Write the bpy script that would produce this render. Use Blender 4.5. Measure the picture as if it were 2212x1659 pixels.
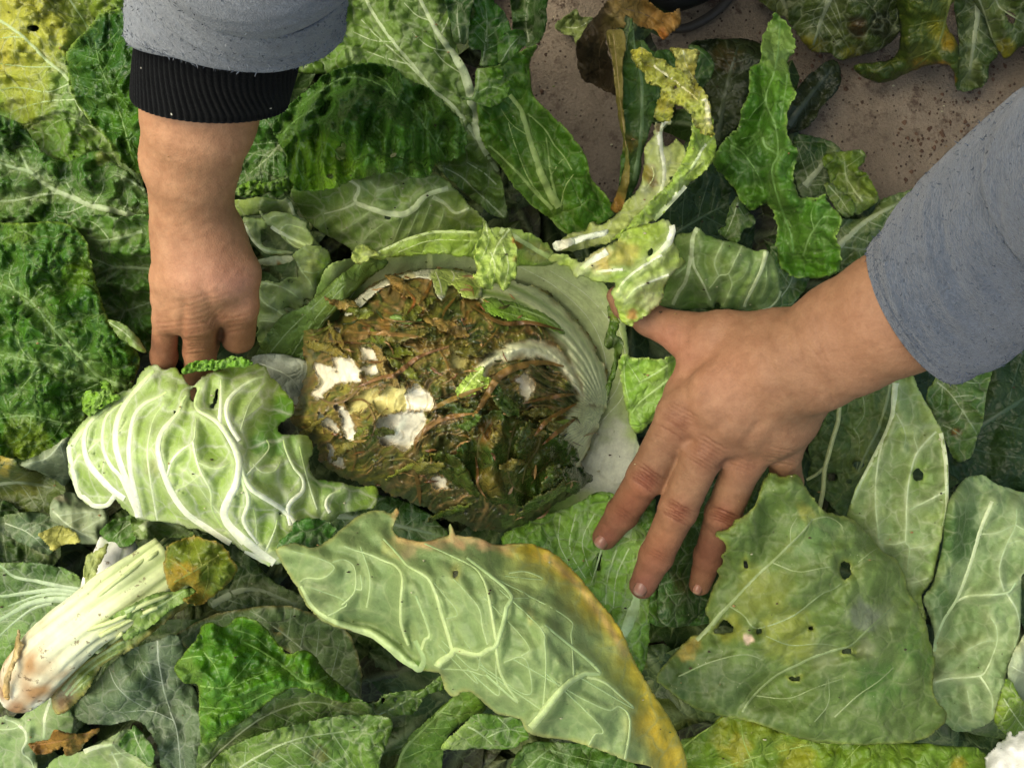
import bpy, math
import numpy as np
from mathutils import Vector

for _o in list(bpy.data.objects):
    bpy.data.objects.remove(_o, do_unlink=True)
SC = bpy.context.scene
COL = SC.collection

# ------------------------------------------------------------------ camera, sky, sun, exposure
H = 0.60                      # camera height over the reference plane z = 0 (metres)
W0 = 0.62                     # width of the reference plane seen by the camera
cam_d = bpy.data.cameras.new('camera')
cam = bpy.data.objects.new('camera', cam_d)
COL.objects.link(cam)
cam.location = (0, 0, H)
cam.rotation_euler = (0, 0, 0)
cam_d.sensor_fit = 'HORIZONTAL'
cam_d.angle = 2 * math.atan(W0 / 2 / H)
cam_d.clip_start = 0.01
cam_d.clip_end = 200
SC.camera = cam

SUN_EL, SUN_AZ = math.radians(60), math.radians(285)      # azimuth clockwise from +Y
world = bpy.data.worlds.new('World')
SC.world = world
world.use_nodes = True
wn = world.node_tree.nodes
sky = wn.new('ShaderNodeTexSky')
sky.sky_type = 'NISHITA'
sky.sun_disc = False
sky.sun_elevation = SUN_EL
sky.sun_rotation = SUN_AZ
sky.air_density = 1.0
sky.dust_density = 6.0
sky.ozone_density = 1.0
bg = wn['Background']
bg.inputs['Strength'].default_value = 0.15
world.node_tree.links.new(sky.outputs[0], bg.inputs['Color'])
sun_d = bpy.data.lights.new('sun', 'SUN')
sun_d.energy = 0.85
sun_d.angle = math.radians(60)
sun_d.color = (1.0, 0.95, 0.87)
sun = bpy.data.objects.new('sun', sun_d)
COL.objects.link(sun)
_sd = Vector((math.sin(SUN_AZ) * math.cos(SUN_EL), math.cos(SUN_AZ) * math.cos(SUN_EL), math.sin(SUN_EL)))
sun.rotation_euler = _sd.to_track_quat('Z', 'Y').to_euler()
sun.location = _sd * 5
vs = SC.view_settings
vs.view_transform = 'Standard'
vs.look = 'None'
vs.exposure = 0.60
vs.gamma = 1.0
vs.use_curve_mapping = False
vs.use_white_balance = True
vs.white_balance_temperature = 6700
vs.white_balance_tint = 0
SC.cycles.max_bounces = 8
SC.cycles.diffuse_bounces = 4
SC.cycles.transmission_bounces = 6
SC.cycles.use_denoising = True

# ------------------------------------------------------------------ small maths
S0 = W0 / 2212.0              # metres per plan unit at z = 0 ; plan = 2212 x 1659 survey grid


def kz(z):
    return S0 * (H - z) / H


def P(u, v, z):
    k = S0 * (H - z) / H
    return np.stack([(u - 1106.0) * k, (829.5 - v) * k, z + 0 * k], -1)


def lin(*c):
    if len(c) == 1:
        c = c[0]
    c = np.array(c, float) / 255.0
    return np.where(c <= 0.04045, c / 12.92, ((c + 0.055) / 1.055) ** 2.4)


_rng = np.random.RandomState(7)
_perm = _rng.permutation(512)
_perm = np.concatenate([_perm, _perm, _perm])
_gr = _rng.uniform(0, 2 * np.pi, 512)
_gx, _gy = np.cos(_gr), np.sin(_gr)
_r1, _r2, _r3 = _rng.rand(512), _rng.rand(512), _rng.rand(512)


def _hash(i, j, seed):
    return _perm[(_perm[(i + seed * 17) & 511] + (j & 511)) & 511]


def noise(x, y, seed=0):
    xi, yi = np.floor(x).astype(int), np.floor(y).astype(int)
    xf, yf = x - xi, y - yi
    u = xf * xf * xf * (xf * (xf * 6 - 15) + 10)
    v = yf * yf * yf * (yf * (yf * 6 - 15) + 10)

    def g(di, dj):
        h = _hash(xi + di, yi + dj, seed)
        return _gx[h] * (xf - di) + _gy[h] * (yf - dj)
    a = g(0, 0) * (1 - u) + g(1, 0) * u
    b = g(0, 1) * (1 - u) + g(1, 1) * u
    return (a * (1 - v) + b * v) * 1.45


def fbm(x, y, o=3, seed=0):
    s, a, t = 0, 1.0, 0
    for i in range(o):
        s = s + a * noise(x * 2 ** i, y * 2 ** i, seed + i * 3)
        t += a
        a *= 0.5
    return s / t


def worley(x, y, seed=0):
    xi, yi = np.floor(x).astype(int), np.floor(y).astype(int)
    f1 = np.full(x.shape, 9.0)
    f2 = np.full(x.shape, 9.0)
    for di in (-1, 0, 1):
        for dj in (-1, 0, 1):
            h = _hash(xi + di, yi + dj, seed)
            d = np.hypot(xi + di + 0.15 + 0.7 * _r1[h] - x, yi + dj + 0.15 + 0.7 * _r2[h] - y)
            f2 = np.minimum(f2, np.maximum(f1, d))
            f1 = np.minimum(f1, d)
    return f1, f2


def sstep(a, b, x):
    t = np.clip((x - a) / (b - a), 0, 1)
    return t * t * (3 - 2 * t)


def catmull(pts, n=5, closed=False):
    p = np.array(pts, float)
    m = len(p)
    if m < 3 and not closed:
        t = np.linspace(0, 1, n + 1)[:, None]
        return p[0] * (1 - t) + p[-1] * t
    if closed:
        q = np.concatenate([p[-1:], p, p[:2]])
        cnt = m
    else:
        q = np.concatenate([2 * p[:1] - p[1:2], p, 2 * p[-1:] - p[-2:-1]])
        cnt = m - 1
    out = []
    t = np.linspace(0, 1, n, endpoint=False)[:, None]
    for i in range(cnt):
        p0, p1, p2, p3 = q[i], q[i + 1], q[i + 2], q[i + 3]
        out.append(0.5 * (2 * p1 + (p2 - p0) * t + (2 * p0 - 5 * p1 + 4 * p2 - p3) * t * t + (3 * p1 - p0 - 3 * p2 + p3) * t ** 3))
    if not closed:
        out.append(p[-1:])
    return np.concatenate(out)


def seg_dist(X, Y, poly, closed, vals=None):
    """distance to a polyline (and the value interpolated along it at the closest point)"""
    sh = X.shape
    x, y = X.ravel().astype(np.float32), Y.ravel().astype(np.float32)
    a = poly.astype(np.float32)
    b = np.roll(a, -1, 0) if closed else a[1:]
    if not closed:
        a = a[:-1]
    best = np.full(x.shape, 1e12, np.float32)
    val = np.zeros(x.shape, np.float32) if vals is not None else None
    for i in range(len(a)):
        ex, ey = b[i] - a[i]
        l2 = ex * ex + ey * ey + 1e-9
        t = np.clip(((x - a[i, 0]) * ex + (y - a[i, 1]) * ey) / l2, 0, 1)
        d = (x - a[i, 0] - t * ex) ** 2 + (y - a[i, 1] - t * ey) ** 2
        if vals is None:
            np.minimum(best, d, out=best)
        else:
            m = d < best
            best[m] = d[m]
            val[m] = (vals[i] + t * (vals[i + 1] - vals[i]))[m]
    d = np.sqrt(best).reshape(sh)
    return d if vals is None else (d, val.reshape(sh))


def inside(X, Y, poly):
    r = np.zeros(X.shape, bool)
    n = len(poly)
    for i in range(n):
        x1, y1 = poly[i]
        x2, y2 = poly[(i + 1) % n]
        if y1 == y2:
            continue
        c = (y1 > Y) != (y2 > Y)
        r ^= c & (X < (x2 - x1) * (Y - y1) / (y2 - y1) + x1)
    return r


def sdf(X, Y, poly):
    d = seg_dist(X, Y, poly, True)
    return np.where(inside(X, Y, poly), d, -d)


def tps(ctrl):
    c = np.array(ctrl, float)
    n = len(c)
    X = c[:, :2] / 500.0

    def phi(r2):
        return np.where(r2 > 1e-12, r2 * np.log(r2 + 1e-12), 0)
    if n < 3:
        m = c[:, 2].mean()
        return lambda u, v: m + 0 * u
    A = phi(((X[:, None] - X[None]) ** 2).sum(-1)) + np.eye(n) * 0.02
    B = np.concatenate([np.ones((n, 1)), X], 1)
    M = np.block([[A, B], [B.T, np.zeros((3, 3))]])
    M += np.eye(n + 3) * 1e-9
    w = np.linalg.solve(M, np.concatenate([c[:, 2], np.zeros(3)]))
    lo, hi = c[:, 2].min() - 0.03, c[:, 2].max() + 0.03

    def f(u, v):
        u, v = u / 500.0, v / 500.0
        r = w[n] + w[n + 1] * u + w[n + 2] * v
        for i in range(n):
            r = r + w[i] * phi((u - X[i, 0]) ** 2 + (v - X[i, 1]) ** 2)
        return np.clip(r, lo, hi)
    return f


def boxblur(a, r):
    if r < 1:
        return a
    for ax in (0, 1):
        p = [(0, 0), (0, 0)]
        p[ax] = (r + 1, r)
        c = np.cumsum(np.pad(a, p, mode='edge'), ax)
        n = a.shape[ax]
        a = (np.take(c, range(2 * r + 1, 2 * r + 1 + n), ax) - np.take(c, range(0, n), ax)) / (2 * r + 1)
    return a


def maxfilt(a, r):
    for ax in (0, 1):
        p = [(0, 0), (0, 0)]
        p[ax] = (r, r)
        b = np.pad(a, p, mode='edge')
        n = a.shape[ax]
        o = a
        for k in range(2 * r + 1):
            o = np.maximum(o, np.take(b, range(k, k + n), ax))
        a = o
    return a


# ------------------------------------------------------------------ stacking grid
G = 4
U0, V0 = -240, -240
NU, NV = (2212 + 480) // G + 1, (1659 + 480) // G + 1
GZ = -0.235
TOP = np.full((NV, NU), GZ)


def bil(A, u, v, u0, v0, g):
    x = np.clip((np.asarray(u, float) - u0) / g, 0, A.shape[1] - 1.001)
    y = np.clip((np.asarray(v, float) - v0) / g, 0, A.shape[0] - 1.001)
    i, j = x.astype(int), y.astype(int)
    fx, fy = x - i, y - j
    return (A[j, i] * (1 - fx) + A[j, i + 1] * fx) * (1 - fy) + (A[j + 1, i] * (1 - fx) + A[j + 1, i + 1] * fx) * fy


def top_at(u, v):
    return float(bil(TOP, u, v, U0, V0, G))


def register(verts):
    """put finished world-space points into the stacking grid"""
    z = verts[:, 2]
    k = kz(z)
    u = verts[:, 0] / k + 1106.0
    v = 829.5 - verts[:, 1] / k
    for du in (0, 2):
        for dv in (0, 2):
            i = np.round((u + du - U0 - 1) / G).astype(int)
            j = np.round((v + dv - V0 - 1) / G).astype(int)
            m = (i >= 0) & (i < NU) & (j >= 0) & (j < NV)
            np.maximum.at(TOP, (j[m], i[m]), z[m])


# ------------------------------------------------------------------ objects
def new_mesh(name, verts, faces, mat, parent=None, origin=None, col=None, smooth=True, offset=(0, 0, 0)):
    """one mesh object; verts are world positions, origin its pivot, offset the pivot of the parent"""
    me = bpy.data.meshes.new(name)
    verts = np.asarray(verts, float)
    if origin is None:
        origin = verts.mean(0)
    origin = np.asarray(origin, float)
    loc = (verts - origin).astype(np.float32)
    if isinstance(faces, np.ndarray):
        nf, k = faces.shape
        me.vertices.add(len(loc))
        me.vertices.foreach_set('co', loc.ravel())
        me.loops.add(nf * k)
        me.loops.foreach_set('vertex_index', faces.astype(np.int32).ravel())
        me.polygons.add(nf)
        me.polygons.foreach_set('loop_start', np.arange(0, nf * k, k, dtype=np.int32))
        me.update(calc_edges=True)
        me.validate()
    else:
        me.from_pydata([tuple(p) for p in loc], [], faces)
        me.update()
    if smooth:
        me.polygons.foreach_set('use_smooth', np.ones(len(me.polygons), bool))
    if col is not None:
        a = me.color_attributes.new('Col', 'FLOAT_COLOR', 'POINT')
        c = np.ones((len(loc), 4), np.float32)
        c[:, :3] = col
        a.data.foreach_set('color', c.ravel())
    me.materials.append(mat)
    o = bpy.data.objects.new(name, me)
    COL.objects.link(o)
    o.location = origin - np.asarray(offset, float)
    if parent is not None:
        o.parent = parent
    o['pivot'] = [float(x) for x in origin]
    return o


def pivot(o):
    return np.array(o['pivot'], float) if o is not None else np.zeros(3)


def tag(o, label=None, cat=None, group=None, kind=None):
    if label:
        o['label'] = label
    if cat:
        o['category'] = cat
    if group:
        o['group'] = group
    if kind:
        o['kind'] = kind
    return o


def empty(name, loc, label, cat):
    o = bpy.data.objects.new(name, None)
    COL.objects.link(o)
    o.location = loc
    o['pivot'] = [float(x) for x in loc]
    o.empty_display_size = 0.02
    return tag(o, label, cat)


# ------------------------------------------------------------------ materials
class NT:
    def __init__(self, name):
        self.m = bpy.data.materials.new(name)
        self.m.use_nodes = True
        self.t = self.m.node_tree
        self.t.nodes.clear()
        self.out = self.n('ShaderNodeOutputMaterial')

    def n(self, kind, **kw):
        nd = self.t.nodes.new(kind)
        for k, v in kw.items():
            setattr(nd, k, v)
        return nd

    def l(self, a, b):
        self.t.links.new(a, b)

    def set(self, nd, **kw):
        for k, v in kw.items():
            nd.inputs[k.replace('_', ' ')].default_value = v
        return nd

    def math(self, op, a, b=None, clamp=False):
        nd = self.n('ShaderNodeMath', operation=op, use_clamp=clamp)
        for i, x in enumerate((a, b)):
            if x is None:
                continue
            if isinstance(x, (int, float)):
                nd.inputs[i].default_value = x
            else:
                self.l(x, nd.inputs[i])
        return nd.outputs[0]

    def mix(self, f, a, b, blend='MIX'):
        nd = self.n('ShaderNodeMix', data_type='RGBA', blend_type=blend)
        for idx, x in ((0, f), (6, a), (7, b)):
            if isinstance(x, (int, float)):
                nd.inputs[idx].default_value = x
            elif isinstance(x, (tuple, list, np.ndarray)):
                nd.inputs[idx].default_value = (*[float(q) for q in x[:3]], 1)
            else:
                self.l(x, nd.inputs[idx])
        return nd.outputs[2]

    def ramp(self, f, *stops):
        nd = self.n('ShaderNodeValToRGB')
        e = nd.color_ramp.elements
        while len(e) < len(stops):
            e.new(0.5)
        for s, (p, c) in zip(e, stops):
            s.position = p
            s.color = (*((c, c, c) if isinstance(c, (int, float)) else [float(q) for q in c]), 1)
        self.l(f, nd.inputs[0])
        return nd.outputs[0]

    def tex(self, scale, detail=3, rough=0.6, vec=None, dist=0.0):
        nd = self.n('ShaderNodeTexNoise')
        self.set(nd, Scale=scale, Detail=detail, Roughness=rough, Distortion=dist)
        self.l(vec if vec is not None else self.obj(), nd.inputs['Vector'])
        return nd.outputs['Fac']

    def obj(self):
        if not hasattr(self, '_o'):
            self._o = self.n('ShaderNodeTexCoord').outputs['Object']
        return self._o

    def attr(self, name, kind='GEOMETRY'):
        return self.n('ShaderNodeAttribute', attribute_name=name, attribute_type=kind)


def leaf_material(name, dry=False):
    m = NT(name)
    col = m.attr('Col').outputs['Color']
    net = m.attr('net', 'OBJECT').outputs['Fac']
    nsc = m.attr('netscale', 'OBJECT').outputs['Fac']
    gl = m.attr('rough', 'OBJECT').outputs['Fac']
    tr = m.attr('trans', 'OBJECT').outputs['Fac']
    vcol = m.attr('vcol', 'OBJECT').outputs['Color']
    # warped coordinates for the fine vein network
    warp = m.n('ShaderNodeTexNoise')
    m.set(warp, Scale=90.0, Detail=2.0)
    m.l(m.obj(), warp.inputs['Vector'])
    va = m.n('ShaderNodeVectorMath', operation='MULTIPLY_ADD')
    m.l(warp.outputs['Color'], va.inputs[0])
    va.inputs[1].default_value = (0.008, 0.008, 0.008)
    m.l(m.obj(), va.inputs[2])
    flat = m.n('ShaderNodeVectorMath', operation='MULTIPLY')
    m.l(va.outputs[0], flat.inputs[0])
    flat.inputs[1].default_value = (1, 1, 0.35)
    lines, puffs = [], []
    for mul, w in ((1.0, 0.05), (2.6, 0.06)):
        vo = m.n('ShaderNodeTexVoronoi', feature='DISTANCE_TO_EDGE')
        m.l(flat.outputs[0], vo.inputs['Vector'])
        m.l(m.math('MULTIPLY', nsc, mul), vo.inputs['Scale'])
        puffs.append(m.ramp(vo.outputs['Distance'], (0.0, 0.0), (0.10, 0.55), (0.34, 1.0)))
        lines.append(m.ramp(vo.outputs['Distance'], (0.0, 1.0), (w * 0.5, 0.55), (w * 1.6, 0.0)))
    l1 = m.math('MULTIPLY', lines[0], net)
    l2 = m.math('MULTIPLY', m.math('MULTIPLY', lines[1], net), 0.35)
    ln = m.math('MAXIMUM', l1, l2)
    fine = m.tex(700, 3, 0.65)
    mid = m.tex(120, 4, 0.6)
    v = m.math('ADD', m.math('MULTIPLY', fine, 0.35), m.math('MULTIPLY', mid, 0.65))
    shade = m.ramp(v, (0.25, 0.72), (0.75, 1.25))
    c = m.mix(1.0, col, shade, 'MULTIPLY')
    # small pale insect specks and dust
    sp = m.n('ShaderNodeTexVoronoi', feature='F1')
    m.set(sp, Scale=260.0)
    m.l(m.obj(), sp.inputs['Vector'])
    spk = m.math('MULTIPLY', m.ramp(sp.outputs['Distance'], (0.05, 1.0), (0.11, 0.0)), m.ramp(m.tex(60, 2), (0.5, 0.0), (0.68, 0.55)))
    c = m.mix(spk, c, lin(205, 205, 170))
    sd = m.n('ShaderNodeTexVoronoi', feature='F1')
    m.set(sd, Scale=150.0)
    m.l(va.outputs[0], sd.inputs['Vector'])
    spd = m.math('MULTIPLY', m.ramp(sd.outputs['Distance'], (0.06, 1.0), (0.12, 0.0)), m.ramp(m.tex(40, 2), (0.52, 0.0), (0.66, 0.7)))
    c = m.mix(spd, c, lin(48, 44, 22))
    c = m.mix(ln, c, vcol)
    # waxy bloom, in patches
    bl = m.math('MULTIPLY', m.ramp(m.tex(22, 4, 0.65), (0.48, 0.0), (0.75, 0.16)), net)
    c = m.mix(bl, c, lin(168, 178, 128))
    p = m.n('ShaderNodeBsdfPrincipled')
    m.l(c, p.inputs['Base Color'])
    m.l(m.math('ADD', gl, m.math('MULTIPLY', m.math('SUBTRACT', mid, 0.5), 0.35)), p.inputs['Roughness'])
    p.inputs['Specular IOR Level'].default_value = 0.36
    pf = m.math('ADD', m.math('MULTIPLY', puffs[0], 1.5), m.math('MULTIPLY', puffs[1], 0.55))
    pf = m.math('MULTIPLY', pf, m.attr('puff', 'OBJECT').outputs['Fac'])
    h = m.math('ADD', pf, m.math('ADD', m.math('MULTIPLY', ln, 0.35), m.math('ADD', m.math('MULTIPLY', mid, 0.9), m.math('MULTIPLY', fine, 0.35))))
    b = m.n('ShaderNodeBump')
    m.set(b, Strength=0.6, Distance=0.0013)
    m.l(h, b.inputs['Height'])
    m.l(b.outputs[0], p.inputs['Normal'])
    t = m.n('ShaderNodeBsdfTranslucent')
    m.l(m.mix(1.0, c, (1.25, 1.35, 0.55), 'MULTIPLY'), t.inputs['Color'])
    m.l(b.outputs[0], t.inputs['Normal'])
    mx = m.n('ShaderNodeMixShader')
    m.l(tr, mx.inputs[0])
    m.l(p.outputs[0], mx.inputs[1])
    m.l(t.outputs[0], mx.inputs[2])
    m.l(mx.outputs[0], m.out.inputs['Surface'])
    return m.m


def vein_material():
    m = NT('vein_tissue')
    col = m.attr('Col').outputs['Color']
    n = m.tex(260, 4, 0.6)
    c = m.mix(1.0, col, m.ramp(n, (0.3, 0.82), (0.75, 1.12)), 'MULTIPLY')
    dirt = m.math('MULTIPLY', m.ramp(m.tex(180, 5, 0.7), (0.66, 0.0), (0.74, 0.6)), 1.0)
    c = m.mix(dirt, c, lin(110, 100, 60))
    p = m.n('ShaderNodeBsdfPrincipled')
    m.l(c, p.inputs['Base Color'])
    m.set(p, Roughness=0.5)
    p.inputs['Subsurface Weight'].default_value = 0.15
    p.inputs['Subsurface Radius'].default_value = (0.004, 0.005, 0.002)
    p.inputs['Subsurface Scale'].default_value = 0.5
    b = m.n('ShaderNodeBump')
    m.set(b, Strength=0.3, Distance=0.0005)
    m.l(n, b.inputs['Height'])
    m.l(b.outputs[0], p.inputs['Normal'])
    m.l(p.outputs[0], m.out.inputs['Surface'])
    return m.m


def simple_material(name, rough=0.6, amp=0.25, scale=200, bump=0.4, dist=0.0008, spec=0.4, sss=0.0, coat=0.0, spots=None):
    m = NT(name)
    col = m.attr('Col').outputs['Color']
    n = m.tex(scale, 5, 0.65)
    c = m.mix(1.0, col, m.ramp(n, (0.28, 1 - amp), (0.74, 1 + amp)), 'MULTIPLY')
    if spots is not None:
        sc, thr, sc_col, amt = spots
        s = m.ramp(m.tex(sc, 4, 0.7), (thr, 0.0), (thr + 0.06, amt))
        c = m.mix(s, c, sc_col)
    p = m.n('ShaderNodeBsdfPrincipled')
    m.l(c, p.inputs['Base Color'])
    m.set(p, Roughness=rough)
    p.inputs['Specular IOR Level'].default_value = spec
    if coat > .2:
        bw = m.n('ShaderNodeRGBToBW')
        m.l(c, bw.inputs[0])
        m.l(m.ramp(bw.outputs[0], (0.10, coat), (0.30, 0.03)), p.inputs['Coat Weight'])
    else:
        p.inputs['Coat Weight'].default_value = coat
    p.inputs['Coat Roughness'].default_value = 0.18
    if sss:
        p.inputs['Subsurface Weight'].default_value = sss
        p.inputs['Subsurface Radius'].default_value = (0.006, 0.005, 0.003)
        p.inputs['Subsurface Scale'].default_value = 0.5
    b = m.n('ShaderNodeBump')
    m.set(b, Strength=bump, Distance=dist)
    m.l(n, b.inputs['Height'])
    m.l(b.outputs[0], p.inputs['Normal'])
    m.l(p.outputs[0], m.out.inputs['Surface'])
    return m.m


MAT_LEAF = leaf_material('cabbage_leaf')
MAT_VEIN = vein_material()


# ------------------------------------------------------------------ sheets
def sheet_mesh(name, Ug, Vg, SD, Z, Colr, g, mat, parent, offset, thick=0.0007):
    """a sheet over the cells where SD > 0, its rim drawn onto the SD = 0 line"""
    gy, gx = np.gradient(SD, g)
    gl = np.hypot(gx, gy) + 1e-6
    snap = SD < 0.45 * g
    lim = np.clip(-SD, -0.5 * g, 0.95 * g)
    U2 = Ug + np.where(snap, gx / gl * lim, 0)
    V2 = Vg + np.where(snap, gy / gl * lim, 0)
    ok = SD > -0.8 * g
    q = ok[:-1, :-1] & ok[1:, :-1] & ok[:-1, 1:] & ok[1:, 1:]
    q &= (SD[:-1, :-1] + SD[1:, :-1] + SD[:-1, 1:] + SD[1:, 1:]) > -0.6 * g
    idx = np.arange(SD.size).reshape(SD.shape)
    f = np.stack([idx[:-1, :-1][q], idx[1:, :-1][q], idx[1:, 1:][q], idx[:-1, 1:][q]], -1)
    used = np.zeros(SD.size, bool)
    used[f.ravel()] = True
    rm = np.cumsum(used) - 1
    f = rm[f]
    W = P(U2, V2, Z).reshape(-1, 3)[used]
    c = Colr.reshape(-1, 3)[used]
    o = new_mesh(name, W, f, mat, parent, W.mean(0), c, True, offset)
    if thick:
        sm = o.modifiers.new('thickness', 'SOLIDIFY')
        sm.thickness = thick
        sm.offset = -1
    return o


def ribbon(name, pts, w, ridge, zf, colr, tip, mat, parent, n=6, cross=5, lift=0.0, fade=True, tubez=None):
    """raised half-round rib that follows the surface zf; w = (start, end) half widths in plan units"""
    c = catmull(pts, n)
    m = len(c)
    if len(w) == 2:
        ww = np.linspace(0, 1, m) ** 0.8 * (w[1] - w[0]) + w[0]
    else:
        ww = np.interp(np.linspace(0, 1, m), np.linspace(0, 1, len(w)), w)
    t = np.gradient(c, axis=0)
    t /= np.linalg.norm(t, axis=1)[:, None] + 1e-9
    nrm = np.stack([-t[:, 1], t[:, 0]], 1)
    jit = 1 + 0.08 * noise(np.arange(m) * 0.37 + c[0, 0], np.zeros(m) + c[0, 1] * 0.1, 3)
    ww = ww * jit
    a = np.linspace(-1, 1, cross)
    prof = np.sqrt(np.clip(1 - a * a, 0, 1)) - 0.28
    V, C = [], []
    f = np.linspace(0, 1, m)
    for i in range(cross):
        pu = c[:, 0] + nrm[:, 0] * ww * a[i]
        pv = c[:, 1] + nrm[:, 1] * ww * a[i]
        zc = zf(c[:, 0], c[:, 1])
        zz = 0.5 * zc + 0.5 * zf(pu, pv)
        zz = zz + prof[i] * ww * S0 * ridge + lift
        V.append(P(pu, pv, zz))
        k = (f ** 2.2 * 0.75)[:, None] if fade else 0 * f[:, None]
        C.append(colr * (1 - k) + tip * k)
    V = np.stack(V, 1).reshape(-1, 3)
    C = np.stack(C, 1).reshape(-1, 3)
    idx = np.arange(m * cross).reshape(m, cross)
    fc = np.stack([idx[:-1, :-1].ravel(), idx[:-1, 1:].ravel(), idx[1:, 1:].ravel(), idx[1:, :-1].ravel()], -1)
    return new_mesh(name, V, fc, mat, parent, V.mean(0), C, True, pivot(parent))


_seed = [11]
LEAVES = []


def leaf(name, poly, z, col, parent=None, label=None, cat='leaf', group=None, veins=(), mid=None, midw=(9, 3), auto=0,
         autow=0.3, vcol=(205, 212, 170), bull=0.003, bs=34, wav=0.010, wl=170, rip=0.008, ripl=55, curl=-0.003, curlw=14, holes=(),
         jag=2.0, jagl=14, blot=(), edge=None, under=False, aniso=None, gap=0.0015, net=0.4, nets=70, rough=0.42, trans=0.14,
         col2=None, mott=0.22, ridge=0.55, g=None, lift=True, corner=False, part_label=None, tipfade=True, zf=None, cn=4, drape=9, flute=None, pleat=None, vmix=None, cell_puff=None, bands=()):
    _seed[0] += 1
    sd_ = _seed[0]
    g = g or G
    pl = np.array(poly, float) if corner else catmull(poly, cn, True)
    pad = 10
    i0 = max(int((pl[:, 0].min() - U0) / G) - pad, 0)
    i1 = min(int((pl[:, 0].max() - U0) / G) + pad, NU - 1)
    j0 = max(int((pl[:, 1].min() - V0) / G) - pad, 0)
    j1 = min(int((pl[:, 1].max() - V0) / G) + pad, NV - 1)
    u = np.arange(U0 + i0 * G, U0 + i1 * G + 0.1, g)
    v = np.arange(V0 + j0 * G, V0 + j1 * G + 0.1, g)
    Ug, Vg = np.meshgrid(u, v)
    SD = sdf(Ug, Vg, pl)
    SD = SD + jag * (fbm(Ug / jagl, Vg / jagl, 2, sd_) + 0.7 * noise(Ug / (jagl * 2.7), Vg / (jagl * 2.7), sd_ + 5))
    for h in holes:
        if len(h) == 4 and not hasattr(h[0], '__len__'):
            hu, hv, ra, rb = h
            hs = (np.hypot((Ug - hu) / ra, (Vg - hv) / rb) - 1) * min(ra, rb) + 2.0 * noise(Ug / 9, Vg / 9, sd_ + 1)
        else:
            hs = -sdf(Ug, Vg, np.array(h, float)) + 1.5 * noise(Ug / 9, Vg / 9, sd_ + 1)
        SD = np.minimum(SD, hs)
    sp = np.clip(SD, 0, None)
    # veins: distance and local width
    allv = [(catmull(p, 5), w) for p, w in veins]
    if mid is not None:
        mm = catmull(mid, 6)
        allv.insert(0, (mm, midw))
        if auto:
            L = np.concatenate([[0], np.cumsum(np.linalg.norm(np.diff(mm, axis=0), axis=1))])
            rg = np.random.RandomState(sd_)
            for k in range(auto):
                for sgn in (-1, 1):
                    s = (0.10 + 0.82 * (k + 0.5 * (sgn > 0) * 0.8 + rg.uniform(-0.15, 0.15)) / auto) * L[-1]
                    p = np.array([np.interp(s, L, mm[:, 0]), np.interp(s, L, mm[:, 1])])
                    q = np.array([np.interp(min(s + 12, L[-1]), L, mm[:, 0]), np.interp(min(s + 12, L[-1]), L, mm[:, 1])])
                    ang = math.atan2(*(q - p)[::-1]) + sgn * math.radians(rg.uniform(46, 64))
                    pts = [p]
                    for st in range(30):
                        ang += -sgn * math.radians(rg.uniform(-1.0, 3.2))
                        p = p + 14 * np.array([math.cos(ang), math.sin(ang)])
                        if bil(SD, p[0], p[1], u[0], v[0], g) < 9:
                            break
                        pts.append(p)
                    if len(pts) > 3:
                        wl0 = np.interp(s, [0, L[-1]], midw[:2]) * autow
                        allv.append((catmull(pts[::2] if len(pts) > 5 else pts, 4), (max(wl0, 1.6), 0.9)))
    D = np.full(Ug.shape, 1e3)
    WD = np.ones(Ug.shape)
    for p, w in allv:
        d, wv = seg_dist(Ug, Vg, p, False, np.interp(np.linspace(0, 1, len(p)), np.linspace(0, 1, len(w)), w))
        m = d - wv < D - WD
        D = np.where(m, d, D)
        WD = np.where(m, wv, WD)
    dv = np.clip(D - WD, 0, None)
    Zf = tps(z) if hasattr(z, '__len__') else (lambda a, b: z + 0 * a)
    Z = Zf(Ug, Vg) if zf is None else zf(Ug, Vg)
    wu, wvv = Ug + 16 * noise(Ug / 60, Vg / 60, sd_ + 2), Vg + 16 * noise(Ug / 60 + 9, Vg / 60, sd_ + 2)
    if aniso:
        an, ratio = math.radians(aniso[0]), aniso[1]
        ca, sa = math.cos(an), math.sin(an)
        wu, wvv = (wu * ca + wvv * sa) / ratio, -wu * sa + wvv * ca
    edgef = np.exp(-sp / 45.0)
    f1, f2 = worley(wu / bs, wvv / bs, sd_)
    f1b, f2b = worley(wu / (bs * 0.47), wvv / (bs * 0.47), sd_ + 4)
    puff = sstep(0.0, 0.55, f2 - f1) * 0.7 + sstep(0.0, 0.6, f2b - f1b) * 0.33
    bm = 1.0 if not allv else sstep(0, bs * 0.9, dv)
    sgn = -0.6 if under else 1.0
    crump = 1.0 - 2.0 * np.abs(fbm(wu / (bs * 1.9), wvv / (bs * 1.9), 3, sd_ + 8))
    Z = Z + sgn * bull * (puff * (0.45 + 0.55 * bm) + 0.55 * crump) * (0.8 + 0.5 * noise(Ug / 110, Vg / 110, sd_ + 6))
    if allv:
        Z = Z + (0.0042 * S0 / 0.00028) * np.exp(-(dv / (4 + WD * 1.2)) ** 2) * (np.clip(WD, 0, 9) / 9.0 + 0.12) * (0.5 if not under else 0.75)
        Z = Z + (bull * 1.2 * sstep(4, 40, dv) if not under else -(bull * 0.9 if pleat is None else pleat) * sstep(2, 30, dv))
    Z = Z + wav * fbm(Ug / wl, Vg / wl, 2, sd_ + 3)
    Z = Z + rip * edgef * noise(Ug / ripl, Vg / ripl, sd_ + 9) + 0.35 * rip * edgef * noise(Ug / (ripl * 0.4), Vg / (ripl * 0.4), sd_ + 10)
    if curl:
        Z = Z + curl * np.exp(-sp / curlw)
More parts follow.
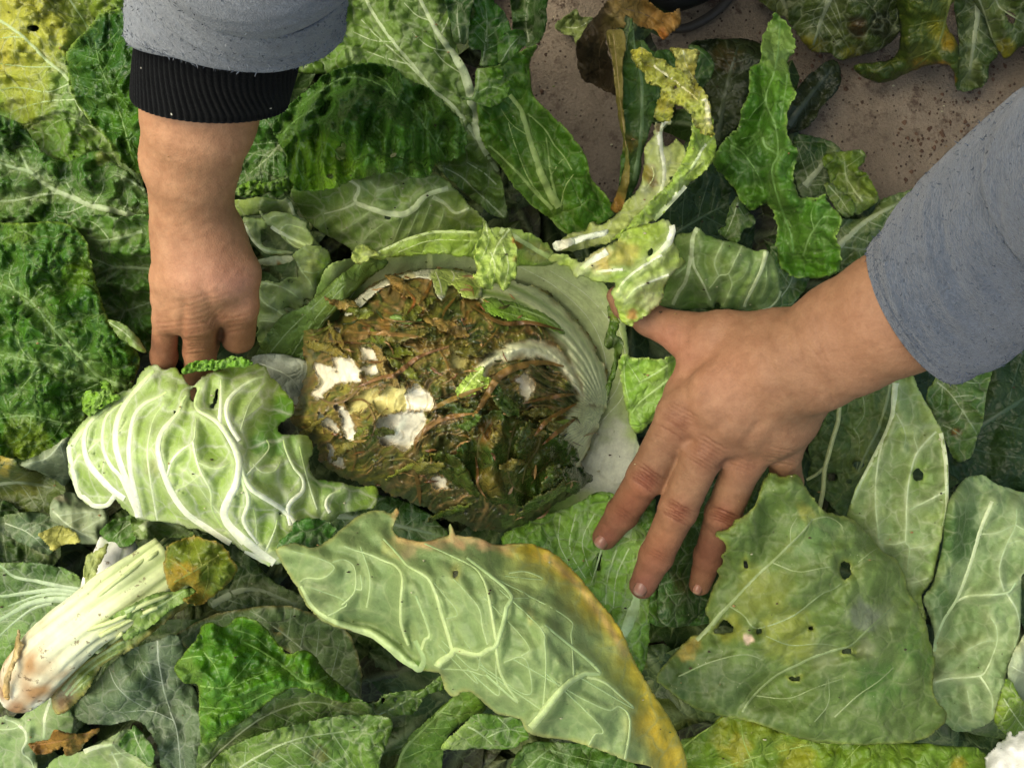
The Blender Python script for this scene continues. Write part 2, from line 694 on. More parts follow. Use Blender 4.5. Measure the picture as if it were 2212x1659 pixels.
    if flute:
        for fpl, famp, fw in flute:
            d = seg_dist(Ug, Vg, catmull(fpl, 5), False)
            Z = Z + famp * np.exp(-(d / fw) ** 2)
    Z = boxblur(Z, 1) if g <= 3 else Z
    ins = SD > -G
    if lift:
        T = TOP[j0:j1 + 1, i0:i1 + 1] if g == G else bil(TOP, Ug, Vg, U0, V0, G)
        T = T[:Z.shape[0], :Z.shape[1]]
        need = np.where(ins, np.clip(T + gap - Z, 0, None), 0)
        if need.max() > 0:
            r = drape if g == G else int(drape * G / g)
            lf = boxblur(boxblur(maxfilt(need, r), r // 2), r - r // 2)
            Z = Z + lf
    # colour
    c0 = lin(col)[None, None, :]
    n1 = fbm(Ug / 75, Vg / 75, 4, sd_ + 12)
    C = c0 * (1 + mott * n1[..., None] * 1.6)
    c2 = lin(col2) if col2 is not None else lin(col) * np.array([1.45, 1.18, 1.0])
    k = sstep(0.0, 0.55, fbm(Ug / 130, Vg / 130, 4, sd_ + 13)) * 0.75
    C = C * (1 - k[..., None]) + c2 * k[..., None]
    if not under:
        kk = (0.35 * np.exp(-dv / 16.0) * sstep(0.6, 3, WD))[..., None] if allv else 0
        C = C * (1 - kk) + lin(vcol) * 0.55 * kk
        C = C * (1 - 0.22 * (1 - sstep(0.0, 0.25, f2 - f1)) * 0.7)[..., None] if False else C
    elif allv:
        kk = (0.42 * np.exp(-dv / 13.0))[..., None]
        C = C * (1 - kk) + lin(vcol) * 0.8 * kk
    for b in blot:
        bu, bv, br, bc = b[:4]
        st = b[4] if len(b) > 4 else 0.85
        asp = b[5] if len(b) > 5 else None
        X, Y = Ug - bu, Vg - bv
        if asp:
            an = math.radians(asp[0])
            X, Y = X * math.cos(an) + Y * math.sin(an), (-X * math.sin(an) + Y * math.cos(an)) * asp[1]
        d = np.hypot(X, Y) / br + 0.55 * fbm(Ug / (br * 0.45 + 6), Vg / (br * 0.45 + 6), 3, sd_ + 20)
        k = (sstep(1.15, 0.45, d) * st)[..., None]
        C = C * (1 - k) + lin(bc) * k
    for bp, bw, bc, bs_ in bands:
        d = seg_dist(Ug, Vg, catmull(bp, 5), False)
        k = np.exp(-(d / (bw * (1 + .45 * fbm(Ug / 50, Vg / 50, 3, sd_ + 40)))) ** 2) * bs_
        k = np.clip(k * (1 + .25 * fbm(Ug / 18, Vg / 18, 2, sd_ + 41)), 0, 1)[..., None]
        C = C * (1 - k) + lin(bc) * k
    if edge:
        for ec, ew, es in edge:
            k = (np.exp(-(sp / (ew * (1 + 0.7 * noise(Ug / 60, Vg / 60, sd_ + 30)))) ** 2) * es)[..., None]
            C = C * (1 - k) + lin(ec) * k
    pal = sstep(.40, .72, C[..., 2] / (C[..., 1] + 1e-4))[..., None]
    tone = np.array([1.0, 1.02, .86]) if under else np.array([1.02, 1.12, .68])
    C = C * (tone * (1 - pal) + pal)
    C = np.clip(C, 0.002, 0.95)
    o = sheet_mesh(name, Ug, Vg, SD, Z, C, g, MAT_LEAF, parent, pivot(parent))
    o['net'] = float(net)
    o['netscale'] = float(nets)
    o['rough'] = float(rough)
    o['trans'] = float(trans)
    o['puff'] = float(cell_puff if cell_puff is not None else (0.35 if under else 1.0))
    vl = lin(vcol) * (0.62 if not under else 0.70)
    o['vcol'] = [float(x) for x in vl]
    if parent is None:
        tag(o, label, cat, group or 'leaves heaped round the opened cabbage')
    elif part_label or label:
        o['label'] = part_label or label
    zfun = lambda a, b: bil(Z, a, b, u[0], v[0], g)
    cm = lin(col)
    vmx = vmix if vmix is not None else (1.0 if under else 0.55)
    vc0 = lin(vcol) * vmx + cm * 1.5 * (1 - vmx)
    nauto = len(veins) + (1 if mid is not None else 0)
    for n_, (p, w) in enumerate(allv):
        vc = vc0 if (n_ == 0 and mid is not None) else (vc0 * .8 + cm * .3 if n_ <= nauto - 1 else vc0 * .5 + cm * .7)
        if under:
            aw = min(max(max(w) / 4.5, .32), 1.0)
            vc = vc0 * aw + cm * 1.35 * (1 - aw)
        nm = 'midrib' if (mid is not None and n_ == 0) else 'vein'
        inside_pts = [q for q in p[::2] if bil(SD, q[0], q[1], u[0], v[0], g) > 1.5]
        if len(inside_pts) < 3:
            continue
        ribbon(nm, inside_pts, w, ridge * (1 if under else .8), zfun, vc, cm * (1.6 if under else 1.25), MAT_VEIN, o, n=4, cross=7 if max(w) > 7 else 5, fade=tipfade)
    # stack
    if g == G:
        Tn = np.where(ins, Z + 0.0008 + 0.8 * S0 * np.clip(WD, 0, 12) * ridge * (D < WD + 4), -9)
        T = TOP[j0:j0 + Z.shape[0], i0:i0 + Z.shape[1]]
        np.maximum(T, Tn, out=T)
    else:
        register(P(Ug, Vg, Z + 0.001)[ins])
    LEAVES.append(o)
    return o


def tube(name, nodes, mat, colr, parent=None, seg=10, n=5, flat=1.0, cap=True, zlift=0.0, rough=0.0, colfun=None):
    """nodes: (u, v, z, radius in plan units)"""
    c = catmull(nodes, n)
    p = P(c[:, 0], c[:, 1], c[:, 2])
    r = c[:, 3] * kz(c[:, 2])
    t = np.gradient(p, axis=0)
    t /= np.linalg.norm(t, axis=1)[:, None] + 1e-12
    up = np.array([0, 0, 1.0])
    s = np.cross(t, up)
    s /= np.linalg.norm(s, axis=1)[:, None] + 1e-9
    q = np.cross(s, t)
    a = np.linspace(0, 2 * np.pi, seg, endpoint=False)
    m = len(p)
    rr = r[:, None] * np.ones(seg)
    if rough:
        A, B = np.meshgrid(a, np.arange(m))
        rr = rr * (1 + rough * noise(np.cos(A) * 1.5 + 7 + B * 0.21, np.sin(A) * 1.5 + B * 0.13, 5))
    V = p[:, None] + rr[..., None] * (np.cos(a)[None, :, None] * s[:, None] + flat * np.sin(a)[None, :, None] * q[:, None])
    V = V.reshape(-1, 3)
    idx = np.arange(m * seg).reshape(m, seg)
    nx = np.roll(idx, -1, 1)
    f = [tuple(x) for x in np.stack([idx[:-1].ravel(), nx[:-1].ravel(), nx[1:].ravel(), idx[1:].ravel()], -1)]
    if cap:
        f.append(tuple(idx[0][::-1]))
        f.append(tuple(idx[-1]))
    cc = np.tile(np.asarray(colr, float), (len(V), 1))
    if colfun is not None:
        cc = colfun(np.repeat(np.linspace(0, 1, m), seg), np.tile(a, m), V)
    return new_mesh(name, V, f, mat, parent, V.mean(0), cc, True, pivot(parent))
# ------------------------------------------------------------------ survey helpers (patch origins of the plan)
_CO = {'C1': (0, 0, .3374), 'C2': (738.2, 0, .3374), 'C3': (1465.6, 0, .3374), 'C4': (0, 547.4, .3374), 'C5': (738.2, 547.4, .3374),
       'C6': (1465.6, 547.4, .3374), 'C7': (0, 1103.1, .3374), 'C8': (738.2, 1103.1, .3374), 'C9': (1465.6, 1103.1, .3374),
       'HD': (580.6, 497.6, .425), 'E1': (497.6, 398.1, .225), 'E2': (1119.7, 464.5, .2625), 'E3': (1227.5, 812.8, .3125),
       'E4': (0, 995.3, .3999), 'E5': (1036.8, 0, .375)}


def q(k, *pts):
    ox, oy, s = _CO[k]
    return [(ox + p[0] * s, oy + p[1] * s) for p in pts]


def shift(pts, du, dv):
    return [(a + du, b + dv) for a, b in pts]


# ------------------------------------------------------------------ ground
def ground():
    m = NT('bare_soil')
    o = m.obj()
    big = m.tex(9, 5, 0.6)
    med = m.tex(60, 5, 0.7)
    fin = m.tex(420, 4, 0.7)
    c = m.ramp(big, (0.3, lin(110, 96, 78)), (0.7, lin(166, 149, 127)))
    c = m.mix(1.0, c, m.ramp(fin, (0.3, 0.8), (0.7, 1.15)), 'MULTIPLY')
    cl = m.math('MULTIPLY', m.ramp(med, (0.54, 0.0), (0.64, 1.0)), m.ramp(big, (0.35, 0.3), (0.6, 1.0)))
    c = m.mix(cl, c, lin(78, 58, 44))
    vo = m.n('ShaderNodeTexVoronoi', feature='F1')
    m.set(vo, Scale=170.0)
    m.l(o, vo.inputs['Vector'])
    sp = m.math('MULTIPLY', m.ramp(vo.outputs['Distance'], (0.12, 1.0), (0.2, 0.0)), m.ramp(m.tex(25, 3), (0.34, 0.0), (0.50, 1.0)))
    c = m.mix(sp, c, lin(66, 48, 36))
    p = m.n('ShaderNodeBsdfPrincipled')
    m.l(c, p.inputs['Base Color'])
    m.set(p, Roughness=0.75)
    b = m.n('ShaderNodeBump')
    m.set(b, Strength=0.9, Distance=0.004)
    m.l(m.math('ADD', m.math('ADD', med, fin), m.math('MULTIPLY', sp, 0.6)), b.inputs['Height'])
    m.l(b.outputs[0], p.inputs['Normal'])
    m.l(p.outputs[0], m.out.inputs['Surface'])
    # fine uneven centre, coarse apron out to the horizon
    n = 150
    a = np.linspace(-1, 1, n)
    X, Y = np.meshgrid(np.sign(a) * (0.75 * np.abs(a) + 39.25 * np.abs(a) ** 14), np.sign(a) * (0.75 * np.abs(a) + 39.25 * np.abs(a) ** 14))
    Z = GZ - 0.006 + 0.013 * fbm(X * 9, Y * 9, 5, 3) + 0.012 * noise(X * 1.3, Y * 1.3, 8)
    idx = np.arange(n * n).reshape(n, n)
    f = np.stack([idx[:-1, :-1].ravel(), idx[:-1, 1:].ravel(), idx[1:, 1:].ravel(), idx[1:, :-1].ravel()], -1)
    tag(new_mesh('ground', np.stack([X, Y, Z], -1).reshape(-1, 3), f, m.m, None, (0, 0, GZ)), kind='structure')


ground()

MAT_SOIL = simple_material('soil_clod', 0.9, 0.3, 300, 0.8, 0.002)


def clods():
    rg = np.random.RandomState(5)
    V, F, C = [], [], []
    k = 0
    areas = [(1100, 1320, -20, 480, 240), (1720, 2240, 90, 450, 600), (1480, 1720, 0, 120, 50)]
    for a0, a1, b0, b1, n in areas:
        for _ in range(n):
            u, v = rg.uniform(a0, a1), rg.uniform(b0, b1)
            r = 0.0006 + 0.0018 * rg.rand() ** 3
            c = P(np.array([u]), np.array([v]), np.array([GZ - 0.004]))[0]
            t = np.array([(1, 0, 0), (-1, 0, 0), (0, 1, 0), (0, -1, 0), (0, 0, .7), (0, 0, -.7), (.7, .7, .2), (-.7, .6, .3), (.5, -.8, .3)]) * r * rg.uniform(.6, 1.2, (9, 3))
            V.append(c + t)
            fc = [(4, 6, 2), (4, 0, 6), (4, 8, 0), (4, 3, 8), (4, 1, 3), (4, 7, 1), (4, 2, 7), (5, 2, 6), (5, 6, 0), (5, 0, 8), (5, 8, 3), (5, 3, 1), (5, 1, 7), (5, 7, 2)]
            F += [(x + k, y + k, z + k) for x, y, z in fc]
            C.append(np.tile(lin(92, 70, 55) * rg.uniform(.6, 1.3), (9, 1)))
            k += 9
    tag(new_mesh('soil_crumbs', np.concatenate(V), F, MAT_SOIL, None, None, np.concatenate(C), False), kind='stuff')


clods()


# ------------------------------------------------------------------ the lowest layer: limp leaves that nobody could count
def underlayer():
    rg = np.random.RandomState(21)
    Vs, Fs, Cs, k = [], [], [], 0
    bare = [np.array(q('C2', (1000, -200), (1640, -200), (1700, 200), (1640, 600), (1700, 1150), (1560, 1000), (1290, 700), (1200, 600), (1200, 380), (1270, 250), (1300, 60), (1060, 30)), float),
            np.array(q('C3', (850, 520), (1100, 400), (2400, 100), (2400, 700), (1500, 1330), (1000, 1000), (800, 850)), float),
            np.array(q('C3', (150, -100), (620, -100), (560, 260), (300, 200)), float)]
    pts = [(rg.uniform(-560, 2770), rg.uniform(-260, 2200)) for _ in range(1400)]
    for u0, v0 in pts:
        L, Wd = rg.uniform(95, 190), rg.uniform(45, 85)
        an = rg.uniform(0, 6.28)
        cu = [(u0 + math.cos(an) * L * s, v0 + math.sin(an) * L * s) for s in (-.9, 0, .9)]
        if any(sdf(np.array([x]), np.array([y]), b)[0] > -48 for b in bare for x, y in cu):
            continue
        ns, nw = 13, 9
        s, w = np.meshgrid(np.linspace(-1, 1, ns), np.linspace(-1, 1, nw))
        prof = np.sqrt(np.clip(1 - np.abs(s) ** 2.4, 0, 1)) * (0.75 + 0.25 * s) * (1 + 0.18 * noise(s * 3 + u0, w + v0, 2))
        du, dv = s * L, w * Wd * prof + 25 * (s ** 2) * rg.uniform(-1, 1)
        U = u0 + du * math.cos(an) - dv * math.sin(an)
        Vv = v0 + du * math.sin(an) + dv * math.cos(an)
        Z = GZ + rg.uniform(0.012, 0.055) + 0.016 * noise(U / 90, Vv / 90, 5) + 0.006 * noise(U / 30, Vv / 30, 6) - 0.012 * np.abs(w) * rg.uniform(-.5, 1) + 0.0035 * np.exp(-(w / 0.14) ** 2)
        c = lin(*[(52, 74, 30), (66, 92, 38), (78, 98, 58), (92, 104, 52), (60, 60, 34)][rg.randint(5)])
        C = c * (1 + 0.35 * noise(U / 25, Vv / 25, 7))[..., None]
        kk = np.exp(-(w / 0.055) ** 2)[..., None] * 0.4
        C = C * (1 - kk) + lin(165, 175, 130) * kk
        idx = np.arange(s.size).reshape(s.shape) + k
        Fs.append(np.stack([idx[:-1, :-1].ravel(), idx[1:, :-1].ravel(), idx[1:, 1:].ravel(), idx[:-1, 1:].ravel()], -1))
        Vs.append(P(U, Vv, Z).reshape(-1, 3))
        Cs.append(C.reshape(-1, 3) * np.array([.62, .66, .46]))  # litter colours darkened to paint in the deep shade of the gaps
        k += s.size
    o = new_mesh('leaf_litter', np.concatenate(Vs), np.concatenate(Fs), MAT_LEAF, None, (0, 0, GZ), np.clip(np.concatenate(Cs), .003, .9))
    for a, b in (('net', .3), ('netscale', 60.0), ('rough', .5), ('trans', .08), ('puff', .8)):
        o[a] = b
    o['vcol'] = [float(x) for x in lin(130, 145, 90)]
    tag(o, kind='stuff')
    register(np.concatenate(Vs))


underlayer()

# palette (pigments)
DK, MD, LT = (50, 84, 28), (80, 112, 38), (128, 154, 62)
GLAU, PALE, FANC = (112, 132, 88), (150, 172, 104), (138, 166, 64)
RIB, RIBG = (222, 228, 202), (190, 206, 150)
YEL, TAN, BRN = (182, 168, 78), (196, 158, 112), (112, 78, 38)

cab = empty('napa_cabbage', (0.02, -0.01, -0.20), 'large napa cabbage with a brown rotten heart, spread open between the two hands', 'cabbage')

# ------------------------------------------------------------------ top right: wilted plant by the bare soil
leaf('wilted_leaf', q('C3', (430, -80), (700, -80), (780, 60), (760, 200), (690, 120), (620, 90), (540, 20)), -.20, (62, 70, 26),
     label='small dull olive leaf at the top edge, above the tip of the upright torn leaf', auto=2, mid=q('C3', (640, -60), (690, 60)), mott=.35, wav=.012, net=.3)
leaf('wilted_leaf', q('C3', (700, 100), (760, -90), (1300, -90), (1420, 150), (1410, 220), (1300, 320), (1200, 350), (1040, 390), (960, 340), (850, 330), (760, 220)),
     [(1700, 30, -.19), (1780, 110, -.20), (1850, 20, -.165), (1930, 60, -.19), (1850, 130, -.205)], (54, 66, 26),
     label='dark wilted leaf with yellowed lower rim, left in the top right clump', mid=q('C3', (1000, -80), (930, 80), (860, 290)), auto=5, bull=.006, bs=48, wav=.016, wl=110,
     blot=[(1750, 100, 34, (130, 116, 30)), (1905, 50, 34, (28, 30, 16)), (1850, 60, 26, (66, 40, 24)), (1840, 125, 30, (105, 100, 36))], mott=.4, rough=.45, net=.35, col2=(78, 84, 34))
leaf('wilted_leaf', q('C3', (1780, -80), (2100, -80), (2050, 330), (1990, 420), (1970, 540), (1800, 585), (1775, 480), (1800, 300)),
     [(2080, 30, -.19), (2110, 120, -.2), (2090, 180, -.215), (2140, 100, -.20)], (58, 74, 36), label='grey green wilted leaf hanging behind the brown-edged leaf at the top right',
     mid=q('C3', (1930, -60), (1900, 200), (1860, 500)), auto=5, bull=.005, wav=.012, wl=90, net=.3, mott=.35)
leaf('wilted_leaf', q('C3', (1880, -80), (2400, -80), (2400, 260), (2212, 290), (2100, 380), (2060, 340), (2000, 250), (1960, 120)),
     [(2130, 20, -.175), (2200, 60, -.17), (2170, 120, -.20), (2250, 20, -.16)], (58, 74, 30), label='wilted leaf in the top right corner with a pale curved vein and chewed holes',
     veins=[(q('C3', (1900, -60), (1960, 80), (2010, 240), (2080, 370)), (3.5, 1.2)), (q('C3', (2020, -40), (2060, 50), (2150, 110), (2230, 160)), (3, 1.5))],
     holes=[(2186, 40, 9, 12), (2178, 30, 5, 7)], blot=[(2170, 115, 34, (128, 116, 40))], wav=.012, mott=.35, net=.35)
leaf('wilted_leaf', q('C3', (1400, -80), (1790, -80), (1730, 60), (1720, 170), (1790, 280), (1800, 420), (1775, 575), (1742, 430), (1600, 420), (1430, 490), (1320, 535), (1210, 510), (1120, 420), (1380, 370), (1420, 150)),
     [(1950, 40, -.165), (2030, 40, -.15), (1960, 130, -.185), (2040, 130, -.175), (1890, 170, -.20), (2060, 180, -.20)], (56, 70, 26),
     label='wilted olive leaf with yellow midrib and dry brown lower edge, top right', vcol=(150, 152, 66), mid=q('C3', (1760, -80), (1710, 100), (1690, 200), (1640, 320), (1500, 440)), midw=(5, 2),
     veins=[(q('C3', (1705, 130), (1600, 140), (1480, 170), (1390, 130)), (2.6, 1)), (q('C3', (1650, 315), (1560, 350), (1480, 380)), (2.2, 1)), (q('C3', (1720, 60), (1770, 150), (1790, 230)), (2.2, 1))],
     blot=[(2030, 65, 30, (140, 130, 44)), (2050, 85, 24, (158, 124, 40)), (2030, 142, 24, (140, 96, 52), .95, (0, 2.2)), (1990, 148, 24, (132, 104, 50)), (2060, 170, 12, (150, 96, 52), .95, (90, 2.4))],
     bull=.005, bs=44, wav=.010, wl=100, mott=.45, net=.35, rip=.010, curl=-.012)
leaf('dead_leaf', q('C3', (720, 640), (800, 520), (940, 400), (1010, 390), (1040, 480), (1020, 580), (900, 700), (880, 760), (800, 830), (690, 850), (690, 720)), -.20, (34, 42, 28),
     label='black green rotted leaf lying on the soil behind the upright torn leaf', aniso=(-50, 3), bull=.008, bs=30, rough=.4, net=.2, mid=q('C3', (700, 800), (850, 600), (990, 430)), auto=4, vcol=(70, 80, 60), wav=.012, mott=.4)
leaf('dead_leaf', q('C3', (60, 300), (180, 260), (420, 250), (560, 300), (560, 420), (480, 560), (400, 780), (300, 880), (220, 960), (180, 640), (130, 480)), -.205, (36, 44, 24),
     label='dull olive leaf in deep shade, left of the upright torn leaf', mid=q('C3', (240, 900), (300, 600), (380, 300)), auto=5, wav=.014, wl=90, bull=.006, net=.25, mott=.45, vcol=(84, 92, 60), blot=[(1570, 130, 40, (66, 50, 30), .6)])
leaf('dark_leaf', q('C3', (60, 300), (140, 300), (210, 370), (225, 460), (160, 560), (110, 540), (100, 420)), -.15, (56, 84, 34), parent=cab, vcol=(150, 160, 120),
     veins=[(q('C3', (70, 305), (150, 340), (210, 410)), (2, 1))], wav=.01)
# shaded big leaf under the right forearm's upper side
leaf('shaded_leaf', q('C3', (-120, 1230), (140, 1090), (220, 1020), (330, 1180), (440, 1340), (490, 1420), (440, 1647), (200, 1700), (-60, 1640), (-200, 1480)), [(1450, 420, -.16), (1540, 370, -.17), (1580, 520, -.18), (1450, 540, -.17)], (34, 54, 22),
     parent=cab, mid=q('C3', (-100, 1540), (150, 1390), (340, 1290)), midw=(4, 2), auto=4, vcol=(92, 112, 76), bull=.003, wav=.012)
leaf('small_torn_leaf', q('C3', (370, 1260), (440, 1345), (500, 1420), (470, 1450), (420, 1470), (370, 1560), (260, 1490), (300, 1430)), -.14, (78, 104, 44), parent=cab, holes=[(1566, 487, 5, 4)],
     mid=q('C3', (380, 1300), (340, 1420), (300, 1510)), midw=(2.4, 1), auto=3, wav=.01, bull=.004)
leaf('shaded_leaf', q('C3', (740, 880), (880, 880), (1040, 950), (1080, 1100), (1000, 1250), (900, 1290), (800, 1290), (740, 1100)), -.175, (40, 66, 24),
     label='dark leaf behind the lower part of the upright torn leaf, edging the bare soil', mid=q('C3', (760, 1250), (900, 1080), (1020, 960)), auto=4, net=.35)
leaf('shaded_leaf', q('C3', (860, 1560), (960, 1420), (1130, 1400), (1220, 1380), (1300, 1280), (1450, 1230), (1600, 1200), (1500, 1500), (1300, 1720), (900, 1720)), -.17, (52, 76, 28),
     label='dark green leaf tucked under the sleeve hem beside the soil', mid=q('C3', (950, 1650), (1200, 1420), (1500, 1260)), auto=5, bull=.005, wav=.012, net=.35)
leaf('crumpled_leaf', q('C3', (940, 985), (1060, 970), (1180, 965), (1195, 1040), (1150, 1080), (1200, 1110), (1240, 1180), (1280, 1275), (1210, 1340), (1130, 1380), (1100, 1300), (1000, 1210), (960, 1120), (930, 1050)),
     [(1800, 345, -.165), (1850, 340, -.16), (1840, 400, -.16), (1880, 440, -.17), (1800, 380, -.17)], (92, 112, 36), label='small yellow green crinkled leaf on the soil edge beyond the right wrist',
     bull=.008, bs=30, wav=.012, wl=60, net=.35, col2=(120, 134, 48), aniso=(70, 1.6), mid=q('C3', (1180, 1290), (1080, 1150), (1060, 1000)), midw=(3, 1.5), auto=3)
leaf('crumpled_leaf', q('C3', (935, 1180), (975, 1170), (1050, 1230), (1100, 1260), (1135, 1330), (1115, 1380), (1060, 1390), (980, 1300)), -.15, (88, 108, 44),
     label='small folded pale leaf just below the crinkled yellow green leaf', bull=.003, veins=[(q('C3', (960, 1190), (1040, 1280), (1100, 1370)), (2, 1))])

# ------------------------------------------------------------------ left: neighbouring leaves
leaf('yellowing_leaf', [(-220, -200), (330, -200), (330, 60), (310, 420), (335, 520), (300, 500), (180, 420), (60, 300), (-60, 220), (-220, 200)],
     [(-100, -50, -.12), (60, 60, -.10), (150, 170, -.09), (250, 320, -.10), (290, 60, -.12), (0, 250, -.13)], (92, 122, 42), label='large leaf turning yellow in the top left corner, with a long pale midrib',
     mid=q('C1', (-200, 50), (0, 135), (150, 240), (300, 390), (440, 515), (510, 690), (600, 800), (700, 900), (780, 1020), (930, 1220)), midw=(3.2, 4.5),
     veins=[(q('C1', (430, -20), (500, 80), (560, 180)), (3, 2)), (q('C1', (440, 540), (300, 590), (100, 560), (-50, 600)), (2, 1)), (q('C1', (340, 430), (180, 430), (0, 410)), (2, 1)),
            (q('C1', (600, 820), (460, 760), (330, 800), (250, 900)), (2, 1)), (q('C1', (480, 640), (300, 650), (120, 700), (0, 760)), (2, 1)), (q('C1', (150, 240), (60, 240), (-60, 260)), (2, 1)),
            (q('C1', (560, 180), (530, 290), (440, 500)), (2, 1)), (q('C1', (100, 950), (220, 850), (330, 870)), (1.6, 1))],
     blot=[(20, 40, 150, YEL, .75), (100, 70, 90, (168, 164, 74), .65), (30, 150, 90, (160, 160, 72), .6), (60, 210, 70, (150, 150, 60), .6), (200, 10, 70, (140, 148, 70), .6), (-20, 120, 60, (180, 164, 74), .6)],
     holes=[(72, 62, 14, 7), (216, 48, 15, 8), (120, 178, 3, 3)], bull=.007, bs=32, wav=.012, rip=.008, aniso=(40, 1.5), net=.45, nets=58, cell_puff=1.6, rough=.34)
leaf('crinkled_leaf', q('C1', (430, 330), (560, 190), (640, 100), (780, 60), (900, 120), (960, 500), (930, 1080), (780, 1040), (700, 910), (600, 810), (510, 690), (450, 560)),
     [(150, 110, -.07), (250, 60, -.06), (290, 200, -.05), (200, 200, -.055), (290, 340, -.075), (210, 270, -.07)], (46, 82, 26), label='dark glossy crinkled leaf beside the left forearm and the black cuff',
     mid=q('C1', (860, 1060), (760, 700), (640, 420), (600, 200)), midw=(2.5, 1.5), auto=6, autow=.7, vcol=(130, 160, 70), bull=.010, bs=34, aniso=(60, 1.5), wav=.010, wl=90, rough=.26, net=.3, nets=58, cell_puff=2.0, blot=[(270, 240, 60, (74, 112, 28), .7), (215, 75, 46, (38, 70, 36), .8)], edge=[((150, 170, 90), 4, .7)],
     holes=[], jag=3)
leaf('crinkled_leaf', q('C1', (-500, 700), (60, 760), (200, 880), (260, 960), (420, 1040), (620, 960), (760, 1060), (930, 1210), (1000, 1420), (1000, 1560), (700, 1500), (400, 1440), (150, 1430), (-500, 1450)),
     [(-100, 320, -.10), (60, 370, -.08), (200, 440, -.075), (320, 480, -.08), (100, 300, -.10), (100, 470, -.10)], (58, 94, 32), label='dark green puckered leaf at the left edge with a thick white forked midrib',
     mid=q('C1', (1000, 1440), (920, 1400), (780, 1360), (600, 1320), (480, 1270), (380, 1230), (280, 1170), (190, 1100), (90, 1075), (0, 1045), (-300, 960)), midw=(8.5, 3),
     veins=[(q('C1', (190, 1100), (160, 1040), (120, 950)), (4, 2)), (q('C1', (380, 1235), (250, 1250), (120, 1280), (0, 1290), (-200, 1310)), (3.6, 2)), (q('C1', (920, 1220), (840, 1160), (745, 1110), (690, 1100)), (3, 1.6)),
            (q('C1', (745, 1110), (770, 1040), (830, 1060)), (2, 1)), (q('C1', (600, 1310), (660, 1210), (640, 1080)), (2, 1)), (q('C1', (480, 1270), (420, 1140), (440, 1000)), (2, 1)), (q('C1', (780, 1360), (820, 1280), (790, 1180)), (2, 1)),
            (q('C1', (560, 1310), (430, 1360), (300, 1350)), (2, 1))],
     bull=.010, bs=34, wav=.010, rip=.010, net=.35, nets=58, cell_puff=2.0, rough=.28, holes=[(190, 283, 3, 3)], blot=[(222, 340, 20, (140, 140, 80), .7), (250, 450, 60, (90, 120, 60), .5)], aniso=(30, 1.3))
leaf('crinkled_leaf', [(150, 475), (260, 470), (345, 490), (350, 740), (312, 762), (262, 720), (232, 690), (212, 650), (192, 600), (175, 540)], [(200, 520, -.085), (320, 520, -.08), (330, 740, -.11), (240, 650, -.095)],
     (70, 108, 34), label='mid green puckered leaf just left of the left hand, with two white veins', veins=[(q('C4', (1010, 100), (850, 90), (740, 90), (660, 115), (590, 150)), (5, 2)), (q('C4', (1000, 300), (900, 335), (790, 360), (690, 280)), (3.5, 1.2)),
                                                                                                  (q('C4', (740, 90), (640, 50), (540, 10)), (2.4, 1)), (q('C4', (800, 360), (770, 430), (760, 470)), (2, 1)), (q('C1', (910, 1480), (780, 1520), (650, 1540), (550, 1520)), (5, 2)),
                                                                                                  (q('C1', (700, 1535), (620, 1440), (520, 1400)), (2, 1))],
     bull=.010, bs=38, net=.4, rough=.36, rip=.008)
leaf('puckered_leaf', [(-220, 490), (0, 480), (60, 482), (110, 478), (160, 490), (188, 525), (200, 580), (222, 655), (242, 700), (300, 765), (292, 815), (275, 850), (240, 850), (190, 895), (165, 940), (110, 975), (60, 990), (0, 985), (-220, 960)],
     [(-100, 560, -.09), (60, 560, -.05), (180, 560, -.06), (60, 700, -.045), (200, 740, -.055), (280, 830, -.075), (60, 900, -.06), (-100, 880, -.09), (180, 920, -.09)], (60, 98, 30),
     label='large dark puckered leaf at the left edge, below the leaf with the forked white midrib',
     veins=[(q('C4', (860, 860), (800, 850), (640, 790), (560, 710), (500, 650), (440, 590), (340, 480), (200, 310), (100, 240), (0, 190), (-300, 60)), (5, 2)), (q('C4', (860, 865), (650, 820), (420, 750), (300, 710), (200, 690), (0, 650), (-300, 640)), (5, 2)),
            (q('C4', (560, 1050), (470, 1080), (400, 1080), (200, 1040), (80, 1045), (-100, 1070)), (2.6, 1.5)), (q('C4', (640, 830), (500, 890), (420, 910), (380, 890)), (2, 1)),
            (q('C4', (500, 650), (560, 560), (540, 470)), (2, 1)), (q('C4', (440, 590), (340, 590), (200, 560)), (2, 1)), (q('C4', (200, 310), (250, 230), (320, 200), (420, 220)), (2.2, 1)), (q('C4', (200, 690), (130, 600), (100, 500), (20, 470)), (2, 1)),
            (q('C4', (420, 750), (440, 690), (360, 590)), (2, 1)), (q('C4', (340, 480), (430, 440), (520, 420)), (1.8, 1)), (q('C4', (300, 710), (200, 790), (120, 880), (20, 960)), (2, 1)), (q('C4', (100, 240), (60, 150), (90, 60)), (2, 1)), (q('C4', (400, 1080), (330, 1180), (200, 1240)), (1.8, 1)),
            (q('C4', (200, 1040), (180, 1150), (60, 1220)), (1.8, 1))],
     vcol=(168, 186, 118), bull=.0095, bs=34, net=.35, nets=58, cell_puff=2.0, rough=.26, rip=.006, wav=.010, blot=[(60, 960, 60, (118, 130, 40), .6), (170, 590, 40, (110, 130, 44), .5), (40, 500, 40, (96, 120, 40), .5)], edge=[((150, 168, 80), 4, .6)])
leaf('torn_leaf_scrap', q('C4', (690, 430), (780, 450), (860, 510), (930, 620), (900, 630), (800, 570), (740, 510)), -.07, (120, 140, 76), label='little pale shrivelled leaf scrap left of the left hand', bull=.002, mid=q('C4', (700, 440), (800, 510), (915, 615)), midw=(2, 1))

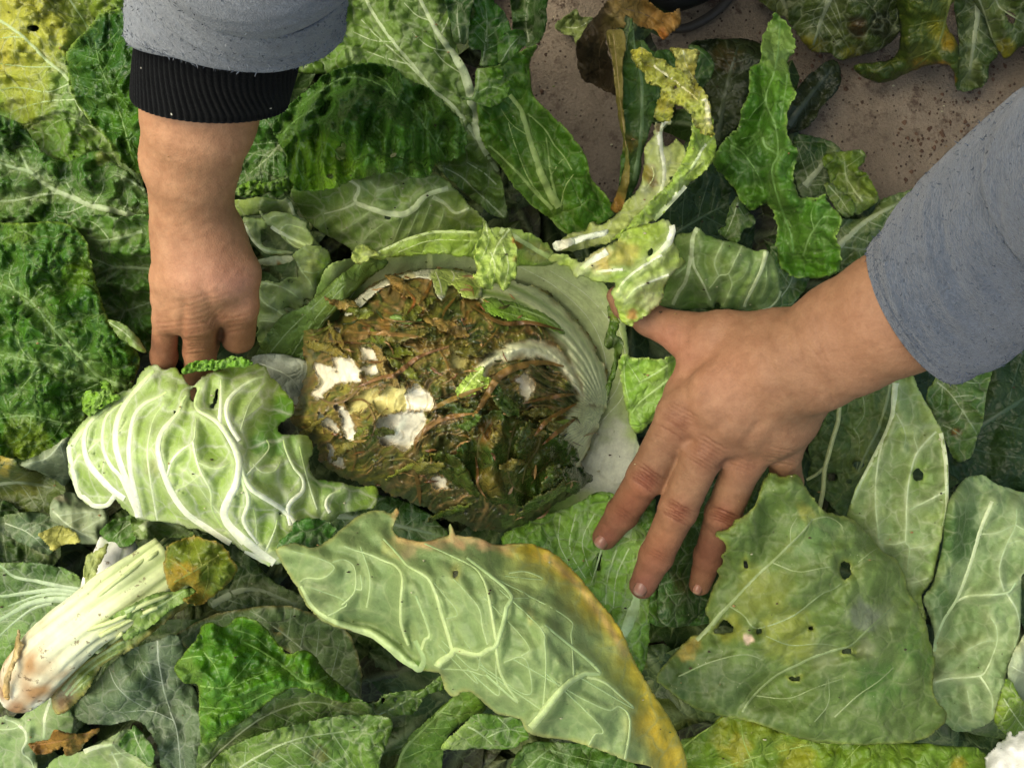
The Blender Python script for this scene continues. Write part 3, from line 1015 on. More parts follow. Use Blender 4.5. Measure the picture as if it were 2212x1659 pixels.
# lower left heap
leaf('fallen_leaf', q('C4', (-300, 1290), (60, 1310), (150, 1380), (300, 1400), (420, 1480), (380, 1647), (200, 1720), (-300, 1700)), -.155, (78, 92, 44), label='tattered olive leaf with a yellow patch at the left edge below the big dark leaf', auto=4,
     mid=q('C4', (-200, 1500), (100, 1460), (330, 1500)), blot=[(0, 1000, 34, (188, 160, 84), .9), (60, 1040, 40, (120, 116, 62), .7)], aniso=(10, 2), bull=.005)
leaf('fallen_leaf', q('C4', (120, 1350), (250, 1285), (330, 1240), (440, 1180), (520, 1250), (430, 1480), (350, 1450), (250, 1400)), -.12, (96, 112, 84), under=True, label='grey green leaf underside at the lower left, left of the rolled pale leaf', mid=q('C4', (400, 1200), (300, 1310), (150, 1350)), midw=(2.5, 1), auto=3, net=.4)
leaf('fallen_leaf', [(-200, 1085), (0, 1080), (60, 1130), (110, 1150), (130, 1200), (60, 1240), (-200, 1220)], -.15, (56, 80, 36), label='dark leaf at the left edge above the white-ribbed leaves', mid=[(-150, 1120), (0, 1140), (110, 1200)], auto=4, bull=.006)
leaf('fallen_leaf', [(-20, 1130), (60, 1105), (120, 1120), (125, 1170), (110, 1200), (90, 1195), (40, 1170)], -.13, (84, 104, 76), label='grey green leaf with jagged edge lying over the dark leaf at the left', mid=[(10, 1130), (60, 1150), (110, 1195)], midw=(2, 1), auto=3)
leaf('ribbed_leaf', q('C7', (-500, 300), (0, 330), (140, 330), (350, 350), (480, 400), (530, 480), (545, 560), (520, 600), (340, 720), (170, 880), (60, 980), (-100, 1100), (-500, 1150)), [(-100, 1220, -.14), (60, 1230, -.13), (180, 1270, -.12), (60, 1340, -.14), (-80, 1400, -.16)], (92, 122, 62),
     label='leaf with a fan of white ribs at the left edge, beside the white cut stalk', veins=[(q('C7', (530, 505), (380, 480), (240, 450), (120, 430), (60, 400), (0, 350), (-200, 220)), (6, 3)), (q('C7', (530, 525), (350, 505), (200, 520), (90, 535), (0, 545), (-300, 545)), (7, 3)),
                                                                               (q('C7', (540, 545), (350, 530), (220, 550), (120, 585), (50, 610)), (5, 2)), (q('C7', (540, 570), (350, 565), (200, 590), (100, 640), (0, 700), (-150, 800)), (9, 4)),
                                                                               (q('C7', (530, 590), (360, 660), (230, 760), (150, 850)), (5, 3)), (q('C7', (330, 590), (220, 620), (120, 690), (40, 760), (-60, 860)), (4, 2))],
     vcol=RIB, bull=.003, net=.3, ridge=1.0, wav=.005, rough=.45, blot=[(30, 1260, 60, (58, 84, 36), .8), (100, 1225, 50, (52, 78, 34), .8)])
leaf('fallen_leaf', q('C7', (330, -60), (450, -120), (640, -40), (700, 60), (650, 200), (560, 215), (480, 190), (400, 100), (330, 60)), -.11, (126, 142, 106), under=True, label='limp grey green leaf with a dry tan tear, above the white cut stalk', mid=q('C7', (340, 0), (450, 100), (620, 190)), midw=(3, 1), auto=3, aniso=(70, 2), bull=.006,
     blot=[(130, 1075, 26, (196, 186, 150), .7, (20, 3))])
leaf('dry_leaf_scrap', q('C7', (240, 150), (320, 110), (420, 100), (520, 190), (420, 215), (330, 260), (310, 230)), -.105, (190, 180, 118), label='pale straw coloured leaf scrap above the white ribs at the left', aniso=(-20, 4), bull=.004, net=.1, jag=4)
leaf('fallen_leaf', q('C7', (640, 140), (720, 60), (840, 30), (900, 60), (880, 160), (830, 225), (720, 235), (690, 200)), -.10, (72, 106, 40), label='small rounded dark green leaf just above the white cut stalk end', mid=q('C7', (860, 60), (770, 130), (690, 210)), midw=(2, 1), auto=3)
leaf('fallen_leaf', q('C7', (860, -60), (1100, -20), (1200, 100), (1250, 170), (1080, 170), (900, 180), (840, 100)), -.12, (92, 118, 54), label='pale green leaf scraps tucked below the rolled pale leaf', mid=q('C7', (900, 120), (1000, 60), (1180, 120)), auto=3, bull=.005)
leaf('fallen_leaf', q('C7', (1250, 170), (1500, 180), (1620, 300), (1700, 400), (1800, 480), (1950, 560), (1950, 700), (1700, 640), (1400, 640), (1330, 560), (1500, 430)), -.16, (62, 84, 42), label='dark leaf in the hollow between the olive leaf and the yellow-edged leaf', mid=q('C7', (1350, 600), (1600, 500), (1900, 600)), auto=4)
# bottom middle
leaf('fallen_leaf', q('C8', (-400, -150), (100, -120), (420, -60), (600, 60), (700, 200), (500, 300), (0, 300), (-300, 200)), -.15, (58, 92, 36), parent=cab, mid=q('C8', (-300, 0), (200, 60), (600, 150)), auto=5)
leaf('grey_leaf', q('C7', (1130, 800), (1200, 745), (1300, 690), (1500, 635), (1750, 605), (1950, 640), (2250, 800), (2300, 1250), (2000, 1180), (1850, 900), (1500, 850), (1250, 900)), [(420, 1350, -.12), (550, 1320, -.11), (680, 1350, -.12), (720, 1480, -.14), (600, 1420, -.13)],
     (92, 112, 76), label='grey green leaf with fine veins under the lower rim of the yellow-edged leaf', mid=q('C7', (2200, 1200), (1950, 900), (1700, 700), (1600, 640)), midw=(2.4, 1.2), auto=5, holes=[(598, 1362, 7, 5)], wav=.012, net=.5, aniso=(50, 1.6), edge=[((150, 120, 80), 5, .5)])
leaf('grey_leaf', q('C7', (460, 1280), (540, 1180), (620, 1090), (700, 990), (780, 920), (880, 870), (1010, 822), (1130, 800), (1180, 900), (1160, 1050), (1220, 1110), (1270, 1200), (1300, 1500), (1250, 1900), (1040, 1900), (1020, 1560), (900, 1350), (700, 1370), (520, 1350)),
     [(200, 1520, -.10), (300, 1420, -.085), (380, 1400, -.09), (300, 1530, -.085), (390, 1520, -.10), (380, 1650, -.105)], (88, 106, 78), label='broad smooth blue grey leaf right of the fallen stalk, with one thin white vein',
     mid=q('C7', (1010, 830), (1012, 920), (1022, 1000), (1050, 1150), (1092, 1285)), midw=(2.2, 1.8), veins=[(q('C7', (1090, 1285), (1130, 1400), (1150, 1560), (1160, 1700)), (2, 1.5)), (q('C7', (700, 1010), (740, 1110), (830, 1200), (1000, 1300)), (1.6, 1)), (q('C7', (1040, 1100), (930, 1060), (880, 960)), (1.4, .8)), (q('C7', (1110, 1340), (960, 1280), (760, 1290)), (1.5, .8))],
     bull=.002, bs=70, wav=.020, wl=120, net=.4, rough=.5, col2=(104, 122, 92), vcol=(205, 212, 185))
leaf('pale_leaf', q('C7', (-300, 1500), (0, 1320), (120, 1330), (180, 1280), (330, 1190), (440, 1260), (470, 1370), (420, 1460), (240, 1500), (240, 1700), (100, 1900), (-300, 1900)), [(0, 1570, -.12), (100, 1560, -.11), (130, 1520, -.11), (40, 1640, -.13), (150, 1600, -.12)], (124, 150, 92), under=True,
     label='pale green leaf underside in the bottom left corner below the stalk butt', veins=[(q('C7', (330, 1200), (290, 1320), (285, 1400), (280, 1470)), (5, 3)), (q('C7', (120, 1370), (160, 1410), (170, 1470), (140, 1540), (200, 1600), (230, 1700)), (4, 2)), (q('C7', (-100, 1300), (60, 1340), (120, 1380), (30, 1400), (-60, 1380)), (2, 1.2)), (q('C7', (230, 1650), (300, 1560), (240, 1460)), (2, 1))], net=.5, wav=.012)
leaf('pale_leaf', q('C7', (230, 1900), (300, 1640), (400, 1560), (530, 1540), (700, 1450), (830, 1400), (940, 1480), (980, 1580), (990, 1900)), [(150, 1650, -.12), (250, 1600, -.10), (310, 1590, -.11), (280, 1700, -.12)], (122, 148, 86), under=True,
     label='pale leaf with a short white rib at the bottom edge, beside the brown dry leaf', veins=[(q('C7', (540, 1545), (620, 1510), (720, 1495)), (7, 3)), (q('C7', (715, 1540), (760, 1640), (780, 1760)), (2.5, 2)), (q('C7', (700, 1560), (850, 1540), (970, 1530)), (1.8, 1)), (q('C7', (700, 1450), (770, 1550), (950, 1640)), (1.6, 1))], net=.5)
leaf('small_leaf', q('C7', (760, 1500), (840, 1400), (860, 1370), (930, 1440), (985, 1540), (960, 1640), (870, 1570)), -.085, (74, 110, 44), label='small folded dark green leaf at the bottom left, right of the brown dry leaf', mid=q('C7', (850, 1380), (880, 1480), (960, 1630)), midw=(1.6, 1), auto=3)
leaf('dry_leaf', q('C7', (180, 1490), (230, 1480), (300, 1465), (350, 1405), (420, 1420), (500, 1430), (640, 1400), (560, 1470), (510, 1540), (420, 1565), (405, 1515), (340, 1540), (250, 1560), (210, 1530)), [(70, 1610, -.09), (130, 1590, -.075), (210, 1580, -.09), (140, 1620, -.09)], (132, 92, 44),
     label='curled brown dry leaf at the bottom left', vcol=(150, 112, 62), mid=q('C7', (200, 1500), (350, 1480), (620, 1410)), midw=(1.6, 1), auto=4, bull=.005, bs=20, net=.25, jag=3, rip=.012, col2=(168, 128, 72), trans=.1)
leaf('glossy_leaf', q('C8', (-200, 1210), (0, 1210), (200, 1230), (280, 1170), (480, 1150), (640, 1060), (660, 1130), (520, 1200), (460, 1290), (300, 1330), (200, 1450), (0, 1500), (-200, 1560)), [(700, 1540, -.11), (800, 1530, -.10), (950, 1470, -.10), (800, 1580, -.12)], (82, 112, 34),
     label='green leaf with a ragged browned edge, below the fold of the yellow-edged leaf', mid=q('C8', (-150, 1400), (200, 1320), (620, 1100)), midw=(2.5, 1.5), auto=5, holes=[(828, 1513, 4, 8), (855, 1513, 4, 7), (772, 1580, 7, 4)], blot=[(770, 1575, 22, (170, 140, 90), .8), (820, 1555, 26, (130, 130, 50), .7)], jag=4, bull=.007, bs=26)
leaf('glossy_leaf', q('C8', (300, 1900), (390, 1520), (560, 1330), (700, 1200), (790, 1150), (900, 1220), (920, 1280), (760, 1370), (660, 1500), (600, 1900)), [(880, 1640, -.12), (950, 1540, -.10), (1020, 1510, -.10), (930, 1600, -.11)], (74, 104, 34),
     label='long green leaf with a pale straight midrib at the bottom, below the yellow-edged leaf', mid=q('C8', (350, 1700), (400, 1530), (550, 1370), (720, 1200)), midw=(4, 3), auto=4, vcol=(150, 170, 90))
leaf('glossy_leaf', q('C8', (1050, 1900), (1100, 1600), (1190, 1490), (1370, 1480), (1600, 1510), (1900, 1640), (1900, 1900)), -.12, (66, 96, 36), label='dark leaf at the bottom edge under the tip of the yellow-edged leaf', mid=q('C8', (1100, 1750), (1260, 1580), (1390, 1480)), midw=(4, 2), auto=4, vcol=(160, 176, 120))
leaf('glossy_leaf', q('C8', (630, 1530), (700, 1440), (780, 1370), (860, 1300), (1000, 1310), (1150, 1350), (1200, 1450), (1150, 1480), (1120, 1510), (1000, 1530), (800, 1520)), [(960, 1610, -.10), (1030, 1560, -.085), (1120, 1580, -.09), (1060, 1610, -.10)], (78, 112, 34),
     label='bright green toothed leaf with a pale folded part, below the yellow-edged leaf', veins=[(q('C8', (780, 1370), (850, 1400), (930, 1460), (1000, 1530)), (2.6, 2)), (q('C8', (930, 1450), (1050, 1400), (1180, 1420)), (1.6, .8)), (q('C8', (1000, 1320), (1070, 1400), (1050, 1500)), (1.6, .8))], blot=[(975, 1595, 44, (150, 168, 104), .9)], jag=3)
leaf('glossy_leaf', q('C7', (1280, 1900), (1270, 1500), (1400, 1430), (1560, 1320), (1780, 1170), (1900, 1120), (2100, 1150), (2350, 1230), (2400, 1380), (2100, 1420), (1700, 1520), (1500, 1900)), [(440, 1640, -.09), (560, 1540, -.075), (650, 1490, -.07), (780, 1530, -.09), (560, 1620, -.09)], (70, 100, 44),
     label='green leaf with a long curved fold, below the glossy folded leaf at the bottom', mid=q('C7', (1300, 1640), (1500, 1450), (1720, 1300), (2000, 1220), (2300, 1300)), midw=(3, 2), auto=5, wav=.016, wl=100, flute=[(q('C7', (1400, 1440), (1640, 1310), (1900, 1130)), .012, 18)], aniso=(-35, 2))
leaf('glossy_leaf', q('C7', (1340, 1900), (1360, 1620), (1500, 1500), (1700, 1420), (1930, 1360), (2212, 1310), (2500, 1330), (2450, 1560), (2250, 1900)), [(470, 1650, -.08), (600, 1600, -.06), (740, 1560, -.07), (820, 1600, -.08), (640, 1660, -.07)], (84, 112, 46),
     label='broad green leaf with dirt flecks along the bottom edge, left of centre', mid=q('C7', (1360, 1780), (1600, 1600), (1900, 1460), (2300, 1400)), midw=(3, 1.6), auto=6, bull=.005, aniso=(-25, 1.8), blot=[(690, 1630, 24, (120, 100, 60), .5)], wav=.010)
leaf('glossy_leaf', q('C7', (1115, 1010), (1160, 930), (1260, 820), (1290, 740), (1350, 715), (1430, 745), (1480, 720), (1500, 690), (1570, 675), (1680, 730), (1780, 850), (1850, 920), (1950, 890), (2030, 940), (2080, 1020), (2230, 1160), (2230, 1230), (2050, 1180), (1900, 1130), (1780, 1180), (1620, 1300), (1400, 1450), (1300, 1490), (1275, 1300), (1265, 1120), (1170, 1100)),
     [(390, 1440, -.045), (440, 1370, -.05), (540, 1360, -.045), (440, 1480, -.025), (560, 1460, -.05), (480, 1580, -.06), (640, 1430, -.07), (740, 1500, -.09), (430, 1600, -.07)], (68, 112, 26),
     label='bright glossy folded leaf at the bottom, right of the broad grey leaf', veins=[(q('C7', (2100, 1060), (1960, 1100), (1780, 970), (1640, 880), (1560, 840)), (4, 2)), (q('C7', (1280, 1120), (1450, 1130), (1640, 1060), (1800, 1000)), (2.4, 1.2)), (q('C7', (1300, 900), (1380, 1000), (1420, 1110)), (2, 1)), (q('C7', (1450, 1130), (1560, 1010), (1640, 900)), (1.8, 1)),
                                                                    (q('C7', (1160, 950), (1290, 930), (1420, 960)), (2, 1)), (q('C7', (1280, 1250), (1500, 1260), (1720, 1160), (1900, 1110)), (2, 1)), (q('C7', (1500, 760), (1620, 800), (1740, 900)), (2, 1))],
     vcol=(150, 176, 92), bull=.008, bs=44, wav=.012, wl=110, rough=.24, net=.3, holes=[], edge=[((130, 150, 70), 4, .5)], blot=[(445, 1325, 16, (150, 92, 34), .9), (400, 1450, 36, (104, 124, 70), .6), (560, 1420, 50, (52, 92, 24), .6)], rip=.008, curl=-.006)

# fallen stalks ------------------------------------------------------------------
MAT_STALK = simple_material('pale_stalk', .5, .16, 120, .35, .0012, sss=.12, spots=(130, .60, lin(104, 80, 48), .8))


def stalk(name, label, axis, rad, z, cols, nrib, browns, parent=None, seg=72, nn=40, origin=None):
    root = parent
    c = catmull(axis, 12)
    r = np.interp(np.linspace(0, 1, len(c)), np.linspace(0, 1, len(rad)), rad)
    zz = np.interp(np.linspace(0, 1, len(c)), np.linspace(0, 1, len(z)), z)
    p = P(c[:, 0], c[:, 1], zz)
    rw = r * kz(zz)
    t = np.gradient(p, axis=0)
    t /= np.linalg.norm(t, axis=1)[:, None]
    s = np.cross(t, [0, 0, 1.0])
    s /= np.linalg.norm(s, axis=1)[:, None]
    w = np.cross(s, t)
    m = len(p)
    a = np.linspace(0, 2 * np.pi, seg, endpoint=False)
    A, B = np.meshgrid(a, np.linspace(0, 1, m))
    grow = sstep(0.15, 1.0, B)
    ribs = np.abs(np.sin(A * nrib + 1.2 * noise(B * 2, A, 4))) ** 0.7
    rr = rw[:, None] * (1 + (0.02 + 0.13 * grow) * (ribs - .6) + 0.05 * noise(B * 6, np.cos(A) * 2, 3) + 0.03 * noise(B * 22, np.sin(A) * 5 + 3, 7))
    endr = np.sqrt(np.clip(1 - np.clip((0.10 - B) / 0.10, 0, 1) ** 2, 0.02, 1))
    rr = rr * endr
    V = (p[:, None] + rr[..., None] * (np.cos(A)[..., None] * s[:, None] + 0.72 * np.sin(A)[..., None] * w[:, None])).reshape(-1, 3)
    idx = np.arange(m * seg).reshape(m, seg)
    nx = np.roll(idx, -1, 1)
    f = [tuple(x) for x in np.stack([idx[:-1].ravel(), nx[:-1].ravel(), nx[1:].ravel(), idx[1:].ravel()], -1)]
    f += [tuple(idx[0][::-1]), tuple(idx[-1])]
    k = B[..., None]
    C = lin(cols[0]) * (1 - k) + lin(cols[1]) * k
    st = sstep(0.1, .9, ribs)[..., None]
    C = C * (0.86 + 0.14 * st)
    stri = noise(A * 24 + 2 * noise(B * 3, A, 8), B * 2.2, 31) + .6 * noise(A * 55, B * 4, 32)
    C = C * (1 + .16 * stri)[..., None]
    gk = (sstep(.35, 1.0, B) * (1 - ribs) * .7)[..., None]
    C = C * (1 - gk) + lin(118, 142, 62) * gk
    for b0, amt, bc in browns:
        kk = (np.clip(sstep(b0 + .12, b0 - .1, B + .12 * fbm(B * 7, np.cos(A) * 2.5, 3, 9)) * amt * (0.55 + .9 * noise(B * 9, A * 1.5, 5)), 0, 1))[..., None]
        C = C * (1 - kk) + lin(bc) * kk
    o = new_mesh(name, V, f, MAT_STALK, root, V.mean(0), np.clip(C.reshape(-1, 3), .01, .9), True, pivot(root))
    register(V)
    return o


root2 = empty('white_stalk', P(np.array(235.), np.array(1230.), np.array(-.14)), 'short whitish cut cabbage stalk lying behind the long fallen one', 'stalk')
stalk('stalk', '', q('C7', (610, 560), (650, 470), (710, 340), (760, 200)), (36, 42, 44, 40), (-.105, -.10, -.10, -.11), ((226, 218, 208), (222, 220, 206)), 3, [(.30, .5, (140, 112, 90))], root2)
leaf('leaf_scrap', q('C7', (545, 300), (600, 260), (700, 210), (640, 340), (600, 430), (580, 520), (555, 560), (525, 540), (540, 450)), -.075, (168, 172, 122), parent=root2, aniso=(70, 3), net=.2, jag=4, blot=[(190, 1285, 14, (110, 96, 60), .6)])
root1 = empty('fallen_cabbage', P(np.array(180.), np.array(1350.), np.array(-.13)), 'long fallen cabbage stem with pale butt and olive end leaf, lower left', 'cabbage')
leaf('leaf', q('C7', (330, 1180), (420, 1070), (560, 960), (700, 860), (820, 790), (1000, 640), (1180, 520), (1250, 560), (1050, 720), (860, 880), (700, 960), (640, 1010), (540, 1180), (430, 1280), (360, 1300)), [(120, 1500, -.11), (230, 1420, -.09), (330, 1330, -.085), (380, 1300, -.09)], (140, 164, 84), parent=root1,
     veins=[(q('C7', (400, 1150), (520, 1020), (640, 930), (760, 850), (820, 830)), (5, 3)), (q('C7', (420, 1180), (530, 1060), (640, 970), (780, 890)), (4, 2)), (q('C7', (450, 1180), (560, 1080), (700, 980)), (3, 2))], vcol=(214, 220, 180), net=.3, edge=[((186, 160, 110), 10, .7)],
     blot=[(115, 1490, 60, (196, 176, 140), .9), (140, 1520, 24, (150, 110, 84), .8), (330, 1320, 80, (86, 112, 48), .8)], jag=3)
st = stalk('stem', '', q('C7', (55, 1240), (180, 1080), (330, 900), (560, 700), (820, 520), (1100, 330)), (38, 62, 66, 64, 66, 62), (-.085, -.07, -.06, -.055, -.055, -.07), ((238, 234, 208), (208, 216, 152)), 5, [(.42, 1.0, (170, 132, 84)), (.16, 1.1, (158, 122, 88)), (.07, 1.2, (104, 76, 48))], root1, seg=96)
leaf('leaf', q('C7', (700, 690), (860, 590), (1010, 520), (1110, 520), (1200, 490), (1260, 520), (1060, 660), (940, 760), (810, 830), (790, 790), (860, 700)), -.05, (108, 136, 66), parent=root1, veins=[(q('C7', (640, 870), (760, 790), (900, 680), (1050, 590), (1180, 510)), (4, 2)), (q('C7', (800, 650), (920, 590), (1090, 540)), (5, 3))], vcol=(206, 214, 166), net=.3)
for k_, pp in enumerate([((620, 900), (700, 850), (780, 785)), ((560, 760), (740, 700), (900, 610), (1080, 540)), ((640, 800), (800, 715), (950, 640), (1010, 620)), ((520, 640), (760, 450), (960, 300), (1080, 215)), ((440, 700), (700, 490), (900, 330), (1060, 180))]):
    pp = q('C7', *pp)
    tube('petiole', [(a, b, max(top_at(a, b) + .001, -.075), 5.5 - 1.8 * j_ / len(pp)) for j_, (a, b) in enumerate(pp)], MAT_VEIN, lin(196, 206, 140), root1, seg=8)
leaf('leaf', q('C7', (20, 1180), (30, 1060), (60, 990), (90, 900), (110, 770), (130, 760), (130, 830), (155, 860), (120, 930), (80, 1030), (60, 1130), (60, 1210)), -.055, (198, 170, 130), parent=root1, net=.1, jag=3, aniso=(100, 3), blot=[(36, 1390, 14, (150, 120, 80), .6)], part_label='torn tan skin at the butt of the stem')
leaf('leaf', q('C7', (1050, 300), (1090, 220), (1120, 190), (1280, 170), (1400, 205), (1480, 290), (1515, 390), (1450, 480), (1360, 560), (1260, 600), (1165, 570), (1260, 525), (1200, 480), (1110, 520), (1060, 430)),
     [(380, 1190, -.035), (450, 1170, -.02), (500, 1230, -.03), (380, 1260, -.025), (430, 1290, -.035), (420, 1220, -.012)], (92, 104, 34), parent=root1, vcol=(152, 150, 70), veins=[(q('C7', (1450, 250), (1330, 330), (1200, 410), (1090, 470)), (2.4, 1.2)), (q('C7', (1290, 350), (1260, 250), (1230, 190)), (1.8, 1)), (q('C7', (1330, 330), (1330, 440), (1300, 560)), (1.8, 1)), (q('C7', (1220, 400), (1140, 340), (1070, 300)), (1.6, 1))],
     blot=[(390, 1250, 44, (150, 118, 40), .85), (430, 1285, 30, (140, 110, 40), .7), (410, 1180, 34, (110, 116, 40), .6)], rough=.36, bull=.006, bs=30, net=.35, jag=7, jagl=26, wav=.012, wl=60, part_label='olive brown blotched leaf at the end of the stem', curl=-.008, edge=[((170, 130, 70), 4, .6)])

# ------------------------------------------------------------------ right-hand side
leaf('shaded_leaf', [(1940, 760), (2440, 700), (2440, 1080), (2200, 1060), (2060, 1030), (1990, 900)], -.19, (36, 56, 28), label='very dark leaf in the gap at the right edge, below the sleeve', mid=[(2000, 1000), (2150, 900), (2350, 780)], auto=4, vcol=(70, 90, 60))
leaf('shaded_leaf', q('C6', (600, -60), (830, 0), (840, 160), (760, 300), (700, 350), (600, 340)), -.14, (62, 94, 36), parent=cab, mid=q('C6', (640, 300), (720, 180), (740, 20)), midw=(2, 1), auto=3)
leaf('veined_leaf', q('C6', (1640, 810), (1700, 740), (1990, 690), (2010, 760), (1970, 900), (1955, 1050), (1915, 1180), (1870, 1300), (1780, 1335), (1720, 1220), (1650, 1080), (1580, 920)), [(2030, 800, -.12), (2130, 790, -.12), (2100, 900, -.11), (2030, 900, -.12), (2100, 980, -.14)], (74, 102, 54),
     label='square-ended leaf with a brown spot below the right sleeve', mid=q('C6', (1640, 815), (1690, 850), (1760, 920), (1860, 1070), (1912, 1160)), midw=(2.6, 1.6), veins=[(q('C6', (1660, 730), (1780, 800), (1880, 830), (1985, 825)), (2.2, 1.2)), (q('C6', (1690, 850), (1680, 960), (1640, 1000)), (1.6, .8)), (q('C6', (1760, 920), (1870, 910), (1950, 940)), (1.6, .8)), (q('C6', (1650, 1080), (1760, 1130), (1900, 1240)), (2, 1)), (q('C6', (1820, 1010), (1780, 1080), (1720, 1100)), (1.4, .8))],
     blot=[(2066, 935, 13, (92, 56, 36), .9), (2063, 932, 6, (176, 130, 60), .95)], net=.5, bull=.005, edge=[((150, 170, 110), 3, .5)])
leaf('hanging_leaf', q('C6', (830, 1240), (900, 1130), (1000, 960), (1200, 840), (1370, 800), (1420, 900), (1350, 1100), (1250, 1300), (1150, 1480), (1090, 1647), (1060, 1700), (930, 1560), (820, 1480), (850, 1330)), [(1760, 980, -.14), (1850, 880, -.13), (1930, 850, -.13), (1850, 1060, -.14), (1770, 1050, -.15)], (78, 98, 60),
     label='dull leaf behind the right forearm, with a thin forked stalk on it', mid=q('C6', (1360, 830), (1320, 1000), (1280, 1120), (1210, 1260), (1150, 1400)), midw=(4, 3), veins=[(q('C6', (1120, 1120), (1160, 1200), (1140, 1390)), (1.8, 1)), (q('C6', (1180, 900), (1190, 1030), (1130, 1130)), (1.8, 1))], holes=[(1855, 1005, 12, 9), (1798, 1030, 12, 9), (1835, 1040, 8, 6)], vcol=(160, 172, 118), net=.45, mott=.3)
for nm, pts, r0 in (('stem', ((1030, 975), (1020, 1080), (990, 1180), (960, 1290), (935, 1390), (925, 1520), (900, 1640)), 5.2), ('stem', ((930, 1370), (890, 1410), (820, 1450)), 3.5)):
    pp = q('C6', *pts)
    if r0 > 5:
        rootst = empty('leaf_stalk', P(np.array(1790.), np.array(980.), np.array(-.12)), 'thin pale forked stalk hanging down from the right wrist', 'stalk')
    tube('stem', [(a, b, max(top_at(a, b) + .003, -.11 if r0 > 5 else -.13), r0) for a, b in pp], MAT_VEIN, lin(168, 178, 122), rootst, seg=8)
leaf('veined_leaf', q('C6', (1370, 830), (1430, 790), (1500, 780), (1545, 880), (1620, 1020), (1680, 1130), (1705, 1250), (1722, 1400), (1722, 1647)) + q('C9', (1690, 150), (1660, 300), (1630, 440), (1575, 520), (1552, 560), (1590, 690), (1540, 680), (1450, 560), (1350, 400), (1200, 300), (1080, 120), (1085, 0)) + q('C6', (1150, 1480), (1240, 1320), (1330, 1140), (1360, 1000)),
     [(1940, 830, -.075), (1980, 900, -.075), (2040, 1050, -.06), (1890, 1050, -.075), (2030, 1200, -.06), (1920, 1220, -.075), (1990, 1310, -.08)], (108, 132, 80), under=True, label='long grey green leaf with its pale veined underside up, below the right forearm',
     mid=q('C6', (1390, 830), (1382, 920), (1372, 1030), (1330, 1150), (1240, 1330), (1160, 1480), (1110, 1600)), midw=(8, 3),
     veins=[(q('C6', (1375, 1040), (1320, 1170), (1290, 1280), (1270, 1400), (1262, 1600)) + q('C9', (1290, 240)), (3.6, 2)), (q('C6', (1395, 1020), (1440, 1110), (1455, 1180), (1440, 1260)), (2.4, 1)), (q('C6', (1650, 1140), (1535, 1265), (1490, 1390), (1470, 1500), (1460, 1640)) + q('C9', (1460, 100), (1455, 200), (1480, 240), (1465, 380)), (2.8, 1.4)),
            (q('C6', (1535, 1265), (1510, 1180), (1515, 1130)), (2, 1)), (q('C6', (1715, 1520), (1600, 1580), (1480, 1640)), (2.8, 1.4)), (q('C9', (1455, 195), (1380, 215), (1295, 205)), (2, 1)), (q('C9', (1480, 240), (1580, 225), (1690, 180)), (2, 1)), (q('C9', (1600, 430), (1460, 475)), (2, 1)),
            (q('C6', (1520, 800), (1600, 960), (1680, 1150), (1712, 1350), (1715, 1640)) + q('C9', (1690, 120)), (5, 4))], vcol=(198, 208, 166), holes=[(1983, 1026, 11, 15), (1949, 935, 3, 3)], net=.4, wav=.008, rough=.5, edge=[((150, 176, 80), 14, .4)], gap=.004)
leaf('veined_leaf', q('C6', (1740, 1560), (1840, 1440), (1950, 1420), (2030, 1470), (2120, 1500), (2212, 1530), (2600, 1600)) + q('C9', (2600, 400), (2230, 380), (2200, 560), (2190, 760), (2180, 860), (2130, 960), (2095, 1080), (2060, 1190), (2010, 1340), (1900, 1400), (1760, 1400), (1630, 1240), (1600, 1050), (1640, 830), (1600, 660), (1570, 550), (1640, 440), (1690, 200), (1700, 60)),
     [(2070, 1060, -.085), (2200, 1080, -.075), (2060, 1300, -.095), (2120, 1280, -.06), (2190, 1320, -.065), (2050, 1420, -.085), (2140, 1480, -.07), (2100, 1540, -.08), (2030, 1500, -.09)], (112, 136, 92), under=True, label='large grey green leaf with thick pale veins at the right edge',
     mid=q('C9', (2010, -60), (1975, 20), (1930, 130), (1880, 300), (1820, 470), (1770, 580), (1700, 690), (1655, 800), (1640, 900)), midw=(5, 4),
     veins=[(q('C9', (1775, 580), (1840, 550), (1900, 540), (2100, 525), (2160, 460), (2240, 390)), (3.5, 2.5)), (q('C9', (2100, 525), (2140, 590), (2170, 650), (2182, 760), (2150, 880)), (3, 1.6)), (q('C9', (1640, 1095), (1750, 1070), (1930, 1055), (1980, 1000), (2010, 930), (2040, 840), (2035, 740), (1990, 670)), (3, 1.4)),
            (q('C9', (1930, 1055), (1980, 1130), (2010, 1200), (2010, 1330)), (3, 2)), (q('C9', (2085, 515), (2058, 420), (2060, 340), (2100, 220), (2160, 90), (2165, -40)), (2.4, 1.4)), (q('C9', (2160, 90), (2210, 120), (2300, 160)), (2, 1.2)), (q('C9', (1920, 150), (2040, 140), (2150, 90)), (1.8, 1)), (q('C9', (1850, 1150), (1870, 1250), (1890, 1340)), (1.6, 1)), (q('C9', (2110, 215), (2180, 190), (2250, 200)), (1.4, 1)), (q('C9', (1850, 890), (1950, 840), (2040, 830)), (1.4, .8))],
     vcol=(196, 208, 160), blot=[(2060, 1160, 70, (62, 92, 38), .85), (2040, 1300, 40, (62, 92, 42), .7)], net=.35, rough=.55, wav=.010, aniso=(80, 1.3), bull=.004)  # dark green blots paint the shaded half left of the midrib
leaf('pale_leaf', q('C9', (2130, 960), (2200, 820), (2500, 600), (2500, 1500), (2212, 1260), (2110, 1080)), -.12, (150, 164, 130), under=True, label='pale leaf underside at the right edge above the white cabbage butt', net=.3, mid=q('C9', (2400, 1100), (2200, 1030), (2130, 990)), midw=(3, 1))
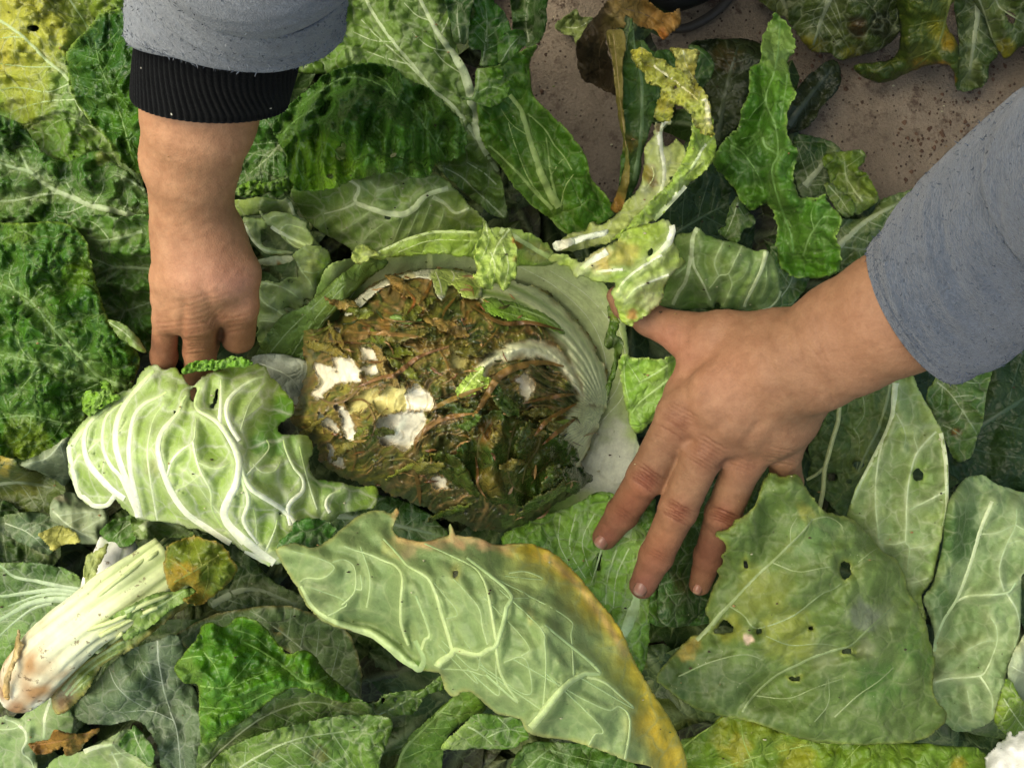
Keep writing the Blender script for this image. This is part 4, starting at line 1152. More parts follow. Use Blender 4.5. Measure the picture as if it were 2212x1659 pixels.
leaf('fallen_leaf', q('C9', (2020, 1340), (2060, 1180), (2120, 1080), (2230, 1240), (2500, 1500), (2500, 1700), (2120, 1450)), -.11, (104, 128, 44), label='small yellow green leaf in the lower right corner, over the white butt', mid=q('C9', (2080, 1200), (2180, 1350), (2300, 1500)), midw=(2, 1), auto=3)
# ------------------------------------------------------------------ top centre: outer leaves of the opened cabbage
leaf('grey_scrap', q('C2', (1370, 160), (1440, 100), (1500, 60), (1530, 110), (1610, 120), (1590, 200), (1530, 250), (1505, 300), (1480, 240), (1420, 220)), GZ + .012, (128, 138, 92), label='small withered pale leaf lying on the bare soil at the top',
     bull=.006, bs=20, wav=.012, wl=40, mid=q('C2', (1600, 130), (1500, 180), (1400, 170)), midw=(1.6, .8), auto=2, net=.2)
leaf('leaf', q('C2', (-400, -300), (300, -300), (720, -60), (700, 180), (735, 290), (770, 420), (860, 650), (960, 850), (1050, 1300), (1040, 1400), (900, 1330), (600, 1060), (400, 800), (0, 500), (-400, 400)),
     [(800, 0, -.09), (960, 60, -.085), (800, 130, -.10), (1000, 250, -.10), (1080, 420, -.13)], (92, 118, 52), parent=cab,
     mid=q('C2', (1250, 1330), (1100, 1130), (980, 960), (900, 840), (850, 680), (825, 600), (780, 460), (700, 330), (620, 220), (560, 110), (500, -10), (440, -150)), midw=(26, 16, 11, 8, 6, 4.5, 3.5),
     veins=[(q('C2', (1000, 1100), (740, 710), (590, 580), (460, 420), (330, 270), (200, 80), (130, -60)), (5, 4)), (q('C2', (590, 580), (380, 370), (230, 240), (100, 100)), (2.5, 1.2)), (q('C2', (700, 330), (560, 300), (440, 200)), (1.8, 1)), (q('C2', (780, 480), (660, 400), (590, 320)), (1.8, 1)),
            (q('C2', (580, 140), (480, 100), (400, 20)), (1.8, 1)), (q('C2', (630, 230), (680, 130), (690, 20)), (1.8, 1)), (q('C2', (460, 420), (300, 380), (160, 330)), (1.8, 1)), (q('C2', (330, 270), (200, 260), (60, 200)), (1.6, 1)), (q('C2', (1040, 1390), (880, 1240), (760, 1130), (620, 1060)), (2.4, 1.4)), (q('C2', (1100, 1350), (960, 1150), (800, 1040)), (2, 1.2))],
     bull=.007, bs=40, net=.5, aniso=(45, 1.5), wav=.010, vcol=(190, 202, 156), col2=(118, 142, 70), rough=.42, tipfade=False, vmix=.9)
leaf('leaf', q('C2', (1080, -200), (1340, -200), (1300, 60), (1310, 130), (1270, 260), (1180, 300), (1100, 200), (1090, 60)), [(1120, 0, -.12), (1170, 40, -.10), (1160, 90, -.115)], (44, 76, 28), parent=cab, bull=.006, wav=.016, wl=60, mid=q('C2', (1200, 270), (1180, 100), (1230, -100)), auto=3, midw=(2, 1), curl=.010)
leaf('leaf', q('C2', (860, 640), (870, 500), (900, 440), (1000, 420), (1040, 380), (1240, 290), (1225, 360), (1205, 410), (1222, 600), (1290, 690), (1430, 820), (1560, 1000), (1600, 1150), (1700, 1260), (1740, 1350), (1720, 1400), (1560, 1480), (1440, 1500), (1330, 1400), (1150, 1250), (1000, 1050), (900, 910), (870, 740)),
     [(1050, 200, -.10), (1150, 150, -.10), (1100, 280, -.095), (1200, 300, -.11), (1180, 440, -.13), (1290, 440, -.14), (1240, 380, -.12), (1060, 320, -.105)], (72, 112, 30), parent=cab,
     mid=q('C2', (1390, 1330), (1330, 1230), (1270, 1100), (1230, 980), (1200, 890), (1150, 720), (1075, 610)), midw=(10, 7, 5),
     veins=[(q('C2', (1350, 1340), (1230, 1220), (1110, 1090), (1000, 980), (900, 905)), (5, 2.5)), (q('C2', (1370, 1270), (1340, 1130), (1320, 980), (1305, 860)), (4, 2)), (q('C2', (1300, 1290), (1190, 1130), (1100, 900), (1060, 760)), (2, 1.2)),
            (q('C2', (1400, 1330), (1430, 1200), (1490, 1110)), (2, 1)), (q('C2', (1340, 1120), (1420, 1020), (1470, 1080)), (1.6, 1)), (q('C2', (1190, 730), (1300, 830), (1360, 930), (1420, 1000), (1475, 1090)), (2, 1.6)), (q('C2', (1180, 860), (1090, 800), (1020, 700)), (1.6, 1))],
     vcol=(176, 196, 112), bull=.006, bs=38, net=.4, rough=.36, holes=[], blot=[(1080, 210, 50, (60, 104, 24), .7)], edge=[((150, 176, 90), 3.5, .6)], aniso=(60, 1.4), tipfade=False, vmix=.85)
leaf('leaf', q('C2', (830, 0), (900, -60), (1000, 40), (1060, 120), (1080, 190), (1050, 300), (1010, 410), (940, 430), (880, 420), (900, 330), (820, 310), (810, 180)), [(1030, 40, -.06), (1080, 70, -.06), (1040, 120, -.075)], (56, 100, 28), parent=cab, bull=.006, bs=36, rough=.3, mid=q('C2', (900, 400), (930, 200), (920, 0)), midw=(2, 1), auto=4, wav=.010)
leaf('leaf', q('C2', (1010, 240), (1100, 200), (1170, 200), (1180, 290), (1110, 350), (1030, 420), (1000, 380)), -.075, (62, 104, 32), parent=cab, bull=.005, mid=q('C2', (1020, 400), (1080, 300), (1150, 220)), midw=(2, 1), auto=2)
leaf('leaf', q('C2', (650, -80), (830, -60), (820, 150), (800, 280), (760, 280), (720, 270), (690, 130)), -.085, (40, 74, 26), parent=cab, bull=.006, mid=q('C2', (760, 270), (740, 100), (760, -60)), midw=(2, 1), auto=3)
leaf('leaf', q('C2', (860, 460), (890, 440), (1000, 440), (1070, 540), (1060, 620), (960, 690), (850, 650), (770, 640), (775, 620), (840, 620)), -.07, (86, 124, 34), parent=cab, bull=.007, bs=26, veins=[(q('C2', (880, 450), (870, 560), (840, 630), (780, 630)), (3, 2)), (q('C2', (860, 600), (950, 560), (1040, 580)), (2, 1))], wav=.008)
leaf('leaf', [(495, 300), (560, 250), (620, 250), (640, 320), (640, 400), (600, 430), (540, 425), (495, 410)], [(510, 350, -.10), (600, 280, -.08), (620, 400, -.09), (540, 410, -.10)], (54, 92, 30), parent=cab, mid=[(630, 280), (580, 340), (510, 400)], midw=(2.4, 1.4), auto=3, bull=.008, bs=30, cell_puff=1.6, rough=.3)
leaf('leaf', [(500, 408), (540, 392), (575, 394), (620, 380), (650, 392), (655, 408), (600, 412), (560, 420), (520, 424)], -.07, (112, 146, 52), parent=cab, bull=.008, bs=16, jag=3.5, rip=.006, ripl=20)
# curled crinkled leaf and the pale underside below it
leaf('leaf', [(640, 400), (700, 385), (800, 365), (880, 370), (960, 385), (1010, 440), (1045, 475), (1038, 505), (985, 512), (905, 528), (850, 545), (800, 552), (770, 548), (745, 530), (705, 508), (672, 485), (648, 455), (628, 425)],
     [(650, 420, -.075), (800, 400, -.05), (950, 420, -.065), (720, 500, -.085), (880, 500, -.075), (1020, 490, -.09), (830, 455, -.045)], (118, 148, 62), parent=cab, under=True,
     veins=[([(700, 396), (740, 385), (775, 404), (768, 432), (785, 444), (830, 458), (865, 463), (892, 450), (922, 420), (980, 404)], (3, 4, 6, 8, 9, 6)), ([(935, 425), (962, 440), (985, 460), (1020, 446)], (6, 3)), ([(772, 436), (745, 450), (700, 462)], (4, 1.6)), ([(845, 470), (800, 505), (765, 540)], (2, 1)), ([(870, 470), (850, 520), (838, 545)], (2.4, 1)),
            ([(905, 455), (885, 500), (870, 535)], (2, 1)), ([(800, 455), (770, 480), (735, 500)], (2, 1)), ([(800, 392), (820, 410), (862, 400)], (2.4, 1)), ([(930, 440), (915, 480), (900, 520)], (1.8, 1)), ([(960, 450), (950, 485), (930, 515)], (1.8, 1)), ([(740, 450), (700, 480), (690, 490)], (1.6, .8))],
     vcol=(206, 216, 160), net=.75, nets=75, holes=[(838, 470, 8, 6)], bull=.004, rip=.008, jag=3, tipfade=False)
leaf('leaf', q('E1', (20, 170), (120, 150), (300, 120), (480, 160), (560, 150), (640, 300), (740, 360), (760, 480), (640, 440), (500, 280), (300, 290), (100, 310), (20, 300)), [(510, 450, -.075), (600, 440, -.06), (660, 480, -.07), (560, 460, -.06)], (136, 158, 84), parent=cab, under=True, net=.4,
     veins=[(q('E1', (550, 140), (590, 230), (620, 310), (690, 350)), (4, 2.5))])
leaf('leaf', q('E1', (120, 320), (200, 320), (330, 330), (350, 420), (300, 440), (290, 500), (310, 590), (420, 620), (560, 640), (600, 660), (450, 690), (330, 660), (240, 580), (150, 440)), [(530, 480, -.065), (560, 540, -.06), (620, 545, -.055), (560, 490, -.065)], (144, 166, 92), parent=cab, under=True,
     veins=[(q('E1', (125, 340), (160, 430), (230, 550), (320, 630), (430, 655), (590, 655)), (4, 3))], net=.3)
leaf('leaf', q('E1', (270, 240), (330, 290), (420, 260), (560, 290), (660, 340), (740, 370), (740, 420), (790, 500), (780, 590), (720, 630), (600, 600), (520, 540), (450, 460), (340, 370), (290, 300)), [(570, 470, -.045), (640, 480, -.04), (670, 520, -.045), (600, 500, -.04)], (154, 176, 88), parent=cab, under=True,
     veins=[(q('E1', (275, 230), (290, 300), (350, 370), (470, 460), (600, 530), (760, 600)), (5, 3)), (q('E1', (470, 450), (510, 410), (570, 390), (740, 440)), (2.6, 1.4)), (q('E1', (340, 360), (420, 310), (520, 300)), (2, 1)), (q('E1', (540, 510), (570, 580), (680, 610)), (2.4, 1))], vcol=(216, 224, 174), net=.4, holes=[(603, 476, 3.5, 3.5)], bull=.004)
leaf('leaf', q('E1', (240, 735), (420, 690), (600, 680), (620, 720), (540, 760), (400, 780), (290, 775)), -.075, (188, 194, 150), parent=cab, under=True, net=.15, blot=[(603, 569, 7, (150, 110, 50), .8)])
leaf('leaf', q('E1', (260, 1080), (290, 940), (360, 930), (440, 940), (520, 910), (600, 900), (650, 880), (640, 760), (600, 680), (680, 620), (830, 600), (930, 620), (960, 700), (940, 790), (910, 860), (900, 1000), (860, 1060), (800, 1070), (840, 1130), (800, 1140), (720, 1110), (700, 1180), (640, 1210), (590, 1190), (500, 1190), (560, 1240), (690, 1290), (600, 1360), (500, 1480), (430, 1570), (280, 1540), (250, 1300)),
     [(560, 620, -.085), (640, 640, -.07), (690, 570, -.055), (620, 690, -.085), (570, 740, -.095), (690, 640, -.08)], (136, 158, 92), parent=cab, under=True, veins=[(q('E1', (310, 950), (440, 970), (560, 1020), (680, 1110)), (3, 1.4)), (q('E1', (280, 1080), (340, 1150), (430, 1200), (520, 1260), (640, 1290)), (3, 1.4)), (q('E1', (280, 1310), (400, 1320), (540, 1350)), (2, 1)), (q('E1', (640, 740), (690, 840), (760, 930), (800, 1040)), (2.4, 1)), (q('E1', (690, 830), (780, 850), (850, 840)), (1.8, 1))],
     net=.5, jag=4, jagl=10, bull=.004, blot=[(708, 565, 26, (134, 170, 44), .8), (695, 600, 22, (134, 170, 44), .7)], rip=.008, vcol=(186, 200, 150), holes=[(628, 609, 7, 4)])
leaf('leaf', [(598, 262), (640, 215), (700, 165), (770, 140), (830, 142), (885, 170), (940, 205), (985, 248), (1008, 292), (1002, 330), (968, 352), (940, 356), (930, 380), (900, 386), (880, 380), (850, 372), (800, 380), (760, 392), (720, 405), (655, 412), (635, 404), (622, 372), (618, 330), (596, 300)],
     [(620, 300, -.055), (700, 190, -.045), (830, 160, -.045), (980, 280, -.05), (800, 260, -.012), (700, 300, -.018), (900, 300, -.02), (660, 400, -.05), (800, 375, -.035), (900, 375, -.04)], (74, 112, 42), parent=cab,
     mid=[(960, 340), (900, 250), (820, 185), (740, 170), (650, 230)], midw=(2.5, 2), vcol=(146, 172, 100), veins=[(q('C2', (190, 480), (270, 520), (330, 590), (380, 670)), (2.6, 1.4)), (q('C2', (520, 640), (545, 720), (520, 860), (530, 960)), (2, 1)), (q('C2', (210, 810), (270, 870), (290, 940)), (2, 1)), (q('C2', (640, 830), (600, 930), (560, 970)), (1.8, 1)), ([(612, 290), (640, 260), (700, 225)], (3, 1.6)), ([(655, 390), (640, 350), (650, 310)], (2.4, 1.4)), ([(680, 300), (720, 320), (740, 350)], (1.8, 1))],
     aniso=(75, 2.6), bull=.017, bs=52, rip=.010, net=.35, rough=.30, holes=[(735, 332, 11, 16), (742, 318, 6, 9), (712, 380, 8, 5), (966, 352, 8, 5), (850, 335, 7, 5)], flute=[([(700, 190), (650, 270), (640, 390)], .010, 9), ([(750, 180), (690, 260), (680, 400)], -.010, 8), ([(790, 190), (735, 280), (725, 395)], .011, 9), ([(830, 195), (785, 290), (775, 385)], -.010, 8), ([(865, 205), (835, 290), (830, 375)], .012, 9), ([(895, 225), (880, 300), (880, 375)], -.010, 8), ([(925, 245), (925, 310), (930, 375)], .011, 9), ([(955, 270), (965, 320), (960, 350)], -.008, 8), ([(610, 300), (700, 225), (800, 185), (900, 220), (970, 300)], .008, 12)], cell_puff=1.8, jag=4, jagl=12, blot=[(680, 360, 80, (112, 148, 40), .8), (740, 380, 60, (120, 154, 48), .7), (620, 330, 40, (110, 142, 50), .6), (960, 240, 60, (74, 100, 40), .7), (830, 200, 80, (44, 78, 34), .5)], wav=.008)

# dry and rolled leaves right of the top gap
leaf('brown_leaf', q('C2', (1500, 320), (1550, 190), (1640, 90), (1700, 10), (1760, -80), (1880, -60), (1960, 10), (2060, 80), (2110, 90), (2160, 65), (2170, 170), (2110, 210), (2060, 260), (2010, 200), (1900, 160), (1820, 100), (1800, 180), (1700, 200), (1690, 260), (1760, 560), (1770, 620), (1640, 560), (1540, 500), (1510, 420)),
     [(1260, 130, -.16), (1300, 60, -.10), (1340, 10, -.085), (1440, 40, -.09), (1460, 60, -.10), (1310, 180, -.15), (1330, 90, -.085)], (60, 48, 34), label='dead brown withered leaf with a curled tan top, at the top beside the bare soil',
     blot=[(1420, 40, 70, (156, 112, 66), .95), (1360, 20, 50, (140, 110, 70), .9), (1430, 80, 20, (160, 92, 40), .8), (1340, 60, 40, (120, 100, 66), .8)], bull=.007, bs=30, aniso=(60, 3), net=.2, rough=.6, trans=.05, jag=4, wav=.012, wl=80, veins=[(q('C2', (1700, 210), (1650, 340), (1660, 520)), (1.6, 1)), (q('C2', (1820, 60), (1930, 90), (2060, 150)), (1.6, .8))], vcol=(150, 124, 84))
leaf('leaf', q('C2', (1860, 90), (1875, 250), (1930, 260), (1990, 330), (2050, 320), (2130, 340), (2212, 420), (2120, 500), (2060, 620), (2010, 720), (1960, 880), (1930, 960), (1900, 1150), (1800, 1330), (1780, 1150), (1800, 900), (1790, 600), (1800, 400), (1830, 260)), [(1370, 100, -.07), (1440, 140, -.09), (1360, 250, -.085), (1350, 400, -.12), (1400, 220, -.075)], (58, 88, 30), parent=cab,
     veins=[(q('C2', (1870, 90), (1862, 200), (1880, 330), (1905, 450), (1922, 560), (1922, 760), (1910, 900), (1890, 1050), (1870, 1160)), (2.4, 4, 5, 5.5))], vcol=(132, 150, 108), wav=.008, net=.35, blot=[(1358, 310, 26, (140, 110, 60), .6)], tipfade=False)
leaf('leaf', q('C2', (1690, 215), (1740, 190), (1800, 200), (1812, 300), (1790, 420), (1800, 560), (1800, 700), (1822, 900), (1840, 1060), (1830, 1200), (1790, 1350), (1745, 1360), (1720, 1330), (1760, 1240), (1800, 1100), (1812, 960), (1780, 800), (1755, 640), (1735, 420)), [(1330, 80, -.065), (1340, 200, -.07), (1355, 330, -.085), (1330, 450, -.12)], (122, 106, 62), parent=cab, aniso=(85, 4), bull=.006, bs=22, net=.1, rough=.55,
     blot=[(1325, 445, 34, (150, 106, 56), .9), (1350, 320, 50, (86, 100, 44), .6)], part_label='brown rolled dying leaf stalk', veins=[(q('C2', (1740, 220), (1765, 450), (1790, 700), (1828, 1000)), (1.6, 1.4)), (q('C2', (1710, 230), (1750, 500), (1770, 720)), (1.4, 1))], vcol=(150, 132, 86))
leaf('torn_leaf', q('C3', (615, 90), (640, 95), (690, 150), (725, 230), (740, 330), (700, 385), (705, 440), (722, 495), (745, 600), (705, 680), (688, 800), (700, 880), (740, 915), (770, 970), (760, 1030), (735, 1090), (760, 1190), (775, 1255), (810, 1268), (880, 1270), (930, 1248), (965, 1300), (1045, 1400), (1005, 1490), (1010, 1560), (1040, 1600), (1000, 1760), (700, 1760), (620, 1560), (640, 1450), (560, 1300), (450, 1350), (340, 1190), (230, 1060), (240, 990), (290, 900), (340, 850), (390, 790), (420, 650), (455, 560), (450, 480), (465, 420), (525, 395), (540, 280), (560, 200)),
     [(1690, 40, -.12), (1690, 140, -.10), (1660, 280, -.085), (1700, 300, -.095), (1640, 330, -.10), (1700, 420, -.09), (1760, 470, -.08), (1780, 560, -.10), (1600, 380, -.12), (1690, 200, -.08)], (66, 108, 34), label='tall bright green torn leaf standing up at the right, before the bare soil', cat='leaf',
     veins=[(q('C3', (650, 150), (640, 300), (610, 480), (560, 640), (620, 800), (640, 980), (600, 1100), (650, 1300), (720, 1500), (740, 1650)), (2, 3)), (q('C3', (700, 420), (690, 560), (670, 680), (650, 800)), (2.4, 1.2)), (q('C3', (540, 880), (560, 940), (620, 980), (700, 1060)), (4, 2)), (q('C3', (800, 1640), (840, 1520), (870, 1470), (930, 1390), (1030, 1400)), (2.8, 1.6)), (q('C3', (870, 1470), (850, 1380), (870, 1310)), (2, 1)),
            (q('C3', (400, 890), (480, 880), (520, 980)), (1.6, 1)), (q('C3', (560, 640), (480, 720), (430, 800)), (1.6, 1)), (q('C3', (330, 930), (420, 990), (520, 1140), (550, 1270)), (1.8, 1))],
     vcol=(156, 182, 118), blot=[(1680, 100, 60, (126, 148, 92), .9), (1700, 130, 40, (120, 144, 88), .8), (1690, 190, 46, (98, 138, 52), .7), (1610, 350, 60, (52, 84, 40), .7), (1780, 500, 50, (80, 116, 50), .5)], bull=.006, bs=36, rip=.016, ripl=60, jag=5, jagl=14, net=.3, rough=.34, wav=.014, wl=110, edge=[((160, 184, 110), 3, .5)], holes=[(1736, 142, 4, 9)],
     flute=[(q('C3', (520, 400), (560, 640), (500, 850), (420, 950)), -.014, 14), (q('C3', (700, 880), (640, 1100), (700, 1300)), .014, 20)])

c_in = catmull([(1262, 1000), (1302, 890), (1313, 830), (1290, 760), (1245, 690), (1190, 640), (1130, 612), (1000, 585), (870, 588)], 6)
c_out = catmull([(1356, 1060), (1376, 930), (1362, 800), (1342, 690), (1292, 606), (1200, 560), (1130, 546), (1000, 538), (860, 546)], 6)
cup_folds = [(((c_in * (1 - t_) + c_out * t_)[::5]).tolist(), .0026, 5.5) for t_ in np.linspace(.06, .95, 9)]

# ------------------------------------------------------------------ the cup of inner leaves round the heart
HS = [(745, 655), (775, 632), (820, 605), (870, 588), (930, 580), (1000, 585), (1060, 596), (1130, 612), (1190, 640), (1245, 690), (1290, 760), (1313, 830), (1302, 890), (1282, 950), (1258, 1000), (1270, 1040), (1235, 1070), (1190, 1100), (1130, 1140), (1070, 1148), (1010, 1140), (950, 1115), (895, 1090), (830, 1060), (762, 1040), (705, 1010), (680, 960), (645, 930), (627, 905), (640, 870), (652, 840), (660, 790), (650, 725), (652, 708), (700, 700), (735, 690), (738, 672)]
CUP = (174, 183, 140)
leaf('leaf', [(700, 590), (745, 562), (860, 545), (1000, 538), (1180, 555), (1290, 600), (1345, 680), (1360, 780), (1372, 930), (1400, 1030), (1390, 1100), (1330, 1180), (1250, 1200), (1150, 1130), (1000, 1060), (800, 980), (700, 900), (640, 860), (610, 800), (660, 700)],
     [(800, 570, -.085), (1000, 560, -.125), (1200, 590, -.125), (1330, 680, -.115), (1340, 850, -.13), (1350, 1000, -.12), (1300, 1150, -.105), (1100, 1180, -.12), (1000, 850, -.16), (640, 850, -.12), (750, 620, -.10)], CUP, parent=cab,
     bull=.0004, wav=.003, net=.06, nets=40, cell_puff=.04, flute=cup_folds, curl=0, edge=[((150, 174, 90), 20, .3)], rough=.5, trans=.05, mott=.06, col2=(186, 190, 154), rip=.003,
     veins=[([(1290, 900), (1340, 820), (1330, 720), (1270, 640), (1180, 580)], (1.2, .8)), ([(1290, 920), (1352, 840), (1340, 720), (1290, 640)], (1.2, .8)), ([(1280, 880), (1310, 800), (1280, 700), (1200, 620), (1120, 575)], (1.2, .8)), ([(700, 780), (690, 700), (720, 620), (770, 575)], (1.4, 1)), ([(680, 790), (660, 720), (700, 630)], (1.4, 1)), ([(735, 740), (735, 680), (780, 610)], (1.4, 1))],
     blot=[(690, 680, 90, (120, 142, 92), .9), (740, 640, 70, (110, 132, 84), .8), (640, 800, 60, (150, 164, 128), .7), (1200, 1200, 130, (126, 160, 84), .95), (1320, 1160, 90, (132, 162, 92), .8), (1325, 1000, 90, (216, 216, 194), .9), (1350, 1060, 60, (216, 216, 194), .8), (1310, 1120, 50, (206, 208, 180), .7)], vcol=(206, 212, 182))
cupo = LEAVES[-1]
for k_, tt in enumerate(np.linspace(.1, .92, 9)):
    jj = .10 * noise(np.linspace(0, 4, len(c_in)) + k_ * 3.1, np.zeros(len(c_in)) + k_, 9)[:, None] * .5
    cc_ = c_in * (1 - tt - jj) + c_out * (tt + jj)
    i0_ = (k_ * 7) % 9
    ribbon('vein', cc_[i0_:len(cc_) - (k_ * 5) % 14:3], (1.5, 1.2, .7), .4, lambda a, b: bil(TOP, a, b, U0, V0, G) - .0013, lin(168, 174, 128), lin(158, 164, 120), MAT_VEIN, cupo, n=3)
leaf('leaf', [(600, 690), (660, 660), (740, 590), (790, 560), (840, 566), (800, 600), (745, 650), (690, 720), (650, 790), (610, 850), (560, 860), (545, 790)], [(620, 760, -.115), (700, 660, -.10), (780, 590, -.095), (580, 840, -.12)], (104, 128, 74), parent=cab, bull=.001, net=.15, rough=.4,
     veins=[([(560, 850), (620, 780), (680, 690), (760, 600)], (2.2, 1.4)), ([(590, 852), (650, 770), (700, 690), (790, 592)], (2, 1.2)), ([(548, 810), (610, 730), (680, 660), (740, 605)], (2, 1.2))], vcol=(150, 166, 120), wav=.004)
leaf('leaf', [(545, 770), (600, 765), (650, 775), (690, 800), (660, 860), (640, 920), (580, 830), (550, 800)], -.125, (186, 192, 168), parent=cab, bull=.0005, net=.05, veins=[([(560, 785), (620, 810), (660, 850)], (2, 1.2))])
leaf('leaf', [(1080, 1160), (1160, 1120), (1240, 1090), (1300, 1060), (1360, 1085), (1402, 1110), (1412, 1200), (1408, 1300), (1400, 1400), (1388, 1450), (1350, 1470), (1240, 1290), (1140, 1230)], [(1150, 1160, -.10), (1300, 1090, -.09), (1390, 1130, -.085), (1390, 1300, -.07), (1280, 1240, -.085), (1360, 1420, -.075)], (112, 148, 56), parent=cab,
     veins=[(q('C8', (1900, -60), (1850, 60), (1820, 170)), (12, 10)), (q('C8', (1990, 130), (1950, 260), (1890, 560), (1830, 740), (1790, 830)), (15, 13, 9)), (q('C8', (1400, 30), (1390, 200), (1480, 380)), (1.8, 1)), (q('C8', (1500, 20), (1460, 240), (1560, 430)), (1.8, 1)), (q('C8', (1620, 20), (1540, 200), (1600, 420)), (1.8, 1)), (q('C8', (1700, 120), (1640, 330), (1600, 460)), (3, 1.4)),
            (q('C8', (1760, 250), (1700, 440), (1690, 600)), (2.2, 1)), (q('C8', (1840, 240), (1760, 420), (1740, 620)), (2, 1))], vcol=(206, 212, 184), bull=.004, bs=24, aniso=(100, 2.2), net=.35, rough=.4, col2=(140, 172, 84), tipfade=False, holes=[([q('C8', (1640, 270), (1668, 262), (1650, 380), (1625, 400))][0])], blot=[(1160, 1170, 50, (96, 130, 56), .6)])
leaf('leaf', q('E3', (520, 900), (600, 840), (600, 930), (640, 960), (800, 1000), (900, 1080), (860, 1130), (760, 1140), (700, 1250), (620, 1500), (900, 1560), (1000, 1700), (600, 1720), (560, 1560), (600, 1200), (480, 1000)), -.115, (70, 104, 40), parent=cab, bull=.005, net=.4, mid=q('E3', (850, 1090), (700, 1300), (640, 1600)), midw=(3, 1.4), auto=4)
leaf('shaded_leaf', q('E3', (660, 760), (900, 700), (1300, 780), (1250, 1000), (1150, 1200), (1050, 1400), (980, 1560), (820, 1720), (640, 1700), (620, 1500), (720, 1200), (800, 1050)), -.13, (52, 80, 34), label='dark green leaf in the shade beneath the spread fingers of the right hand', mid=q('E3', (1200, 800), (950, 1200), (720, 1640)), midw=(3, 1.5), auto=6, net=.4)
# right of the heart: curled over leaf with pale ribs
leaf('leaf', q('E2', (1080, 740), (1180, 640), (1220, 540), (1280, 350), (1290, 170), (1420, 150), (1450, 110), (1500, 105), (1540, 160), (1700, 210), (1850, 250), (1960, 300), (2040, 290), (2110, 380), (2150, 520), (2160, 720), (2080, 770), (1980, 800), (1850, 790), (1640, 770), (1450, 775), (1280, 765)),
     [(1440, 640, -.085), (1470, 530, -.06), (1510, 500, -.045), (1580, 570, -.035), (1660, 560, -.045), (1685, 620, -.065), (1660, 670, -.08), (1540, 660, -.065), (1460, 590, -.055)], (98, 130, 60), parent=cab, under=True,
     veins=[(q('E2', (1480, 110), (1440, 200), (1430, 320), (1410, 420), (1380, 540), (1310, 650), (1270, 740)), (7, 4)), (q('E2', (1435, 340), (1450, 430), (1520, 560), (1600, 740)), (4.5, 2.4)), (q('E2', (2040, 300), (2000, 440), (1930, 590), (1870, 710), (1850, 785)), (6, 4)), (q('E2', (1690, 220), (1640, 320), (1615, 400), (1640, 480), (1655, 500)), (2.6, 1.6)),
            (q('E2', (1840, 260), (1790, 360), (1730, 480), (1655, 500), (1600, 570), (1560, 610)), (2.6, 1.4)), (q('E2', (1730, 480), (1760, 570), (1730, 650), (1680, 760)), (2.2, 1.2)), (q('E2', (2045, 300), (2110, 380), (2148, 520), (2150, 650), (2080, 750), (1990, 780)), (4, 2)), (q('E2', (2040, 420), (2040, 560), (2000, 680)), (1.6, .8)), (q('E2', (1290, 500), (1390, 410), (1400, 330)), (2, 1)), (q('E2', (1760, 560), (1850, 510), (1900, 400)), (1.4, .8))],
     vcol=(186, 200, 150), net=.35, holes=[(1549, 662, 6, 8)], bull=.004, wav=.006, curl=-.010, curlw=16, tipfade=False)

# ------------------------------------------------------------------ the rotten heart
MAT_ROT = simple_material('rotten_tissue', .40, .26, 150, .5, .0016, spec=.45, coat=.55)
WHITE = [[(335, 660), (400, 630), (440, 700), (455, 760), (360, 772), (336, 720)], [(240, 690), (330, 700), (348, 770), (300, 800), (245, 862), (220, 830), (262, 780)], [(470, 598), (545, 610), (548, 652), (490, 640)], [(680, 850), (750, 797), (800, 830), (832, 882), (820, 912), (690, 912)],
         [(548, 985), (620, 940), (690, 930), (785, 928), (792, 990), (740, 1072), (690, 1112), (650, 1090), (580, 1082), (556, 1030)], [(348, 898), (392, 918), (432, 1010), (436, 1082), (388, 1030)], [(298, 960), (352, 1000), (342, 1024), (298, 1002)], [(308, 1098), (350, 1148), (376, 1204), (318, 1172)], [(1268, 760), (1312, 738), (1345, 800), (1312, 856)],
         [(838, 1263), (892, 1268), (902, 1302), (848, 1304)], [(318, 530), (350, 508), (325, 562)], [(478, 708), (540, 690), (540, 722), (490, 730)], [(260, 940), (285, 960), (280, 990), (262, 975)]]
CREAM = [[(402, 880), (480, 828), (552, 800), (545, 850), (470, 905), (418, 922)], [(540, 880), (600, 800), (680, 790), (690, 905), (560, 930)], [(930, 600), (1000, 590), (990, 700), (940, 690)], [(840, 230), (960, 230), (930, 300), (880, 355), (850, 300)]]


WRAP = [[(1040, 255), (1230, 250), (1400, 310), (1560, 470), (1690, 640), (1745, 800), (1740, 930), (1690, 990), (1600, 960), (1560, 860), (1540, 720), (1480, 580), (1360, 470), (1200, 400), (1080, 380)],
        [(975, 835), (1000, 760), (1060, 690), (1140, 610), (1230, 565), (1340, 545), (1450, 580), (1530, 660), (1600, 780), (1600, 880), (1540, 800), (1470, 700), (1360, 650), (1240, 660), (1140, 690), (1100, 760), (1050, 790)],
        [(1530, 900), (1620, 880), (1740, 900), (1720, 970), (1660, 1030), (1630, 1110), (1590, 1200), (1530, 1210), (1545, 1120), (1470, 1180), (1500, 1080), (1420, 1130), (1490, 1010)]]


